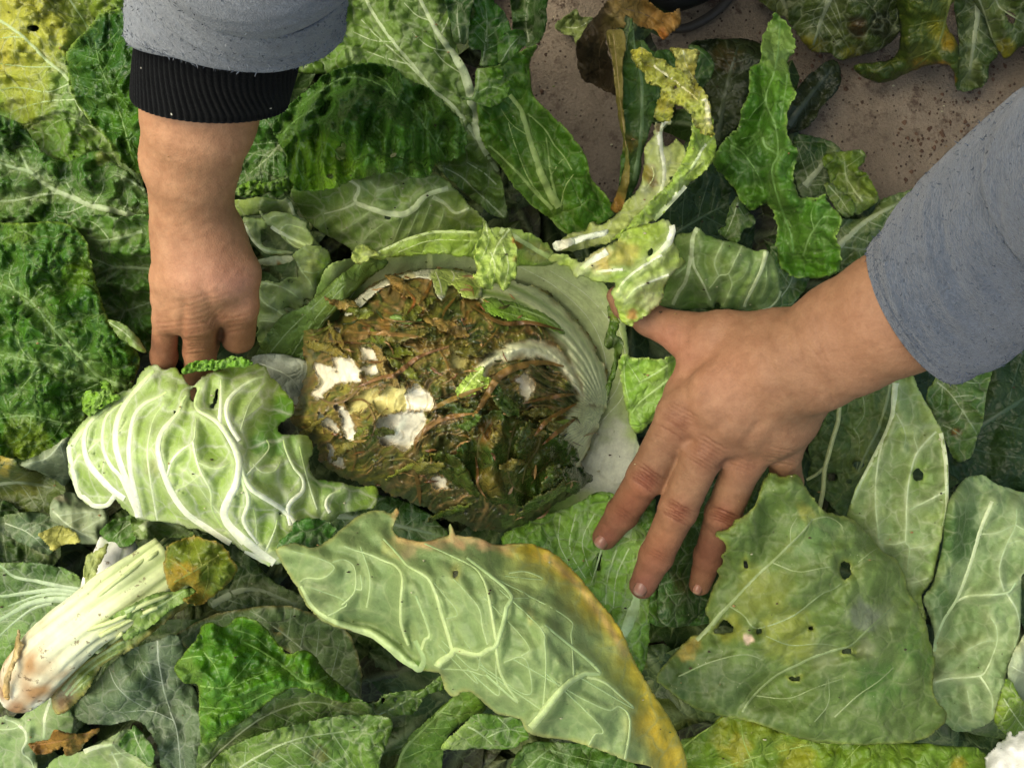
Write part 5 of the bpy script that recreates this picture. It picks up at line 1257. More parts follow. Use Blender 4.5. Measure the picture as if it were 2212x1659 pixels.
def heart():
    g = 2
    pl = catmull(HS, 4, True)
    u = np.arange(600, 1340.1, g)
    v = np.arange(556, 1172.1, g)
    Ug, Vg = np.meshgrid(u, v)
    SD = sdf(Ug, Vg, pl) + 7.0 * fbm(Ug / 11, Vg / 11, 3, 2) + 7 * noise(Ug / 36, Vg / 36, 3)
    s = np.clip(sdf(Ug, Vg, pl), 0, None)
    dome = -.110 + .150 * (1 - np.clip(1 - s / 290.0, 0, 1) ** 2.0) ** 0.72
    dome = dome - .015 * sstep(1000, 1300, Ug) + .006 * sstep(900, 650, Ug) * sstep(1050, 800, Vg)
    # fibres and ribs fan out from the root end at the right, bending with the wrap of the leaves
    du, dvv = Ug - 1303, Vg - 905
    r = np.hypot(du, dvv)
    A = np.degrees(np.arctan2(dvv, du))
    A = np.where(A > 90, A - 360, A)
    psi = np.radians(A + .049 * sstep(-250, -150, A) * r / .425)
    wth = psi + .16 * noise(Ug / 90, Vg / 90, 4) + .05 * noise(Ug / 30, Vg / 30, 5)
    wr = r + 30 * noise(Ug / 70, Vg / 70, 6)
    fib = 1 - np.abs(fbm(wr / 120, wth * 11, 3, 7)) * 2
    fib2 = 1 - np.abs(fbm(wr / 50, wth * 30, 3, 8)) * 2
    wth3 = wth + .10 * noise(Ug / 22, Vg / 22, 31)
    fib3 = fbm(wr / 26, wth3 * 62, 2, 33)
    lump = fbm(Ug / 60, Vg / 60, 4, 9)
    clot = fbm(Ug / 17, Vg / 17, 3, 19)
    Z = dome + 0.0060 * fib + .0022 * fib2 + .0010 * fib3 + .014 * lump + .0042 * clot
    # colour
    dark, green, olive, brown, tan_, rust = lin(40, 46, 20), lin(58, 78, 26), lin(120, 114, 44), lin(122, 94, 46), lin(160, 126, 80), lin(138, 90, 40)
    n1, n2, n3 = fbm(Ug / 110, Vg / 110, 4, 14), fbm(wr / 90, wth * 9, 4, 15), fbm(wr / 60, wth * 16, 4, 16)
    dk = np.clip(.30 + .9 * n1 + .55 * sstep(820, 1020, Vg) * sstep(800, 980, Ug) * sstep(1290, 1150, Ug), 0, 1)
    C = np.ones(Ug.shape + (3,)) * olive
    def mixc(C, c, k):
        k = np.clip(k, 0, 1)[..., None]
        return C * (1 - k) + c * k
    C = mixc(C, brown, sstep(-.05, .2, n2) * .95)
    C = mixc(C, green, sstep(-.04, .16, fbm(Ug / 46, Vg / 46, 4, 17) + .25 * n3) * (.75 + .25 * dk))
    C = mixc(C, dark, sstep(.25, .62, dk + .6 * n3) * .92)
    C = mixc(C, tan_, sstep(.5, .85, fib) * sstep(-.1, .2, n3) * .55)
    C = mixc(C, rust, sstep(.12, .4, fbm(Ug / 45, Vg / 38, 3, 18)) * (.65 * sstep(760, 660, Vg) + .15))
    C = mixc(C, lin(58, 66, 30), sstep(.25, .6, fib2) * .35)
    C = mixc(C, lin(134, 128, 66), sstep(.5, .95, clot) * .6)
    yb = np.exp(-((Ug - 690) / 60.0) ** 2) * sstep(.0, .3, fbm(Ug / 28, Vg / 28, 3, 25))
    C = mixc(C, lin(150, 132, 62), yb * .4)
    C = C * 1.28
    C = C * (1 + .24 * np.clip(fib3 * 1.6, -1, 1))[..., None]
    # pale patches where the inner leaves show through tears
    wm = np.full(Ug.shape, -99.)
    wn_ = 4 + 8.0 * fbm(Ug / 24, Vg / 24, 3, 22) + 3.5 * noise(Ug / 7, Vg / 7, 23)
    for i, pts in enumerate(WHITE + CREAM):
        d = sdf(Ug, Vg, np.array(q('HD', *pts))) + wn_
        k = sstep(-.6, 1.0, d)
        wm = np.maximum(wm, d)
        cr = lin(240, 232, 204) if i < len(WHITE) else lin(196, 186, 116)
        base = dome + .007 * noise(Ug / 40, Vg / 40, 30 + i) - .0045
        ln = np.abs(noise((Ug + Vg * .6) / 26 + .5 * noise(Ug / 30, Vg / 30, 3), (Vg - Ug * .6) / 60, 40 + i))
        base = base + .0012 * sstep(.16, .0, ln)
        Z = Z * (1 - k) + base * k
        cc = cr * (1 - .16 * sstep(.12, 0, ln))[..., None] * (1 + .18 * noise(Ug / 34, Vg / 34, 8))[..., None]
        C = C * (1 - k[..., None]) + cc * k[..., None]
        rim = np.exp(-((d + 3.5) / 3.0) ** 2)
        C = mixc(C, lin(150, 120, 70), rim * .6 * (.5 + noise(Ug / 14, Vg / 14, 4)))
        Z = Z + .0018 * rim
    # the sound wrapper leaves at the right, thick and ribbed, running down to the root end
    we = 5 * fbm(Ug / 20, Vg / 20, 3, 61) + 5 * noise(wth * 9, wr / 200, 62)
    for i, pts in enumerate(WRAP):
        d = sdf(Ug, Vg, catmull(q('HD', *pts), 4, True)) + we
        k = sstep(-2.0, 7.0, d)
        big = np.abs(np.sin(psi * (34 if i != 1 else 20) + .5 * noise(Ug / 80, Vg / 80, 63)))
        sm_ = np.abs(np.sin(psi * 46 + 1.2 * noise(Ug / 60, Vg / 60, 64)))
        zz = dome + (.005 if i != 1 else .010) * sstep(-2, 26, d) + .0030 * big ** 1.3 + .0006 * sm_ + .003 * noise(Ug / 80, Vg / 80, 65)
        cc = lin(136, 164, 66) * (1 - big[..., None] ** 1.5) + lin(236, 238, 180) * big[..., None] ** 1.5
        rt = sstep(430, 120, r)[..., None]
        cc = cc * (1 - .6 * rt) + lin(240, 240, 190) * .6 * rt
        if i == 1:
            cc = cc * .35 + lin(242, 238, 194) * .65
        st = (np.exp(-(d / 9.0) ** 2) * (.55 + .6 * noise(Ug / 26, Vg / 26, 66)))[..., None]
        cc = cc * (1 - np.clip(st, 0, 1)) + lin(140, 98, 44) * np.clip(st, 0, 1)
        cc = cc * (.94 + .10 * sm_[..., None])
        Z = Z * (1 - k) + zz * k
        C = C * (1 - k[..., None]) + cc * k[..., None]
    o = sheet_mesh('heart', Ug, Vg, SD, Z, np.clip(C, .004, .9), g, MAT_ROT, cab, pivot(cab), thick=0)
    o['label'] = 'slimy brown and green rotten heart with ivory inner leaf showing through tears'
    register(P(Ug, Vg, Z)[SD > -g])
    return lambda a, b: bil(Z, a, b, u[0], v[0], g)


hz = heart()
hl = bpy.data.objects['heart']


def pale_piece(pts, z_off, col, veins, blot=(), name='inner_leaf', **kw):
    ar = np.array(pts)
    kw.setdefault('bull', .0008)
    kw.setdefault('net', .12)
    kw.setdefault('jag', 2.0)
    kw.setdefault('rip', .003)
    o = leaf(name, pts, 0, col, parent=cab, veins=veins, blot=blot, wav=.002, rough=.42, mott=.12, trans=.05,
             zf=lambda a, b: hz(a, b) * .0 + boxblur(hz(a, b), 6) + z_off, gap=.0008, drape=5, **kw)
    return o


# ribbed pale leaves sweeping from the root end at the right
RC = (196, 206, 158)
pale_piece(q('HD', (958, 840), (965, 790), (1000, 750), (1030, 720), (1070, 690), (1100, 700), (1090, 740), (1140, 760), (1150, 780), (1120, 800), (1080, 800), (1040, 830), (990, 850)), .012, (176, 196, 98), [(q('HD', (1090, 700), (1030, 760), (975, 830)), (3, 1.4)), (q('HD', (1060, 760), (1090, 780), (1130, 785)), (2, 1))], bull=.004, bs=16, rip=.006, jag=4, vcol=(214, 220, 180))
pale_piece(q('C5', (20, 395), (50, 330), (150, 245), (300, 160), (450, 118), (600, 98), (760, 108), (860, 150), (900, 230), (880, 290), (800, 280), (740, 240), (700, 200), (650, 300), (600, 240), (580, 170), (500, 150), (420, 160), (330, 190), (230, 240), (130, 330), (60, 390)), .006, (214, 212, 182),
           [(q('C5', (640, 290), (630, 200), (600, 120)), (2.2, 1.2)), (q('C5', (700, 200), (720, 150), (700, 110)), (1.8, 1))], blot=[(960, 600, 40, (176, 190, 96), .7), (1010, 620, 34, (160, 178, 80), .8), (880, 605, 20, (176, 150, 90), .5)], jag=3)
pale_piece(q('C5', (900, 330), (930, 285), (1010, 290), (1150, 330), (1280, 380), (1390, 460), (1440, 520), (1330, 480), (1200, 440), (1060, 420), (960, 390)), .007, (120, 150, 60), [(q('C5', (1430, 510), (1300, 420), (1120, 350), (950, 310)), (3, 2)), (q('C5', (1330, 470), (1180, 420), (1000, 370)), (1.8, 1))], vcol=(196, 208, 160), jag=4)
pale_piece(q('C5', (300, 410), (340, 395), (430, 400), (520, 420), (480, 435), (420, 450), (360, 440)), .006, (132, 156, 96), [(q('C5', (300, 405), (400, 420), (510, 420)), (1.4, .8))], jag=2)
pale_piece(q('C5', (1300, 1120), (1340, 1090), (1460, 1060), (1430, 1110), (1380, 1140), (1320, 1140)), .006, (158, 172, 96), [], jag=2)
# dark slimy leaves collapsed over the lower right of the heart
for pts, cc in ((((880, 1060), (1000, 1010), (1120, 1060), (1250, 1090), (1420, 1180), (1520, 1290), (1490, 1370), (1420, 1480), (1340, 1580), (1200, 1640), (1080, 1600), (960, 1600), (860, 1520), (780, 1420), (700, 1340), (760, 1250), (840, 1180)), (54, 74, 34)),
                (((1480, 1370), (1530, 1380), (1590, 1410), (1610, 1440), (1560, 1490), (1480, 1540), (1400, 1500), (1380, 1420)), (44, 72, 30)),
                (((560, 1290), (660, 1270), (760, 1330), (840, 1440), (880, 1560), (760, 1500), (640, 1420), (540, 1360)), (56, 66, 28))):
    o = leaf('rotting_leaf', q('C5', *pts), 0, cc, parent=cab, zf=lambda a, b: boxblur(hz(a, b), 8) + .004, bull=.014, bs=34, aniso=(75, 2.0), net=.25, rough=.26, gap=.001, drape=5, trans=.03, jag=5, rip=.008, mott=.5, wav=.004,
             veins=[(q('C5', (1120, 1060), (1080, 1200), (1060, 1350), (1090, 1480), (1180, 1540)), (3.2, 2)), (q('C5', (1280, 1130), (1250, 1250), (1180, 1360), (1150, 1500)), (3, 2)), (q('C5', (960, 1060), (880, 1200), (870, 1340)), (3, 2)), (q('C5', (1350, 1300), (1250, 1420), (1210, 1480)), (1.6, 1))] if len(pts) > 12 else [], vcol=(120, 88, 48),
             blot=[(1060, 1040, 40, (116, 84, 44), .5), (950, 1050, 22, (130, 106, 44), .6), (1060, 935, 34, (120, 82, 50), .7)] if len(pts) > 12 else [], tipfade=False)
rgf = np.random.RandomState(12)
blocked = [np.array(q('HD', *w_), float) for w_ in WHITE + CREAM] + [np.array(q('HD', *w_), float) for w_ in WRAP]
nf = 0
while nf < 32:
    fu, fv = rgf.uniform(650, 1230), rgf.uniform(600, 1120)
    fp = np.array([fu]), np.array([fv])
    if not inside(*fp, np.array(HS, float))[0] or min(float(np.min(np.hypot(b_[:, 0] - fu, b_[:, 1] - fv))) for b_ in blocked) < 12 or any(inside(*fp, b_)[0] for b_ in blocked):
        continue
    nf += 1
    fa = math.atan2(905 - fv, 1303 - fu) + rgf.normal(0, .5)
    L_, W_ = rgf.uniform(28, 72), rgf.uniform(8, 20)
    ths = np.linspace(0, 2 * np.pi, 11, endpoint=False)
    rr_ = rgf.uniform(.6, 1.15, 11)
    fx, fy = np.cos(ths) * L_ * rr_, np.sin(ths) * W_ * rr_
    fpts = [(fu + x * math.cos(fa) - y * math.sin(fa), fv + x * math.sin(fa) + y * math.cos(fa)) for x, y in zip(fx, fy)]
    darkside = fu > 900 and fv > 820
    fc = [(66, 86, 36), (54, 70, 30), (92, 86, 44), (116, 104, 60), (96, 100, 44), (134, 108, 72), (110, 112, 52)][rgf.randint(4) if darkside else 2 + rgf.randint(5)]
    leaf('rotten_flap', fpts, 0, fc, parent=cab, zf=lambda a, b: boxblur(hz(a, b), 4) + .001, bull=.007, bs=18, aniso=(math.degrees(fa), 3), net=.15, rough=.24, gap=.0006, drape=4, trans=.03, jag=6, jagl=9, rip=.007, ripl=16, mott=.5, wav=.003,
         edge=[((120, 96, 50), 3, .3)])
# collapsed veins hanging over the heart as strands
STR = [[(430, 520), (560, 525), (700, 535), (805, 552)], [(440, 800), (560, 752), (640, 735), (700, 690), (770, 640), (915, 588)], [(742, 1112), (755, 1060), (840, 975), (940, 945), (1040, 930)], [(815, 925), (880, 882), (1000, 832), (1110, 788)],
       [(1035, 945), (1080, 890), (1130, 800), (1180, 735), (1260, 695), (1390, 672), (1500, 692)], [(1350, 1045), (1420, 965), (1565, 880)], [(1390, 1090), (1480, 1015), (1570, 950)], [(1290, 880), (1450, 845), (1565, 832)], [(740, 1215), (760, 1300), (770, 1400)],
       [(1020, 380), (1180, 470), (1330, 470), (1500, 510)], [(500, 880), (525, 930), (540, 985), (520, 1060)], [(405, 870), (470, 860), (520, 890)], [(250, 850), (330, 880), (410, 850), (460, 800)], [(860, 600), (900, 660), (930, 740)], [(560, 430), (640, 460), (790, 470)], [(700, 300), (740, 360), (700, 430)],
       [(830, 250), (800, 320), (760, 380)], [(960, 330), (900, 400), (880, 450)], [(1050, 1150), (1060, 1220), (1065, 1300), (1120, 1380)], [(430, 1090), (440, 1160), (420, 1240)], [(840, 870), (850, 960), (840, 1020)], [(1180, 480), (1120, 560), (1060, 620)], [(280, 560), (400, 570), (520, 575)], [(600, 1170), (700, 1160), (760, 1190)], [(180, 540), (260, 520), (330, 470)]]
SW = [8, 9, 11, 9, 14, 9, 8, 7, 8, 8, 4, 4, 5, 4, 3.5, 5, 6, 5, 5, 4, 4.5, 4, 4, 4, 4]
SCOL = [(150, 112, 62), (140, 98, 60), (146, 106, 58), (134, 106, 48), (150, 112, 58), (134, 92, 44), (128, 86, 42), (130, 92, 46), (116, 86, 44), (120, 84, 38), (140, 112, 66), (132, 104, 60), (128, 100, 66), (120, 90, 40), (150, 120, 72), (138, 82, 34), (146, 90, 40), (140, 96, 44), (120, 84, 44), (134, 104, 56), (84, 66, 32), (126, 96, 40), (132, 96, 56), (120, 104, 50), (112, 112, 44)]
tz = lambda a, b: bil(TOP, a, b, U0, V0, G)
for pts, w, c in zip(STR, SW, SCOL):
    ribbon('rotten_strand', q('HD', *pts), (w * .15, w * .5, w * .62, w * .5, w * .12), .28, tz, lin(c) * np.array([.80, .86, .8]), lin(c) * .6, MAT_ROT, hl, n=8, cross=7, lift=.0010, fade=False)


def slime():
    """fine limp fibres and shreds over the heart"""
    rg = np.random.RandomState(3)
    V, F, C, k = [], [], [], 0
    pl = np.array(HS, float)
    pal = [lin(120, 96, 44), lin(84, 82, 34), lin(60, 70, 30), lin(150, 118, 72), lin(104, 66, 30), lin(176, 160, 100)]
    n = 0
    while n < 130:
        u, v = rg.uniform(640, 1260), rg.uniform(585, 1130)
        if not inside(np.array([u]), np.array([v]), pl)[0] or (u > 1150 and v < 900):
            continue
        n += 1
        th = math.atan2(900 - v, 1330 - u) + rg.normal(0, .4)
        L = rg.uniform(10, 46)
        m = 7
        an = th + np.cumsum(rg.normal(0, .28, m))
        uu = u + np.cumsum(np.cos(an)) * L / m
        vv = v + np.cumsum(np.sin(an)) * L / m
        if any(inside(np.array([u]), np.array([v]), np.array(q('HD', *wp)))[0] for wp in WHITE + CREAM):
            continue
        w = rg.uniform(1.0, 3.4) * np.sin(np.linspace(.25, 3.0, m))
        z = tz(uu, vv) + .0008 + .0012 * rg.rand()
        nx, ny = -np.sin(an), np.cos(an)
        A = P(uu + nx * w, vv + ny * w, z)
        B = P(uu, vv, z + .0006)
        D = P(uu - nx * w, vv - ny * w, z)
        V.append(np.stack([A, B, D], 1).reshape(-1, 3))
        idx = np.arange(m * 3).reshape(m, 3) + k
        F.append(np.stack([idx[:-1, :-1].ravel(), idx[:-1, 1:].ravel(), idx[1:, 1:].ravel(), idx[1:, :-1].ravel()], -1))
        C.append(np.tile(pal[rg.randint(5)] * rg.uniform(.7, 1.2), (m * 3, 1)))
        k += m * 3
    o = new_mesh('slime_fibre', np.concatenate(V), np.concatenate(F), MAT_ROT, hl, None, np.concatenate(C), True, pivot(hl))
    tag(o, kind='stuff')


slime()

# rim leaves over the top of the heart
leaf('leaf', [(795, 552), (830, 540), (865, 522), (905, 508), (960, 498), (1030, 500), (1070, 492), (1130, 500), (1180, 525), (1200, 555), (1190, 572), (1120, 575), (1080, 568), (1030, 560), (960, 550), (900, 552), (850, 556), (815, 562)], [(800, 555, -.085), (900, 520, -.05), (1000, 515, -.04), (1100, 520, -.035), (1190, 555, -.05), (950, 550, -.055), (1100, 570, -.05)], (150, 172, 82), parent=cab,
     veins=[([(805, 552), (850, 530), (900, 510), (960, 500), (1030, 503)], (3, 3)), ([(860, 545), (930, 520), (1020, 520)], (1.6, 1)), ([(1060, 490), (1110, 510), (1160, 540), (1195, 560)], (7, 6))], vcol=(208, 214, 176), net=.25, jag=3.5, jagl=9, bull=.002, blot=[(1120, 528, 14, (150, 96, 46), .9), (1160, 545, 30, (172, 160, 110), .6)])
leaf('leaf', q('E1', (1180, 740), (1160, 700), (1210, 600), (1330, 590), (1440, 680), (1380, 690), (1300, 740), (1240, 775)), -.05, (176, 186, 120), parent=cab, bull=.004, bs=18, jag=4)
leaf('leaf', [(1027, 560), (1030, 535), (1042, 500), (1048, 476), (1060, 500), (1075, 512), (1100, 490), (1108, 512), (1115, 545), (1116, 588), (1106, 610), (1090, 628), (1070, 612), (1062, 625), (1040, 622), (1022, 600), (1030, 585)], [(1040, 500, -.02), (1100, 500, -.02), (1070, 560, .0), (1040, 615, -.015), (1090, 620, -.01)], (174, 190, 112), parent=cab,
     veins=[([(1100, 495), (1070, 540), (1052, 600)], (3, 1.5)), ([(1085, 530), (1098, 570), (1090, 615)], (2.4, 1.4)), ([(1060, 545), (1070, 580), (1062, 618)], (2, 1)), ([(1048, 480), (1055, 520), (1040, 560)], (2.4, 1.4))], bull=.008, bs=22, aniso=(80, 2), jag=3, net=.2, blot=[(1112, 520, 9, (170, 110, 52), .9), (1114, 560, 8, (160, 128, 60), .6)], vcol=(208, 216, 176), rip=.008, ripl=30)
# torn green leaf between heart and right hand, and dark wilted strip
leaf('leaf', q('E2', (735, 750), (790, 770), (830, 870), (830, 930), (800, 990), (860, 1030), (850, 1100), (820, 1250), (770, 1400), (740, 1500), (720, 1420), (720, 1400), (770, 1260), (800, 1100), (740, 1110), (700, 1040), (730, 960), (745, 860)), -.04, (74, 98, 34), parent=cab, bull=.004, aniso=(85, 3), jag=3, net=.2, rough=.3, blot=[(1325, 735, 26, (50, 66, 26), .7), (1330, 680, 16, (140, 150, 66), .6)], gap=.004)
leaf('leaf', q('E2', (825, 1185), (895, 1150), (950, 1180), (1060, 1175), (1150, 1190), (1300, 1170), (1300, 1500), (1100, 1700), (1000, 1800), (930, 1760), (890, 1600), (850, 1400)), [(1340, 775, -.03), (1440, 775, -.035), (1360, 930, -.05), (1430, 860, -.045)], (124, 158, 68), parent=cab,
     veins=[(q('E2', (1230, 1240), (1120, 1310), (1000, 1375)), (3, 2)), (q('E2', (1000, 1375), (960, 1310), (900, 1220)), (2, 1)), (q('E2', (1230, 1360), (1100, 1460), (990, 1550), (920, 1650)), (3.4, 2)), (q('E2', (870, 1200), (880, 1400), (930, 1600)), (1.4, 1))], vcol=(196, 212, 160), net=.3, jag=3, jagl=8, bull=.004, gap=.004, edge=[((196, 206, 140), 4, .5)])
# ------------------------------------------------------------------ person: one rounded-cone field, one skin
def skin_material():
    m = NT('skin')
    col = m.attr('Col').outputs['Color']
    fine = m.tex(900, 3, 0.6)
    med = m.tex(130, 4, 0.6)
    c = m.mix(1.0, col, m.ramp(med, (0.3, (0.86, 0.80, 0.77)), (0.72, (1.10, 1.10, 1.10))), 'MULTIPLY')
    c = m.mix(1.0, c, m.ramp(fine, (0.3, 0.92), (0.7, 1.06)), 'MULTIPLY')
    dirt = m.math('MULTIPLY', m.ramp(m.tex(75, 5, 0.75), (0.53, 0.0), (0.68, 0.6)), m.ramp(m.tex(400, 3, 0.7), (0.42, 0.0), (0.6, 1.0)))
    da = m.attr('Dirt').outputs['Fac']
    c = m.mix(m.math('MULTIPLY', dirt, da), c, lin(84, 58, 34))
    vo = m.n('ShaderNodeTexVoronoi', feature='DISTANCE_TO_EDGE')
    m.set(vo, Scale=620.0)
    m.l(m.obj(), vo.inputs['Vector'])
    p = m.n('ShaderNodeBsdfPrincipled')
    m.l(c, p.inputs['Base Color'])
    m.set(p, Roughness=0.62)
    p.inputs['Specular IOR Level'].default_value = 0.3
    p.inputs['Subsurface Weight'].default_value = 0.06
    p.inputs['Subsurface Radius'].default_value = (0.010, 0.004, 0.002)
    p.inputs['Subsurface Scale'].default_value = 0.5
    b = m.n('ShaderNodeBump')
    m.set(b, Strength=0.4, Distance=0.0005)
    m.l(m.math('ADD', m.math('MULTIPLY', m.ramp(vo.outputs['Distance'], (0.0, 0.0), (0.25, 1.0)), 0.3), m.math('ADD', fine, med)), b.inputs['Height'])
    m.l(b.outputs[0], p.inputs['Normal'])
    m.l(p.outputs[0], m.out.inputs['Surface'])
    return m.m


MAT_SKIN = skin_material()


def W(x, y, z, r):
    k = float(kz(np.array(z)))
    return (x / k + 1106, 829.5 - y / k, z, r / k)


def W3(n):
    u, v, z, r = n
    return P(np.array(float(u)), np.array(float(v)), np.array(float(z))), r * kz(z)


def field(chains, blobs, cell):
    """chains: (nodes, k, flat) -> smooth union of rounded cones; nodes are (u, v, z, r)"""
    allp = [W3(n) for ch in chains for n in ch[0]]
    lo = np.min([p - r for p, r in allp], 0) - .008
    hi = np.max([p + r for p, r in allp], 0) + .008
    n = np.ceil((hi - lo) / cell).astype(int) + 1
    D = np.full(n, .03, np.float32)
    ax = [lo[i] + cell * np.arange(n[i]) for i in range(3)]
    for nodes, k, flat in chains:
        w = [W3(x) for x in nodes]
        part = None
        l = np.min([p - r for p, r in w], 0) - .022
        h = np.max([p + r for p, r in w], 0) + .022
        s = [slice(max(int((l[i] - lo[i]) / cell), 0), min(int((h[i] - lo[i]) / cell) + 2, n[i])) for i in range(3)]
        X, Y, Z = np.meshgrid(ax[0][s[0]], ax[1][s[1]], ax[2][s[2]], indexing='ij', sparse=True)
        for (a, ra), (b, rb) in zip(w[:-1], w[1:]):
            ba = b - a
            l2 = ba @ ba
            t = np.clip(((X - a[0]) * ba[0] + (Y - a[1]) * ba[1] + (Z - a[2]) * ba[2]) / l2, 0, 1)
            d = np.sqrt((X - a[0] - t * ba[0]) ** 2 + (Y - a[1] - t * ba[1]) ** 2 + ((Z - a[2] - t * ba[2]) / flat) ** 2) - (ra + t * (rb - ra))
            d = d.astype(np.float32)
            if part is None:
                part = d
            else:
                hh = np.clip(.5 + .5 * (part - d) / .004, 0, 1)
                part = part * (1 - hh) + d * hh - .004 * hh * (1 - hh)
        sub = D[s[0], s[1], s[2]]
        hh = np.clip(.5 + .5 * (sub - part) / k, 0, 1)
        D[s[0], s[1], s[2]] = sub * (1 - hh) + part * hh - k * hh * (1 - hh)
    for (u, v, z, r, amt) in blobs:
        c, rw = W3((u, v, z, r))
        s = [slice(max(int((c[i] - 3 * rw - lo[i]) / cell), 0), max(min(int((c[i] + 3 * rw - lo[i]) / cell) + 2, n[i]), 0)) for i in range(3)]
        X, Y, Z = np.meshgrid(ax[0][s[0]], ax[1][s[1]], ax[2][s[2]], indexing='ij', sparse=True)
        D[s[0], s[1], s[2]] -= (amt * np.exp(-((X - c[0]) ** 2 + (Y - c[1]) ** 2 + (Z - c[2]) ** 2) / rw ** 2)).astype(np.float32)
    return D, lo, ax


def surface_nets(D, lo, cell):
    S = D < 0
    cnt = np.zeros(np.array(D.shape) - 1, np.int8)
    for i in (0, 1):
        for j in (0, 1):
            for k in (0, 1):
                cnt += S[i:D.shape[0] - 1 + i, j:D.shape[1] - 1 + j, k:D.shape[2] - 1 + k]
    act = (cnt > 0) & (cnt < 8)
    I = np.argwhere(act)
    vid = np.full(act.shape, -1, np.int64)
    vid[act] = np.arange(len(I))
    acc = np.zeros((len(I), 3))
    num = np.zeros(len(I))
    co = [(i, j, k) for i in (0, 1) for j in (0, 1) for k in (0, 1)]
    val = {c: D[I[:, 0] + c[0], I[:, 1] + c[1], I[:, 2] + c[2]] for c in co}
    for a in co:
        for d in range(3):
            if a[d] == 0:
                b = list(a)
                b[d] = 1
                b = tuple(b)
                va, vb = val[a], val[b]
                m = (va < 0) != (vb < 0)
                t = np.where(m, va / np.where(m, va - vb, 1), 0)
                p = np.tile(np.array(a, float), (len(I), 1))
                p[:, d] = t
                acc[m] += p[m]
                num[m] += 1
    V = lo + cell * (I + acc / num[:, None])
    F = []
    for d in range(3):
        e = [np.arange(D.shape[k]) for k in range(3)]
        sl0 = [slice(1, -1)] * 3
        sl1 = [slice(1, -1)] * 3
        sl0[d] = slice(0, -1)
        sl1[d] = slice(1, None)
        a, b = S[tuple(sl0)], S[tuple(sl1)]
        for flip in (False, True):
            m = (a & ~b) if not flip else (~a & b)
            J = np.argwhere(m)
            off = np.array([1, 1, 1])
            off[d] = 0
            J = J + off
            o1, o2 = (d + 1) % 3, (d + 2) % 3
            def at(x, y):
                K = J.copy()
                K[:, o1] -= x
                K[:, o2] -= y
                return vid[K[:, 0], K[:, 1], K[:, 2]]
            qd = [at(1, 1), at(0, 1), at(0, 0), at(1, 0)]
            if flip:
                qd = qd[::-1]
            F.append(np.stack(qd, -1))
    F = np.concatenate(F)
    F = F[(F >= 0).all(1)]
    return V, F


def relax(V, F, it, lam=.5):
    E = np.concatenate([F[:, [0, 1]], F[:, [1, 2]], F[:, [2, 3]], F[:, [3, 0]]])
    for _ in range(it):
        s = np.zeros_like(V)
        np.add.at(s, E[:, 0], V[E[:, 1]])
        np.add.at(s, E[:, 1], V[E[:, 0]])
        n = np.bincount(E.ravel(), minlength=len(V))[:, None]
        V = V + lam * (s / n - V)
    return V


def normals(V, F):
    n = np.cross(V[F[:, 2]] - V[F[:, 0]], V[F[:, 3]] - V[F[:, 1]])
    N = np.zeros_like(V)
    for i in range(4):
        np.add.at(N, F[:, i], n)
    return N / (np.linalg.norm(N, axis=1)[:, None] + 1e-12)


def limb(chains, blobs, creases, ridges, tints, dirt, cell, base=(174, 129, 94)):
    D, lo, ax = field(chains, blobs, cell)
    V, F = surface_nets(D, lo, cell)
    V = relax(V, F, 3)
    N = normals(V, F)
    k = kz(V[:, 2])
    U, Vv = V[:, 0] / k + 1106, 829.5 - V[:, 1] / k
    up = np.clip(N[:, 2] * 1.6, 0, 1)
    disp = np.zeros(len(V))
    C = np.tile(lin(*base), (len(V), 1))
    n1 = fbm(U / 110, Vv / 110, 3, 51)
    C = C * (1 + .24 * n1)[:, None]
    n2 = fbm(U / 26, Vv / 26, 3, 52)
    C = C * (1 + np.outer(.16 * n2, [.6, 1.0, 1.1]))
    for u, v, r, c, s in tints:
        d = np.hypot(U - u, Vv - v) / r
        kk = (np.exp(-d * d) * s)[:, None]
        C = C * (1 - kk) + lin(c) * kk
    # skin folds: short transverse lines across a joint
    rg = np.random.RandomState(4)
    for (u, v, ang, length, width, nl, amp, dark) in creases:
        a = math.radians(ang)
        for i in range(nl):
            o = (i - (nl - 1) / 2) * width * rg.uniform(.75, 1.25)
            aa = a + rg.normal(0, .10)
            x = (U - u) * math.cos(a) + (Vv - v) * math.sin(a) - o
            y = -(U - u) * math.sin(a) + (Vv - v) * math.cos(a) + rg.uniform(-4, 4)
            x = x - .0035 * y * y * (1 if o > 0 else -1) * rg.uniform(-.5, 1) + 1.6 * noise(y / 9, np.zeros(len(y)) + i, 6)
            w = np.exp(-(x / (width * .32)) ** 2) * np.exp(-(y / length) ** 4) * up
            disp -= amp * w * rg.uniform(.5, 1)
            C = C * (1 - (dark * w * .8)[:, None] * np.array([.55, .75, .85]))
    for pts, amp, w0 in ridges:
        cr_ = catmull(pts, 5)
        d, tv = seg_dist(U, Vv, cr_, False, np.linspace(0, 1, len(cr_)))
        disp += amp * sstep(0, .7, tv) * np.exp(-(d / w0) ** 2) * up
    disp += .00025 * fbm(U / 14, Vv / 14, 2, 53)
    V = V + N * disp[:, None]
    dm = np.full(len(V), .34)
    for u, v, r, s in dirt:
        dm = np.maximum(dm, s * np.exp(-(np.hypot(U - u, Vv - v) / r) ** 2))
    return V, F, np.clip(C, .01, .8), dm


def limb_object(name, data, parent):
    V, F, C, dm = data
    o = new_mesh(name, V, F, MAT_SKIN, parent, V.mean(0), C, True, pivot(parent))
    a = o.data.attributes.new('Dirt', 'FLOAT', 'POINT')
    a.data.foreach_set('value', dm.astype(np.float32))
    return o


person = empty('person', P(np.array(1250.), np.array(100.), np.array(0.)), 'person in grey fleece sleeves reaching in with both bare hands to open the cabbage', 'person')

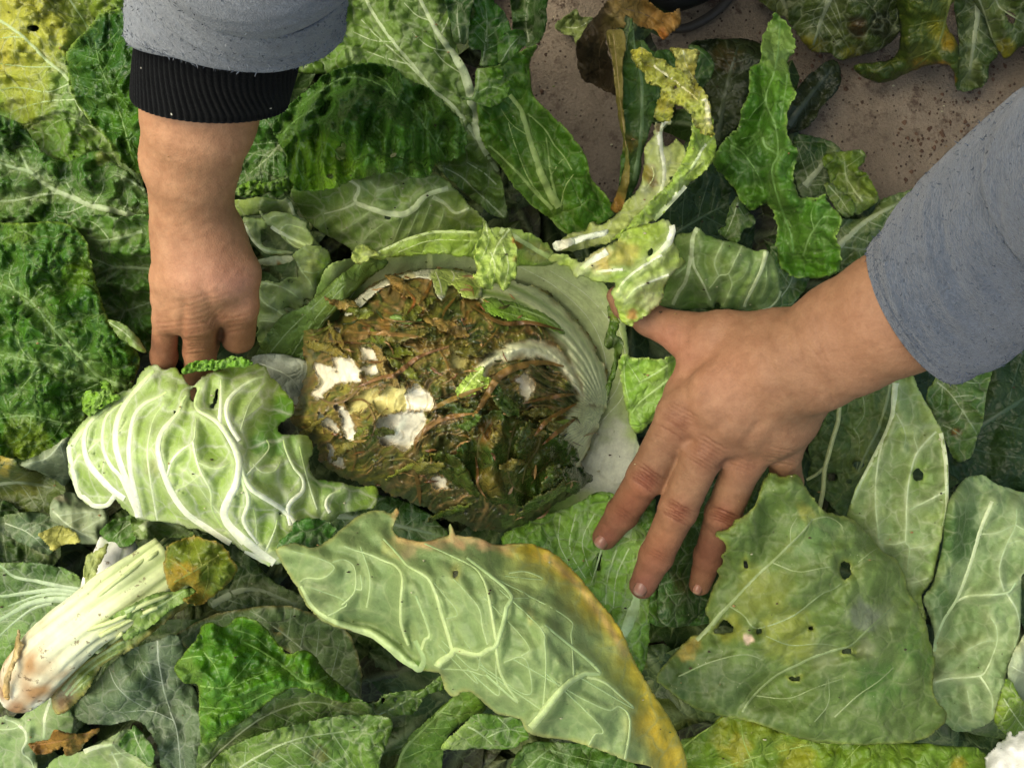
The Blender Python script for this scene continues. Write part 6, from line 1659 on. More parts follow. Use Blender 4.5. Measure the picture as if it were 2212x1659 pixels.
# left of the picture: hand pushed down behind the rolled pale leaf
zt = min(top_at(430, 650), -.045)
LH = [([(520, -60, .11, 140), (470, 100, .080, 132), (430, 250, .050, 122), (411, 345, .025, 105), (414, 440, .002, 86), (420, 500, -.008, 81)], .012, .86),
      ([(395, 505, -.012, 62), (368, 600, -.020, 42), (362, 690, -.036, 31)], .012, .9),
      ([(420, 500, -.008, 62), (410, 600, -.010, 50), (420, 690, -.030, 42)], .014, .9),
      ([(455, 510, -.012, 56), (468, 600, -.012, 56), (455, 650, -.028, 38)], .014, .9),
      ([(470, 500, -.020, 52), (512, 590, -.022, 49), (517, 660, -.034, 40), (514, 728, -.062, 37)], .010, .95),
      ([(358, 690, -.036, 28), (354, 770, -.064, 27), (350, 850, -.105, 22)], .003, 1.0),
      ([(426, 690, -.030, 40), (430, 760, -.058, 35), (425, 840, -.100, 27)], .003, 1.0),
      ([(452, 660, -.034, 30), (446, 740, -.070, 26), (436, 830, -.105, 22)], .004, 1.0)]
lh = limb(LH, [(345, 640, -.028, 22, .0025), (418, 690, .008, 26, .0010), (440, 600, .02, 60, .0012)],
          [(420, 712, 80, 36, 9, 5, .0004, .4), (360, 712, 85, 24, 9, 4, .0004, .4), (512, 700, 80, 32, 9, 4, .0004, .4), (470, 690, 40, 24, 6, 5, .0007, .5), (425, 745, 85, 34, 6, 6, .0006, .5), (430, 655, 75, 60, 9, 5, .0003, .2)],
          [([(420, 520), (415, 600), (418, 680)], .0003, 14), ([(455, 540), (462, 590), (452, 650)], .0003, 14), ([(466, 650), (472, 700), (478, 730)], -.0022, 7), ([(404, 620), (395, 680), (390, 740), (389, 790)], -.0026, 9), ([(432, 580), (448, 640), (462, 690)], -.0016, 13)],
          [(430, 300, 110, (190, 142, 106), .6), (440, 600, 80, (176, 128, 104), .5), (420, 730, 56, (136, 94, 66), .85), (350, 750, 46, (146, 96, 70), .8), (515, 725, 52, (132, 94, 68), .85), (520, 620, 50, (196, 142, 122), .5), (480, 700, 26, (140, 96, 70), .5)],
          [(420, 710, 90, 1.0), (515, 720, 70, 1.0), (380, 640, 70, .6)], .0011)
left_arm = limb_object('arm', lh, person)
left_arm['label'] = 'bare forearm and fist-like hand pushing down at the left'
register(lh[0])

# right of the picture: hand spread flat, fingers to the lower left
zi, zm, zr = [top_at(u, v) for u, v in ((1305, 1165), (1388, 1270), (1512, 1262))]
print('tips', zi, zm, zr)
zi, zm, zr = zi + .006, zm + .006, max(zr + .006, -.085)
RH = [([(2250, 480, .13, 150), (2060, 600, .092, 136), (1935, 675, .070, 137), (1830, 730, .050, 126), (1755, 775, .038, 116), (1700, 795, .030, 112)], .012, .80),
      ([(1690, 770, .026, 84), (1560, 850, .020, 70), (1463, 900, .006, 45)], .014, .62),
      ([(1700, 790, .028, 80), (1600, 890, .022, 72), (1520, 975, .006, 46)], .014, .60),
      ([(1720, 820, .022, 76), (1670, 920, .014, 66), (1606, 1000, -.002, 43)], .014, .62),
      ([(1740, 840, .014, 62), (1715, 910, .006, 52), (1692, 975, -.010, 40)], .014, .7),
      ([(1660, 745, .018, 72), (1560, 735, .004, 64), (1478, 722, -.012, 47), (1405, 692, -.022, 34), (1350, 660, -.026, 28), (1332, 640, -.028, 22)], .012, .85),
      ([(1520, 800, .000, 52), (1480, 850, -.004, 46)], .016, .7),
      ([(1463, 900, .006, 44), (1396, 1030, -.018, 41), (1345, 1108, zi * .6 - .010, 35), (1307, 1160, zi, 27.5)], .004, .92),
      ([(1520, 978, .006, 44), (1465, 1100, -.016, 41), (1418, 1200, zm * .6 - .008, 36), (1388, 1264, zm, 29)], .004, .92),
      ([(1606, 1000, -.002, 42), (1562, 1110, -.028, 38), (1532, 1200, zr * .7 - .01, 32), (1512, 1262, zr, 24)], .004, .92),
      ([(1692, 975, -.010, 38), (1700, 1040, -.034, 33), (1668, 1110, -.062, 28), (1640, 1160, -.075, 22)], .004, .92)]
rh = limb(RH, [(1466, 905, .022, 30, .0016), (1524, 978, .022, 30, .0018), (1606, 1000, .014, 28, .0012), (1692, 972, .006, 26, .0012), (1396, 1034, .002, 20, .0016), (1464, 1104, .002, 20, .0016), (1562, 1112, -.012, 20, .0014), (1495, 955, .012, 16, -.0022), (1566, 1000, .010, 16, -.0022), (1650, 1000, .004, 16, -.0016)],
          [(1396, 1034, 125, 30, 5.6, 7, .0008, .9), (1464, 1106, 118, 30, 5.6, 7, .0008, .9), (1562, 1114, 112, 28, 5.6, 6, .0008, .8), (1345, 1106, 125, 24, 5, 4, .0004, .35), (1420, 1196, 115, 25, 5, 4, .0004, .35), (1462, 905, 120, 34, 7, 8, .0006, .5), (1528, 980, 120, 34, 7, 8, .0006, .5), (1440, 965, 122, 36, 6, 5, .0003, .2), (1500, 1040, 118, 36, 6, 4, .0003, .18), (1690, 985, 100, 34, 7, 5, .0005, .2), (1610, 1005, 110, 30, 7, 5, .0004, .2), (1780, 780, 150, 70, 12, 2, .0003, .12)],
          [([(1690, 800), (1580, 860), (1475, 900)], .0004, 14), ([(1700, 810), (1610, 890), (1530, 970)], .0005, 14), ([(1720, 830), (1670, 910), (1612, 990)], .0004, 14), ([(1500, 935), (1540, 930), (1570, 910)], -.0010, 12), ([(1575, 985), (1610, 950), (1640, 915)], -.0010, 12)],
          [(1850, 720, 130, (148, 108, 80), .8), (1560, 800, 100, (158, 112, 84), .6), (1470, 920, 46, (134, 90, 64), .7), (1528, 985, 46, (130, 88, 64), .7), (1610, 1010, 46, (130, 88, 64), .6), (1396, 1036, 30, (120, 68, 48), .75), (1464, 1106, 30, (122, 72, 50), .75), (1562, 1114, 32, (116, 68, 48), .75), (1370, 1075, 36, (146, 88, 64), .6), (1345, 1110, 40, (126, 74, 54), .7), (1310, 1160, 34, (140, 84, 66), .7), (1420, 1200, 44, (132, 80, 56), .7), (1390, 1260, 36, (140, 84, 66), .7), (1530, 1200, 70, (116, 70, 52), .75), (1440, 750, 60, (170, 114, 90), .6), (1440, 1160, 30, (160, 108, 76), .4)],
          [(1490, 735, 26, 1.0), (1570, 810, 40, .7), (1490, 860, 50, .6), (1465, 1105, 50, .7), (1400, 1030, 50, .5), (1330, 1120, 50, .6), (1420, 1200, 60, .5)], .0008, (134, 100, 73))  # skin base painted darker than the left arm's, for the dimmer right side
right_arm = limb_object('arm', rh, person)
right_arm['label'] = 'bare forearm and spread hand pressing leaves down at the right'
register(rh[0])
MAT_NAIL = simple_material('fingernail', .30, .12, 200, .1, .0002, spec=.5, sss=.2, spots=(300, .6, lin(120, 84, 60), .5))


def nail(u, v, ang, w, l, lift=.0006):
    n = 11
    a, b = np.meshgrid(np.linspace(-1, 1, n), np.linspace(-1, 1, n))
    sq = np.sqrt(np.clip(1 - .42 * b * b, 0, 1)) * a, np.sqrt(np.clip(1 - .42 * a * a, 0, 1)) * b
    c, s = math.cos(math.radians(ang)), math.sin(math.radians(ang))
    x, y = sq[0] * l, sq[1] * w
    U, V = u + x * c - y * s, v + x * s + y * c
    A = P(U, V, 0 * U)
    cen = rh[0][np.argsort(np.hypot(rh[0][:, 0] / kz(rh[0][:, 2]) + 1106 - u, 829.5 - rh[0][:, 1] / kz(rh[0][:, 2]) - v))[:400]]
    zt_ = np.percentile(cen[:, 2], 98)
    Z = zt_ + lift - .0040 * (y / w) ** 2 * (w / 15) - .0016 * np.clip(x / l, 0, 1) ** 2 - .0010 * np.clip(-x / l, 0, 1) ** 2 - .0006
    pts = P(U, V, Z).reshape(-1, 3)
    col = np.tile(lin(156, 112, 94), (n * n, 1))
    tip = sstep(.62, .85, (x / l)).reshape(-1, 1)
    col = col * (1 - tip) + lin(164, 136, 112) * tip
    idx = np.arange(n * n).reshape(n, n)
    f = np.stack([idx[:-1, :-1].ravel(), idx[:-1, 1:].ravel(), idx[1:, 1:].ravel(), idx[1:, :-1].ravel()], -1)[:, ::-1]
    o = new_mesh('fingernail', pts, f, MAT_NAIL, right_arm, None, col, True, pivot(right_arm))
    sm = o.modifiers.new('thickness', 'SOLIDIFY')
    sm.thickness = .0005


nail(1299, 1170, 125, 15, 15)
nail(1384, 1271, 118, 16, 17)
nail(1507, 1272, 112, 11, 12)

# sleeves ------------------------------------------------------------------


def fleece_material(name, amt=1.0, sheen=.35):
    m = NT(name)
    col = m.attr('Col').outputs['Color']
    st = m.n('ShaderNodeMapping')
    st.inputs['Scale'].default_value = (1, .45, 1)
    st.inputs['Rotation'].default_value = (0, 0, .6)
    m.l(m.obj(), st.inputs['Vector'])
    a = m.tex(480, 3, 0.7, st.outputs[0], 2.2)
    b_ = m.tex(90, 4, 0.6)
    c = m.mix(1.0, col, m.ramp(a, (0.30, .62), (0.68, 1.28)), 'MULTIPLY')
    c = m.mix(1.0, c, m.ramp(b_, (0.3, .9), (0.7, 1.1)), 'MULTIPLY')
    vo = m.n('ShaderNodeTexVoronoi', feature='F1')
    m.set(vo, Scale=95.0)
    m.l(m.obj(), vo.inputs['Vector'])
    lint = m.math('MULTIPLY', m.ramp(vo.outputs['Distance'], (0.04, 1.0), (0.075, 0.0)), m.ramp(m.tex(50, 2), (0.55, 0.0), (0.62, 0.9)))
    c = m.mix(lint, c, lin(214, 208, 190))
    p = m.n('ShaderNodeBsdfPrincipled')
    m.l(c, p.inputs['Base Color'])
    m.set(p, Roughness=0.95)
    p.inputs['Specular IOR Level'].default_value = 0.1
    p.inputs['Sheen Weight'].default_value = sheen
    p.inputs['Sheen Roughness'].default_value = 0.5
    bu = m.n('ShaderNodeBump')
    m.set(bu, Strength=0.9, Distance=0.0013 * amt)
    m.l(a, bu.inputs['Height'])
    m.l(bu.outputs[0], p.inputs['Normal'])
    m.l(p.outputs[0], m.out.inputs['Surface'])
    return m.m


MAT_FLEECE = fleece_material('grey_fleece')
MAT_KNIT = fleece_material('black_rib_knit', .5, .04)


def sleeve(name, nodes, mat, colr, parent, seg=200, nn=18, ribs=0, folds=.03, flat=.9, tilt=None, seed=0, hem=.006, twoside=None, frame_up=(0, 0, 1)):
    """cloth tube; first node is the hem, which turns inward"""
    c = catmull(nodes, nn)
    p = P(c[:, 0], c[:, 1], c[:, 2])
    r = c[:, 3] * kz(c[:, 2])
    t = np.gradient(p, axis=0)
    t /= np.linalg.norm(t, axis=1)[:, None]
    t = np.stack([boxblur(t[:, [i]], 3)[:, 0] for i in range(3)], 1)
    if tilt is not None:                      # tilt of the hem plane
        tt = np.array(tilt, float)
        tt /= np.linalg.norm(tt)
        wgt = np.exp(-(np.arange(len(p)) / (nn * 1.25)) ** 1.2)[:, None]
        t = t * (1 - wgt) + tt * wgt
    t /= np.linalg.norm(t, axis=1)[:, None]
    s = np.cross(t, frame_up)
    s /= np.linalg.norm(s, axis=1)[:, None]
    w = np.cross(s, t)
    # turned hem rings inside
    extra = []
    for k, (ri, off) in enumerate(((.88, .022), (.93, .006), (.955, -.0002), (.972, -.0022), (.986, -.0022), (.997, -.0006))):
        extra.append((p[0] + t[0] * off, r[0] * ri, s[0], w[0]))
    pr = np.concatenate([[e[0] for e in extra], p[1:]])
    rr = np.concatenate([[e[1] for e in extra], r[1:]])
    ss = np.concatenate([[e[2] for e in extra], s[1:]])
    ww = np.concatenate([[e[3] for e in extra], w[1:]])
    a = np.linspace(0, 2 * np.pi, seg, endpoint=False)
    m = len(pr)
    A, B = np.meshgrid(a, np.arange(m))
    R = rr[:, None] * np.ones(seg)
    along = np.clip((B - 4) / 14.0, 0, 4)
    R = R * (1 + folds * fbm(np.cos(A) * 1.1 + 5 + along * .9, np.sin(A) * 1.1 + along * .6, 3, 60 + seed) * np.clip(along, .25, 1))
    if ribs:
        R = R + (.0011 * np.abs(np.cos(A * ribs)) ** .7) * (B > 1)
    else:
        R = R - .0011 * np.exp(-((B - 13) / 1.1) ** 2) - .0008 * np.exp(-((B - 16.5) / .9) ** 2)
    V = pr[:, None] + R[..., None] * (np.cos(A)[..., None] * ss[:, None] + flat * np.sin(A)[..., None] * ww[:, None])
    V = V.reshape(-1, 3)
    idx = np.arange(m * seg).reshape(m, seg)
    nx = np.roll(idx, -1, 1)
    F = np.stack([idx[:-1].ravel(), nx[:-1].ravel(), nx[1:].ravel(), idx[1:].ravel()], -1)
    C = np.tile(lin(colr), (len(V), 1)) * (1 + .10 * noise(A * 3, B * .2, 9)).reshape(-1, 1)
    o = new_mesh(name, V, F, mat, parent, V.mean(0), C, True, pivot(parent))
    return o, V


def nap(name, V, colr, parent, n, seed, L=.0022):
    """short fleece pile standing off the cloth"""
    rg = np.random.RandomState(seed)
    tri = np.concatenate([V[FF[:, [0, 1, 2]]] for FF in [V_F[name]]])
    k = rg.randint(0, len(tri), n)
    a, b = rg.rand(n, 1), rg.rand(n, 1)
    sw = (a + b) > 1
    a, b = np.where(sw, 1 - a, a), np.where(sw, 1 - b, b)
    T = tri[k]
    p = T[:, 0] + a * (T[:, 1] - T[:, 0]) + b * (T[:, 2] - T[:, 0])
    nr = np.cross(T[:, 1] - T[:, 0], T[:, 2] - T[:, 0])
    nr /= np.linalg.norm(nr, axis=1)[:, None] + 1e-12
    d = nr * .55 + rg.normal(0, .45, (n, 3))
    d /= np.linalg.norm(d, axis=1)[:, None]
    sd = np.cross(d, rg.normal(0, 1, (n, 3)))
    sd /= np.linalg.norm(sd, axis=1)[:, None]
    l = L * rg.uniform(.5, 1.2, (n, 1))
    w = .00028
    VV = np.stack([p - sd * w, p + sd * w, p + d * l * .6 + sd * w * .8 + nr * l * .1, p + d * l], 1).reshape(-1, 3)
    i = np.arange(n)[:, None] * 4
    FF = (i + np.array([[0, 1, 2, 3]]))
    C = np.repeat(lin(colr) * rg.uniform(.7, 1.25, (n, 1)), 4, 0)
    o = new_mesh('fleece_pile', VV, FF, MAT_NAP, parent, None, C, False, pivot(parent))
    tag(o, kind='stuff')


MAT_NAP = simple_material('fleece_fibre', .95, .1, 100, 0, .0001, spec=.1)
V_F = {}


def dress(key, res, colr, n, seed):
    o, V = res
    F = np.empty((len(o.data.polygons), 4), int)
    o.data.polygons.foreach_get('vertices', F.ravel()) if False else None
    F = np.array([tuple(pg.vertices) for pg in o.data.polygons])
    V_F[key] = F
    nap(key, V, colr, o, n, seed)


GREY, BLUE = (122, 126, 131), (72, 80, 93)
cf, cv = sleeve('cuff', [(455, 210, .060, 163), (464, 150, .073, 166), (478, 90, .086, 168), (500, 10, .105, 168)], MAT_KNIT, (9, 10, 11), person, seg=420, nn=8, ribs=36, folds=.01, tilt=(.12, 1.0, .62), flat=.92)
cf['label'] = 'black ribbed knit cuff'
s1 = sleeve('sleeve', [(508, 70, .086, 231), (512, 20, .105, 233), (518, -60, .13, 240), (530, -170, .17, 262), (545, -300, .21, 300), W(-.118, .285, .245, .059), W(-.126, .335, .28, .066)], MAT_FLEECE, GREY, person, tilt=(.03, 1.0, .62), flat=.9, seed=1, folds=.035)
s1[0]['label'] = 'grey fleece sleeve over a black cuff'
dress('s1', s1, GREY, 26000, 1)
s2 = sleeve('sleeve', [(1990, 666, .069, 182), (2040, 632, .084, 192), (2100, 578, .100, 206), (2205, 500, .125, 232), (2350, 410, .16, 262), (2520, 310, .20, 300), W(.325, .165, .235, .060), W(.348, .205, .258, .064)], MAT_FLEECE, BLUE, person, tilt=(.62, .42, .68), flat=.92, seed=2, folds=.06)
s2[0]['label'] = 'blue grey fleece sleeve without a visible cuff'
dress('s2', s2, BLUE, 26000, 2)
register(s2[1])



def body(name, chains, mat, colr, cell=.006, label=None):
    D, lo, ax = field(chains, [], cell)
    V, F = surface_nets(D, lo, cell)
    V = relax(V, F, 3)
    N = normals(V, F)
    V = V + N * (.006 * fbm(V[:, 0] * 14 + V[:, 2] * 6, V[:, 1] * 14 - V[:, 2] * 5, 3, 71))[:, None]
    return new_mesh(name, V, F, mat, person, V.mean(0), np.tile(lin(colr), (len(V), 1)), True, pivot(person))


# unseen jacket and trousers of the crouching person, added to darken the top right
body('jacket', [([W(-.106, .245, .225, .055), W(-.13, .33, .27, .065), W(-.06, .52, .40, .085)], .03, 1),
                ([W(.30, .13, .215, .056), W(.36, .21, .26, .064), W(.36, .48, .42, .085)], .03, 1),
                ([W(-.05, .53, .42, .09), W(.15, .56, .46, .11), W(.35, .49, .43, .09)], .05, 1),
                ([W(.15, .60, .42, .15), W(.15, .74, .28, .17), W(.15, .84, .10, .17)], .06, 1),
                ([W(.15, .55, .48, .08), W(.15, .50, .56, .062)], .02, 1)], MAT_FLEECE, BLUE)
MAT_TWILL = simple_material('dark_twill', .85, .15, 500, .4, .0006)
body('trousers', [([W(.15, .84, .06, .16), W(.10, .66, .10, .085), W(.09, .40, .17, .068), W(.13, .40, -.06, .052), W(.135, .37, -.17, .045)], .02, 1),
                  ([W(.18, .84, .06, .16), W(.32, .64, .10, .085), W(.40, .36, .16, .068), W(.36, .44, -.06, .052), W(.34, .46, -.17, .045)], .02, 1)], MAT_TWILL, (34, 36, 42))

# ------------------------------------------------------------------ leaves lying over the hands
# yellowed curled leaf
leaf('leaf', q('E5', (440, 1420), (470, 1380), (520, 1345), (600, 1330), (640, 1280), (690, 1295), (770, 1250), (860, 1150), (920, 1070), (945, 960), (950, 850), (1000, 780), (1010, 700), (1040, 720), (1080, 690), (1110, 700), (1060, 750), (1062, 840), (1100, 830), (1130, 800), (1170, 840), (1190, 900), (1180, 1000), (1120, 1120), (1000, 1230), (900, 1310), (760, 1390), (620, 1430), (480, 1450)), [(1220, 530, -.05), (1340, 480, -.04), (1420, 400, -.045), (1430, 290, -.05), (1480, 330, -.045)], (168, 178, 100), parent=cab, under=True,
     veins=[(q('E5', (1030, 700), (1040, 850), (1060, 960), (1050, 1080), (1000, 1180)), (6, 5, 3)), (q('E5', (1110, 690), (1060, 710), (1030, 790)), (5, 4)), (q('E5', (950, 1100), (1000, 1020), (990, 960)), (1.6, 1))], vcol=(220, 222, 196), net=.3, bull=.004, bs=20, jag=3.5, jagl=8, rip=.006, ripl=26, gap=.003, col2=(184, 190, 116),
     blot=[(1400, 375, 22, (140, 126, 50), .9), (1410, 395, 14, (110, 84, 36), .8), (1424, 275, 14, (120, 90, 44), .8), (1300, 480, 30, (168, 176, 110), .6)], holes=[(1452, 385, 5, 4)], pleat=.003)
leaf('leaf', q('E5', (760, 1385), (860, 1290), (960, 1180), (1060, 1090), (1130, 1000), (1180, 900), (1215, 800), (1225, 710), (1240, 640), (1290, 620), (1328, 650), (1345, 760), (1360, 850), (1340, 930), (1280, 1000), (1180, 1080), (1100, 1170), (1020, 1260), (930, 1300), (850, 1360)), [(1330, 510, -.03), (1420, 420, -.02), (1500, 320, -.012), (1520, 250, -.012), (1540, 310, -.02), (1440, 450, -.035), (1490, 370, -.006)], (150, 178, 72), parent=cab,
     veins=[(q('E5', (1300, 830), (1260, 900), (1210, 980)), (4, 3)), (q('E5', (1180, 1070), (1090, 1170), (1000, 1265), (930, 1305)), (7, 6))], vcol=(226, 230, 206), vmix=1, net=.3, bull=.005, bs=18, aniso=(-50, 2.5), jag=3, jagl=8, rip=.007, ripl=24, gap=.003, edge=[((176, 190, 104), 6, .6)])
leaf('leaf', q('E5', (1100, 290), (1110, 280), (1180, 285), (1250, 285), (1265, 310), (1240, 380), (1235, 440), (1250, 500), (1200, 470), (1150, 420), (1125, 350)), [(1460, 110, -.02), (1500, 120, -.02), (1490, 180, -.03)], (206, 196, 136), parent=cab, bull=.006, bs=13, net=.3, jag=3.5, jagl=7, rip=.006, ripl=16, vmix=1, veins=[(q('E5', (1170, 290), (1190, 380), (1230, 460)), (2, 1))], holes=[(1494, 150, 4, 4)], edge=[((170, 150, 60), 5, .7)], gap=.003)
leaf('leaf', q('E5', (866, 312), (910, 280), (960, 295), (1000, 332), (1060, 350), (1100, 385), (1160, 405), (1215, 455), (1270, 500), (1308, 555), (1330, 620), (1332, 700), (1348, 785), (1290, 775), (1240, 730), (1215, 670), (1170, 625), (1120, 600), (1110, 650), (1085, 700), (1015, 695), (1004, 640), (1030, 580), (1045, 540), (1020, 500), (960, 475), (945, 430), (890, 372)),
     [(1370, 115, -.03), (1420, 160, -.015), (1480, 190, -.004), (1430, 230, -.02), (1530, 240, .002), (1530, 285, -.008)], (190, 186, 92), parent=cab, bull=.007, bs=14, net=.35, nets=110, jag=3.5, jagl=7, rip=.007, ripl=18, gap=.004, vmix=1, vcol=(230, 228, 200), veins=[(q('E5', (1290, 570), (1312, 640), (1312, 720)), (7, 5)), (q('E5', (1000, 380), (1100, 450), (1200, 530), (1270, 590)), (3, 2))],
     holes=[(1401, 145, 4, 3), (1439, 166, 4, 4), (1448, 184, 5, 3), (1460, 188, 3, 4)], blot=[(1430, 225, 24, (150, 136, 56), .8), (1500, 200, 22, (128, 116, 50), .7), (1405, 148, 14, (130, 130, 56), .6), (1500, 240, 30, (180, 186, 110), .7), (1535, 260, 16, (214, 212, 184), .8)], edge=[((150, 138, 58), 4, .6)])
bl_ = leaf('leaf', q('E5', (420, 1420), (430, 1395), (520, 1370), (700, 1330), (740, 1320), (720, 1360), (560, 1400), (450, 1450)), -.02, RIB, parent=cab, net=.02, bull=.0005, jag=.8, gap=.003, part_label='thick white broken leaf rib')
leaf('leaf', q('E2', (235, 365), (290, 320), (380, 330), (420, 360), (480, 360), (560, 350), (620, 300), (760, 240), (820, 200), (900, 120), (1000, 90), (1100, 70), (1200, 40), (1255, 60), (1280, 130), (1260, 180), (1290, 240), (1330, 280), (1330, 330), (1380, 390), (1310, 450), (1260, 500), (1230, 560), (1200, 600), (1190, 680), (1130, 770), (1060, 830), (990, 860), (930, 910), (870, 890), (830, 830), (800, 760), (780, 680), (770, 620), (800, 560), (700, 560), (600, 540), (520, 500), (480, 520), (440, 470), (420, 430), (360, 420), (290, 400)),
     [(1190, 565, -.03), (1280, 560, -.005), (1380, 510, .0), (1440, 490, .012), (1430, 560, .016), (1460, 570, .002), (1390, 620, .016), (1340, 650, .008), (1360, 690, .012), (1430, 640, .006), (1300, 590, .0)], (156, 178, 72), parent=cab, under=True,
     veins=[(q('E2', (1250, 60), (1265, 130), (1240, 220), (1170, 300), (1060, 380)), (7, 8, 5)), (q('E2', (1180, 330), (1080, 390), (960, 470), (860, 560), (815, 640)), (4, 3)), (q('E2', (1290, 470), (1160, 520), (1060, 560), (960, 610), (890, 690)), (3.5, 2)), (q('E2', (730, 300), (640, 360), (560, 420), (510, 460)), (9, 7)), (q('E2', (860, 450), (720, 460), (640, 470)), (4, 3)), (q('E2', (780, 120), (600, 200), (450, 250), (320, 260)), (6, 9, 10))],
     vcol=(226, 230, 206), net=.15, bull=.006, bs=22, jag=3.5, jagl=9, rip=.006, ripl=30, gap=.004, aniso=(-35, 1.6), col2=(178, 190, 110),
     blot=[(1300, 565, 30, (190, 160, 92), .7), (1350, 545, 34, (200, 190, 110), .8), (1275, 560, 20, (214, 206, 160), .7), (1410, 655, 34, (196, 200, 150), .8), (1365, 680, 14, (180, 110, 70), .7), (1345, 600, 30, (132, 164, 50), .6), (1430, 510, 30, (120, 140, 60), .6)], holes=[(1405, 545, 5, 12), (1256, 562, 8, 5)])
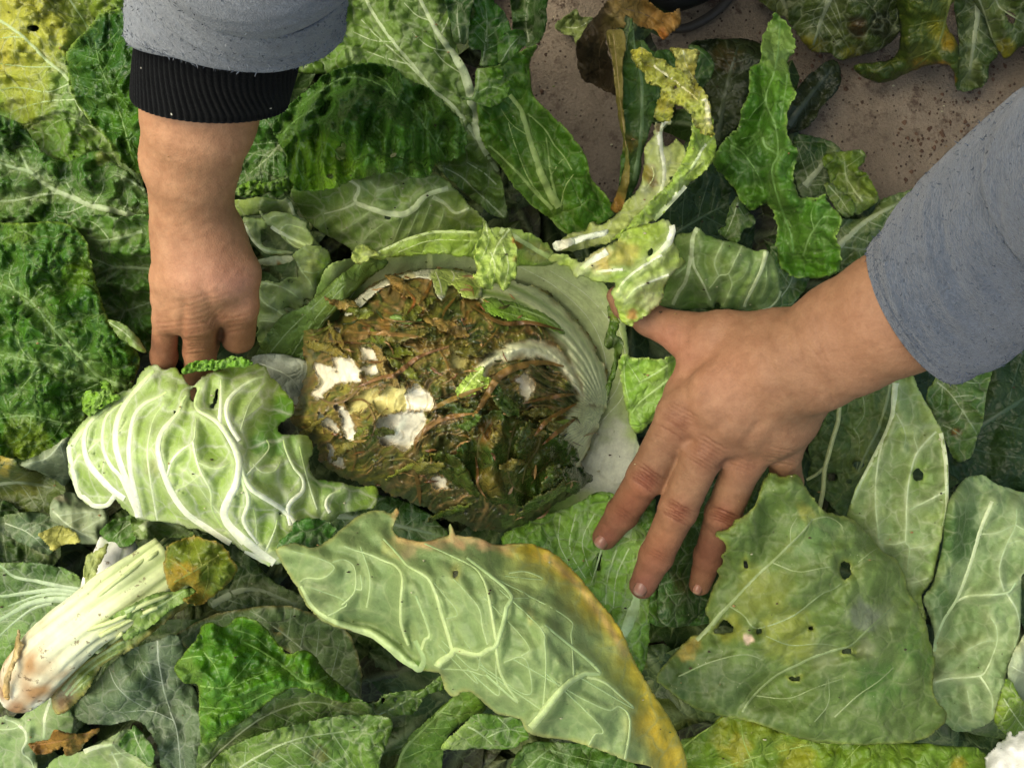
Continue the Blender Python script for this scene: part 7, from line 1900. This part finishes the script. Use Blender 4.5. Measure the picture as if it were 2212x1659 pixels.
# the big rolled pale leaf over the left fingers
FAN = [(145, 985), (150, 950), (168, 922), (190, 900), (214, 878), (236, 862), (262, 848), (288, 835), (300, 812), (318, 792), (338, 788), (354, 800), (378, 794), (392, 810), (404, 826), (418, 832), (432, 818), (452, 806), (474, 798), (500, 790), (540, 786), (572, 790), (582, 808), (604, 832), (634, 866), (634, 894), (600, 920), (612, 938), (640, 938), (664, 942), (678, 966), (668, 996), (672, 1020), (692, 1036), (738, 1042), (782, 1052), (812, 1050), (818, 1072), (806, 1096), (770, 1104), (735, 1112), (706, 1140), (690, 1170), (650, 1196), (602, 1220), (565, 1208), (530, 1192), (480, 1162), (440, 1148), (400, 1138), (360, 1128), (320, 1126), (292, 1118), (268, 1100), (248, 1078), (238, 1086), (215, 1097), (180, 1082), (152, 1034)]
leaf('leaf', FAN, [(150, 1000, -.05), (240, 880, -.045), (330, 800, -.045), (400, 900, -.010), (300, 1000, -.010), (420, 1040, .006), (540, 800, -.045), (600, 900, -.03), (500, 960, -.004), (540, 1100, .002), (660, 960, -.035), (640, 1060, -.02), (800, 1070, -.05), (700, 1120, -.03), (320, 1110, -.05), (460, 1140, -.035), (590, 1200, -.035), (220, 1080, -.06)], FANC, parent=cab, under=True,
     veins=[(q('C4', (735, 1545), (690, 1600), (635, 1622), (560, 1575), (470, 1480), (430, 1400), (432, 1310), (480, 1210), (550, 1110)), (6, 7, 7, 5)), (q('C4', (800, 1565), (720, 1510), (650, 1440), (590, 1370), (555, 1300), (540, 1200), (560, 1110), (620, 1040), (700, 980)), (8, 8, 6, 3)),
            (q('C4', (885, 1690), (870, 1640), (780, 1440), (720, 1370), (685, 1310), (662, 1240), (658, 1150), (680, 1050), (740, 985), (800, 950)), (6, 5, 4, 2.5)), (q('C4', (890, 1705), (885, 1640), (830, 1480), (780, 1360), (745, 1230), (745, 1130), (765, 1040), (820, 940), (930, 810), (1000, 740)), (9, 8, 7, 4)),
            (q('C4', (905, 1705), (895, 1645), (850, 1450), (832, 1340), (828, 1230), (848, 1090), (880, 1010), (930, 960), (1010, 920), (1080, 880)), (7, 6, 5, 2.5)), (q('C4', (1010, 1710), (990, 1600), (960, 1420), (945, 1280), (960, 1150), (990, 1050), (1050, 960)), (3, 2.4, 1.4)),
            (q('C4', (1480, 1850), (1340, 1760), (1200, 1660), (1110, 1540), (1060, 1430), (1025, 1320), (1014, 1230), (1040, 1140), (1090, 1080), (1140, 1020), (1170, 950), (1200, 900)), (9, 8, 6, 3)), (q('C4', (1070, 1420), (1100, 1330), (1160, 1260), (1235, 1205), (1250, 1120), (1255, 1040)), (3.6, 2.4, 1.4)), (q('C4', (1235, 1205), (1255, 1310), (1290, 1410), (1350, 1520), (1360, 1640), (1440, 1780)), (3, 3, 2.4)),
            (q('C7', (1760, 330), (1640, 240), (1500, 120), (1440, 20)) + q('C4', (1470, 1560), (1510, 1480), (1530, 1360), (1510, 1270), (1470, 1190), (1400, 1090), (1330, 1040), (1270, 1005), (1250, 950), (1290, 830)), (11, 11, 9, 8, 5, 3)), (q('C4', (1405, 1095), (1412, 1000), (1415, 880), (1415, 790)), (6, 4, 2)), (q('C4', (1530, 1200), (1480, 1120), (1450, 1030), (1465, 940), (1530, 870), (1620, 810), (1690, 790)), (6, 5.5, 2.4)),
            (q('C7', (1650, 210), (1580, 110), (1560, 40)) + q('C4', (1590, 1580), (1550, 1450), (1530, 1350)), (4, 6)), (q('C4', (1890, 1730), (1810, 1640), (1700, 1570), (1610, 1510), (1560, 1430), (1535, 1330), (1530, 1290)), (6, 7, 6)), (q('C4', (1860, 1740), (1840, 1640), (1870, 1580), (1935, 1520), (1935, 1440), (1880, 1370), (1830, 1260), (1810, 1180)), (6, 6, 4, 2)),
            (q('C4', (1620, 1350), (1680, 1400), (1760, 1390), (1800, 1320)), (2.4, 1.4)), (q('C4', (1560, 1440), (1640, 1350), (1720, 1250), (1700, 1180)), (3, 1.4)), (q('C4', (2110, 1660), (2085, 1610), (2110, 1550), (2200, 1510)), (5, 3)), (q('C4', (2030, 1640), (1990, 1520), (1950, 1380), (1910, 1200)), (2.6, 1.4)),
            (q('C7', (1560, 210), (1480, 120), (1440, 60), (1450, -30), (1500, -100)), (6, 6, 3)), ([(296, 1121), (330, 1128), (372, 1133), (420, 1144), (470, 1160), (520, 1186), (560, 1203), (592, 1214)], (4, 7, 10, 12)), (q('C4', (540, 1300), (600, 1230), (690, 1160)), (3, 1.2)), (q('C4', (450, 1400), (500, 1300), (530, 1290)), (3, 1.4)), (q('C4', (650, 1430), (670, 1330), (690, 1300)), (2.4, 1)), (q('C4', (750, 1160), (830, 1060)), (2, 1)), (q('C4', (1060, 1420), (1000, 1290), (950, 1200)), (2.4, 1)), (q('C4', (1540, 1130), (1600, 960), (1700, 830)), (2, 1)), (q('C4', (1480, 1090), (1580, 1040), (1680, 960)), (1.6, .8)), (q('C4', (1250, 1330), (1380, 1380), (1480, 1340)), (1.8, 1)), (q('C4', (1290, 1410), (1180, 1490), (1090, 1500)), (1.8, 1)),
            (q('C7', (1440, 60), (1340, -60), (1240, -200), (1160, -260)), (2, 1)), (q('C7', (1700, 260), (1760, 120), (1780, 20)), (3, 1.6)), (q('C7', (1640, 200), (1640, 80), (1620, -20)), (2, 1))],
     vcol=(236, 240, 208), ridge=.75, net=.6, nets=48, bull=.0012, pleat=.0045, bs=26, jag=3, jagl=10, rip=.005, ripl=80, holes=[(378, 890, 6, 4), (q('C4', (1345, 990), (1370, 920), (1385, 855), (1398, 870), (1395, 930), (1370, 990))), (607, 1110, 6, 4), (q('C4', (1215, 880), (1245, 850), (1262, 880), (1245, 950), (1225, 950)))], gap=.003, rough=.42,
     blot=[(620, 890, 46, (96, 140, 44), .9), (590, 945, 50, (92, 136, 52), .9), (560, 960, 26, (84, 124, 60), .7), (700, 1030, 36, (88, 132, 48), .85), (490, 795, 60, (120, 160, 60), .8, (0, 3)), (215, 860, 30, (120, 152, 56), .8), (330, 1010, 22, (150, 150, 104), .6), (650, 990, 50, (128, 156, 88), .6), (580, 1120, 50, (120, 150, 58), .6), (740, 1070, 60, (124, 156, 84), .6)], mott=.10, col2=(158, 184, 100), wav=.006, tipfade=True, trans=.10)
leaf('leaf', q('C4', (525, 1000), (530, 900), (570, 880), (620, 890), (650, 870), (640, 830), (680, 810), (715, 850), (710, 890), (760, 900), (770, 930), (700, 960), (620, 1010), (570, 1040)), -.045, (124, 158, 60), parent=cab, bull=.008, bs=14, net=.2, jag=3, rip=.004)
leaf('leaf', q('C4', (1160, 740), (1220, 700), (1330, 690), (1420, 680), (1480, 655), (1560, 670), (1620, 700), (1560, 730), (1440, 735), (1340, 750), (1240, 760), (1180, 780)), -.035, (116, 158, 58), parent=cab, bull=.008, bs=14, net=.2, jag=2.5, rip=.003)
leaf('leaf', q('C7', (1770, 240), (1800, 180), (1860, 140), (1880, 80), (1960, 50), (2080, 60), (2150, 110), (2120, 160), (2100, 210), (1980, 240), (1900, 290), (1840, 270)), -.02, (58, 96, 36), parent=cab, bull=.004, net=.35, jag=3, gap=.003)

# bottom right: yellow flecked leaves over the fingers
leaf('leaf', q('C9', (-200, 1900), (-60, 1560), (0, 1480), (120, 1430), (200, 1390), (300, 1290), (420, 1290), (520, 1320), (620, 1360), (760, 1400), (1000, 1420), (1300, 1460), (1700, 1500), (1960, 1550), (1960, 1900)), [(1400, 1640, -.06), (1600, 1560, -.05), (1800, 1580, -.045), (2100, 1630, -.05), (1800, 1650, -.045)], (88, 112, 34),
     label='broad yellow green flecked leaf along the bottom edge, right of centre', vcol=(150, 164, 84), veins=[(q('C9', (20, 1520), (120, 1440), (230, 1370), (320, 1300)), (2.6, 1.6)), (q('C9', (500, 1900), (480, 1640), (420, 1480), (400, 1340)), (2.4, 1.2)), (q('C9', (1000, 1900), (1050, 1640), (1180, 1480)), (2.4, 1.2)), (q('C9', (100, 1700), (560, 1560), (1000, 1480), (1500, 1500)), (2, 1))],
     blot=[(1590, 1620, 40, (150, 130, 30), .5), (1650, 1560, 60, (120, 124, 34), .5), (1720, 1640, 50, (150, 136, 44), .5), (1560, 1580, 40, (126, 118, 24), .5), (1900, 1620, 80, (108, 130, 40), .5), (2070, 1650, 20, (170, 140, 50), .5), (1510, 1565, 40, (50, 80, 30), .6), (1840, 1570, 60, (64, 96, 34), .6), (1630, 1545, 24, (150, 140, 50), .5)],
     bull=.005, bs=60, wav=.012, wl=140, net=.3, rough=.45, gap=.003, mott=.3)
leaf('leaf', q('C6', (490, 1610), (510, 1540), (545, 1445), (575, 1412), (605, 1403), (640, 1425), (680, 1425), (760, 1410), (800, 1470), (850, 1550), (920, 1640)) + q('C9', (1000, 20), (1090, 40), (1150, 80), (1240, 170), (1290, 250), (1390, 310), (1450, 420), (1482, 530), (1550, 640), (1592, 740), (1622, 860), (1643, 950), (1632, 1060), (1640, 1190), (1720, 1330), (1500, 1480), (900, 1480), (420, 1340), (200, 1300), (60, 1240), (-60, 1150), (-140, 1060), (0, 880), (60, 815), (110, 790), (180, 785), (200, 730), (170, 640), (200, 560), (220, 480), (260, 420), (245, 380), (290, 330), (270, 290), (300, 250), (290, 200), (240, 160), (260, 130), (330, 110), (360, 60), (400, 50), (430, 30)),
     [(1640, 1100, -.03), (1700, 1050, -.02), (1580, 1230, -.045), (1650, 1250, -.015), (1800, 1200, -.010), (1940, 1250, -.035), (1520, 1390, -.05), (1700, 1360, -.020), (1850, 1360, -.008), (2010, 1420, -.035), (1500, 1470, -.05), (1700, 1480, -.035), (1880, 1500, -.025), (1580, 1160, -.05)], (84, 100, 58),
     label='big dull green leaf with yellow mottling and worm holes, over the spread fingers', vcol=(152, 164, 112), mid=q('C9', (120, 830), (190, 760), (270, 660), (340, 590), (500, 420), (620, 310), (720, 210), (800, 130), (860, 50)), midw=(6, 4, 3, 2.2),
     veins=[(q('C9', (410, 1290), (450, 1220), (520, 1140), (600, 1070), (660, 1030), (760, 985), (850, 940), (1000, 890), (1100, 860), (1200, 770), (1300, 680), (1400, 590)), (2.8, 3.6, 2)), (q('C9', (330, 610), (420, 670), (500, 750), (700, 690), (830, 600), (920, 530), (1010, 490), (1090, 420)), (2, 2.2, 1.6)), (q('C9', (720, 210), (720, 120), (760, 40)), (1.6, 1)), (q('C9', (600, 330), (760, 390), (900, 370), (1020, 350)), (1.8, 1)), (q('C9', (850, 60), (950, 40), (1040, 90), (1060, 160)), (2, 1.2)),
            (q('C9', (560, 800), (720, 860), (900, 850), (1050, 870)), (1.6, 1)), (q('C9', (0, 1060), (200, 970), (420, 920), (560, 960)), (2, 1)), (q('C9', (480, 1180), (700, 1200), (880, 1130), (1090, 1060)), (1.6, 1)), (q('C9', (1000, 1320), (1150, 1180), (1280, 1090), (1400, 980)), (2, 1.2)), (q('C9', (1150, 330), (1240, 260), (1300, 230)), (1.6, 1)), (q('C9', (870, 1350), (960, 1230), (960, 1060)), (1.4, 1))],
     holes=[(1826.5, 1232, 12.5, 19), (1610.5, 1220, 5, 12), (q('C9', (215, 785), (255, 740), (292, 690), (350, 745), (348, 775), (290, 785))), (1639, 1362, 5.5, 6), (q('C9', (690, 1060), (740, 1065), (790, 1050), (770, 1090), (720, 1092))), (q('C9', (1035, 915), (1055, 880), (1100, 880), (1130, 905), (1085, 915))), (1752, 1356, 4, 3)],
     blot=[(1650, 1295, 80, (130, 128, 66), .42, (-30, 1.5)), (1745, 1110, 40, (150, 138, 72), .5, (40, 2)), (1720, 1165, 40, (134, 132, 76), .45, (-45, 2.5)), (1625, 1245, 40, (126, 126, 70), .4), (1580, 1360, 36, (138, 130, 58), .5), (1700, 1370, 70, (140, 138, 66), .5), (1480, 1410, 22, (160, 136, 84), .9), (1496, 1390, 22, (150, 124, 76), .7), (1616, 1379, 13, (214, 186, 160), .95), (1905, 1330, 44, (130, 138, 110), .5), (1860, 1330, 40, (132, 136, 120), .5), (2015, 1380, 40, (130, 134, 40), .6), (2000, 1400, 60, (66, 100, 36), .6), (1900, 1480, 60, (62, 96, 36), .6), (1750, 1160, 50, (92, 116, 80), .6), (1800, 1130, 40, (76, 100, 70), .5), (1570, 1480, 70, (66, 80, 52), .7), (1480, 1470, 50, (54, 74, 40), .7), (1870, 1400, 26, (110, 110, 96), .5), (1780, 1420, 40, (100, 104, 80), .5)],
     bull=.0026, bs=64, wav=.010, wl=170, net=.35, nets=60, rough=.5, cell_puff=.5, gap=.004, jag=3, col2=(98, 114, 70), curl=-.006, edge=[((150, 152, 84), 4, .5)], flute=[(q('C9', (300, 760), (560, 520), (900, 180)), -.004, 26), (q('C9', (560, 720), (900, 600), (1100, 420)), -.005, 24), (q('C9', (500, 1180), (850, 960), (1150, 850)), -.006, 26), (q('C9', (700, 640), (900, 480), (1250, 380)), .005, 40)])
butt = empty('cabbage_butt', P(np.array(2190.), np.array(1620.), np.array(-.08)), 'bright white cut cabbage butt with ragged fibres in the bottom right corner', 'cabbage')
leaf('cut_base', q('C9', (1960, 1900), (1955, 1640), (1980, 1560), (2040, 1490), (2090, 1450), (2120, 1400), (2150, 1440), (2212, 1400), (2400, 1380), (2600, 1500), (2600, 1900)), [(2150, 1640, -.045), (2200, 1590, -.04), (2260, 1620, -.015), (2220, 1660, -.02)], (232, 230, 220), parent=butt, net=.03, bull=.0015, aniso=(100, 4), cell_puff=.1, jag=5, jagl=12, gap=.003, trans=.05, mott=.05)

# the yellow-edged leaf across the front
YL = [(597, 1186), (617, 1176), (642, 1172), (676, 1182), (708, 1167), (730, 1147), (750, 1132), (772, 1114), (800, 1104), (829, 1103), (846, 1110), (856, 1096), (862, 1108), (852, 1126), (849, 1147), (870, 1162), (900, 1168), (927, 1167), (955, 1158), (970, 1154), (969, 1138), (973, 1130), (982, 1150), (990, 1156), (1016, 1158), (1042, 1164), (1062, 1174), (1082, 1176), (1120, 1172), (1157, 1177), (1194, 1194), (1220, 1214), (1244, 1238), (1270, 1268), (1291, 1295), (1318, 1326), (1339, 1356), (1352, 1382), (1362, 1407), (1383, 1447), (1413, 1501), (1447, 1552), (1474, 1609), (1486, 1660), (1500, 1760), (1420, 1800), (1410, 1665), (1406, 1655), (1356, 1643), (1312, 1626), (1275, 1612), (1227, 1599), (1190, 1594), (1160, 1590), (1136, 1579), (1126, 1555), (1100, 1546), (1076, 1542), (1049, 1521), (1022, 1498), (1001, 1494), (981, 1505), (968, 1498), (961, 1488), (956, 1472), (950, 1458), (941, 1452), (900, 1446), (866, 1426), (839, 1398), (806, 1374), (770, 1364), (738, 1358), (710, 1348), (692, 1339), (661, 1305), (641, 1268), (617, 1231), (603, 1206)]
leaf('yellow_edged_leaf', YL, [(610, 1190, .000), (700, 1200, .010), (700, 1300, .008), (850, 1150, -.010), (850, 1280, .030), (900, 1400, .012), (1000, 1250, .040), (1060, 1400, .055), (1000, 1480, .030), (1150, 1210, .015), (1200, 1400, .055), (1160, 1560, .040), (1290, 1320, .022), (1340, 1500, .040), (1400, 1620, .03), (1380, 1460, .020), (800, 1350, .002), (1460, 1640, .006)], (110, 132, 86),
     label='long pale leaf with yellow right margin and dry tan upper edge, across the front', under=True,
     veins=[(q('C8', (-260, 480), (-180, 620), (-60, 700), (60, 745), (200, 790), (310, 870), (400, 950), (480, 1000), (560, 1030), (4.5e+02, 7.7e+02)), (4, 5, 7, 9, 10, 8, 7)), (q('C8', (612, 1000), (640, 960), (700, 920), (730, 890), (800, 908), (880, 920), (940, 885), (985, 868), (1010, 800), (1035, 720), (1055, 620), (1072, 520), (8e+02, 3e+02)), (9, 7, 6, 6, 6, 4)),
            (q('C8', (712, 905), (690, 820), (660, 720), (635, 640), (610, 550), (560, 440), (490, 390), (420, 350), (360, 280), (2.4e+02, 1.5e+02)), (5, 5, 4, 2.6)), (q('C8', (508, 905), (530, 830), (560, 770), (4.5e+02, 4.8e+02)), (4.4, 3)), (q('C8', (430, 860), (400, 780), (380, 700), (382, 560), (388, 420), (340, 350), (270, 320), (180, 280), (80, 250), (0, 2.2e+02)), (4.4, 4, 3, 2)), (q('C8', (160, 620), (172, 560), (182, 480), (175, 390), (1.2e+02, 2.3e+02)), (2.6, 1.6)),
            (q('C8', (1000, 870), (980, 770), (955, 620), (930, 500), (890, 410), (810, 340), (5.3e+02, 2.1e+02)), (4.4, 4, 2)), (q('C8', (935, 855), (900, 740), (865, 600), (6.4e+02, 3.6e+02)), (2.4, 1.2)), (q('C8', (990, 870), (1000, 960), (1015, 1030), (1060, 1120), (1120, 1220), (8.7e+02, 1e+03)), (4.2, 3)), (q('C8', (990, 960), (990, 1060), (995, 1180), (7.5e+02, 9.6e+02)), (2.4, 1.6)), (q('C8', (1285, 1290), (1300, 1150), (1308, 1000), (1300, 860), (1265, 740), (9.4e+02, 4.4e+02)), (2.6, 1.6)), (q('C8', (1290, 1280), (1230, 1240), (8.8e+02, 1e+03)), (2, 1.4)),
            (q('C8', (1185, 1410), (1240, 1350), (1290, 1290), (1350, 1210), (1420, 1130), (1480, 1080), (1560, 1040), (1640, 1015), (1.3e+03, 7.3e+02)), (9, 9, 8, 6, 3)), (q('C8', (1570, 1062), (1640, 1080), (1700, 1110), (1780, 1180), (1850, 1255), (1.4e+03, 9.9e+02)), (4.4, 2)), (q('C8', (1582, 1500), (1620, 1430), (1650, 1370), (1.2e+03, 9.4e+02)), (3, 1.6)), (q('C8', (1812, 1590), (1830, 1500), (1842, 1420), (1838, 1310), (1770, 1250), (1650, 1255), (1.1e+03, 9.5e+02)), (4, 3, 1.6)),
            (q('C8', (1485, 1060), (1480, 950), (1468, 790), (1440, 680), (1e+03, 4.4e+02)), (2.6, 1.4)), (q('C8', (0, 605), (50, 560), (85, 510), (92, 430), (75, 350), (10, 312), (-60, 330)), (3, 2.2, 1.5)), (q('C8', (85, 500), (130, 500), (1.2e+02, 4.1e+02)), (2.4, 1.6)), (q('C7', (1900, 480), (1960, 430), (2070, 430), (2110, 330), (1.6e+03, 1.9e+02)), (2.6, 1.4)), (q('C7', (2050, 690), (2160, 640), (2180, 560), (1.6e+03, 3.7e+02)), (2.6, 1.4)), (q('C8', (890, 915), (850, 1020), (6.4e+02, 8.3e+02)), (2, 1)), (q('C8', (1150, 930), (1190, 850), (8.9e+02, 5.3e+02)), (2, 1)), (q('C8', (1040, 970), (1150, 935), (1200, 1010), (1190, 1180), (8.8e+02, 9.8e+02)), (2, 1.4)),
            (q('C8', (640, 1010), (800, 1020), (930, 1040), (7.4e+02, 7.7e+02)), (1.8, 1)), (q('C8', (830, 1030), (860, 1100), (6.2e+02, 8.6e+02)), (1.8, 1)), (q('C8', (1070, 400), (1180, 390), (1280, 440), (9.8e+02, 4.1e+02)), (2.4, 1.2)), (q('C8', (1080, 560), (1200, 545), (9.7e+02, 4.3e+02)), (1.8, 1)), (q('C8', (665, 690), (740, 650), (5.9e+02, 4.6e+02)), (1.8, 1))],
     bands=[([(1150, 1176), (1200, 1196), (1246, 1238), (1294, 1296), (1342, 1358), (1366, 1410), (1388, 1452), (1418, 1504), (1452, 1556), (1480, 1614), (1492, 1700)], 40, (214, 188, 62), 1.0), ([(1180, 1200), (1240, 1254), (1300, 1330), (1350, 1410)], 9, (214, 172, 128), .55), ([(860, 1164), (930, 1172), (990, 1164), (1050, 1170), (1090, 1180)], 10, (204, 166, 122), .8), ([(1400, 1560), (1440, 1620), (1450, 1680)], 34, (206, 174, 54), .85)], vcol=(176, 192, 128), ridge=.8, net=.45, nets=50, cell_puff=.15, bull=.0012, pleat=.0028, bs=40, wav=.006, wl=120, rip=.006, jag=1.8, gap=.006, rough=.5, mott=.12, col2=(130, 150, 100),
     blot=[(1168, 1195, 26, (206, 160, 116), .9), (1100, 1182, 26, (190, 160, 110), .6), (1050, 1172, 22, (206, 170, 128), .8), (990, 1164, 26, (206, 166, 126), .9), (930, 1175, 36, (196, 166, 126), .8, (5, 3)), (880, 1185, 30, (190, 172, 130), .7), (858, 1110, 16, (160, 112, 76), .9), (850, 1180, 28, (170, 172, 110), .7), (1225, 1240, 14, (208, 150, 110), .7), (1400, 1480, 60, (160, 172, 96), .7), (1330, 1420, 60, (158, 174, 100), .6), (1140, 1240, 60, (156, 170, 104), .6), (750, 1380, 20, (120, 112, 70), .6), (690, 1290, 40, (108, 118, 76), .5), (812, 1372, 26, (100, 124, 40), .8, (30, 3)), (900, 1435, 30, (70, 104, 24), .9, (30, 3))],
     edge=[((190, 176, 100), 6, .35)], holes=[(984, 1238, 6, 9), (1146, 1334, 3, 7)], flute=[(q('C8', (10, 700), (210, 740), (360, 840), (470, 940), (4.4e+02, 7.4e+02)), -.009, 11), (q('C8', (620, 1010), (640, 1120), (5.3e+02, 8.7e+02)), .004, 18), (q('C8', (1180, 1400), (1400, 1140), (1.3e+03, 7.3e+02)), .006, 26)])

# ------------------------------------------------------------------ shoe at the top edge
MAT_RUB = simple_material('black_rubber', .5, .2, 160, .3, .001)
tube('shoe', [(1385, -60, -.175, 60), (1440, -70, -.170, 95), (1500, -80, -.165, 92), (1570, -90, -.16, 70)], MAT_RUB, lin(12, 13, 14), person, seg=24, flat=.6)
so = tube('shoe_sole', [(1440, 62, -.222, 9), (1480, 62, -.222, 10), (1520, 44, -.222, 10), (1555, 18, -.222, 10), (1590, -20, -.222, 10), (1620, -60, -.222, 10)], MAT_RUB, lin(74, 70, 64), person, seg=14, flat=.9)


# ------------------------------------------------------------------ crumbs: bits of leaf, soil specks lying about
arms = [np.array([(270, -50), (750, -50), (640, 260), (560, 620), (560, 780), (325, 780), (330, 560), (290, 190)], float), np.array([(1280, 1200), (1440, 880), (1400, 700), (1680, 660), (1880, 520), (2250, 180), (2250, 800), (1860, 880), (1740, 1040), (1580, 1100), (1540, 1290), (1360, 1300)], float)]


def crumbs():
    rg = np.random.RandomState(77)
    V, F, C, k = [], [], [], 0
    for _ in range(420):
        u, v = rg.uniform(0, 2212), rg.uniform(0, 1659)
        if any(inside(np.array([u]), np.array([v]), a_)[0] for a_ in arms) and rg.rand() < .85:
            continue
        r = rg.uniform(1.4, 4.2)
        n = 6
        a = np.linspace(0, 6.28, n, endpoint=False) + rg.rand()
        uu, vv = u + np.cos(a) * r * rg.uniform(.5, 1.3, n), v + np.sin(a) * r * rg.uniform(.5, 1.3, n) * .6
        zz = tz(uu, vv) + .0005
        if zz.max() - zz.min() > .004:
            continue
        V.append(np.concatenate([P(uu, vv, zz), P(np.array([u]), np.array([v]), np.array([zz.max() + .0009]))]))
        F += [(k + i, k + (i + 1) % n, k + n) for i in range(n)]
        C.append(np.tile(lin(*[(70, 56, 36), (52, 44, 28), (96, 110, 50), (190, 186, 150), (150, 120, 76)][rg.randint(5)]), (n + 1, 1)))
        k += n + 1
    tag(new_mesh('plant_debris', np.concatenate(V), F, MAT_SOIL, None, None, np.concatenate(C), True), kind='stuff')


crumbs()
print('objects', len(SC.objects), 'tris approx', sum(len(o.data.polygons) * 2 * (2 if o.modifiers else 1) for o in SC.objects if o.type == 'MESH'))
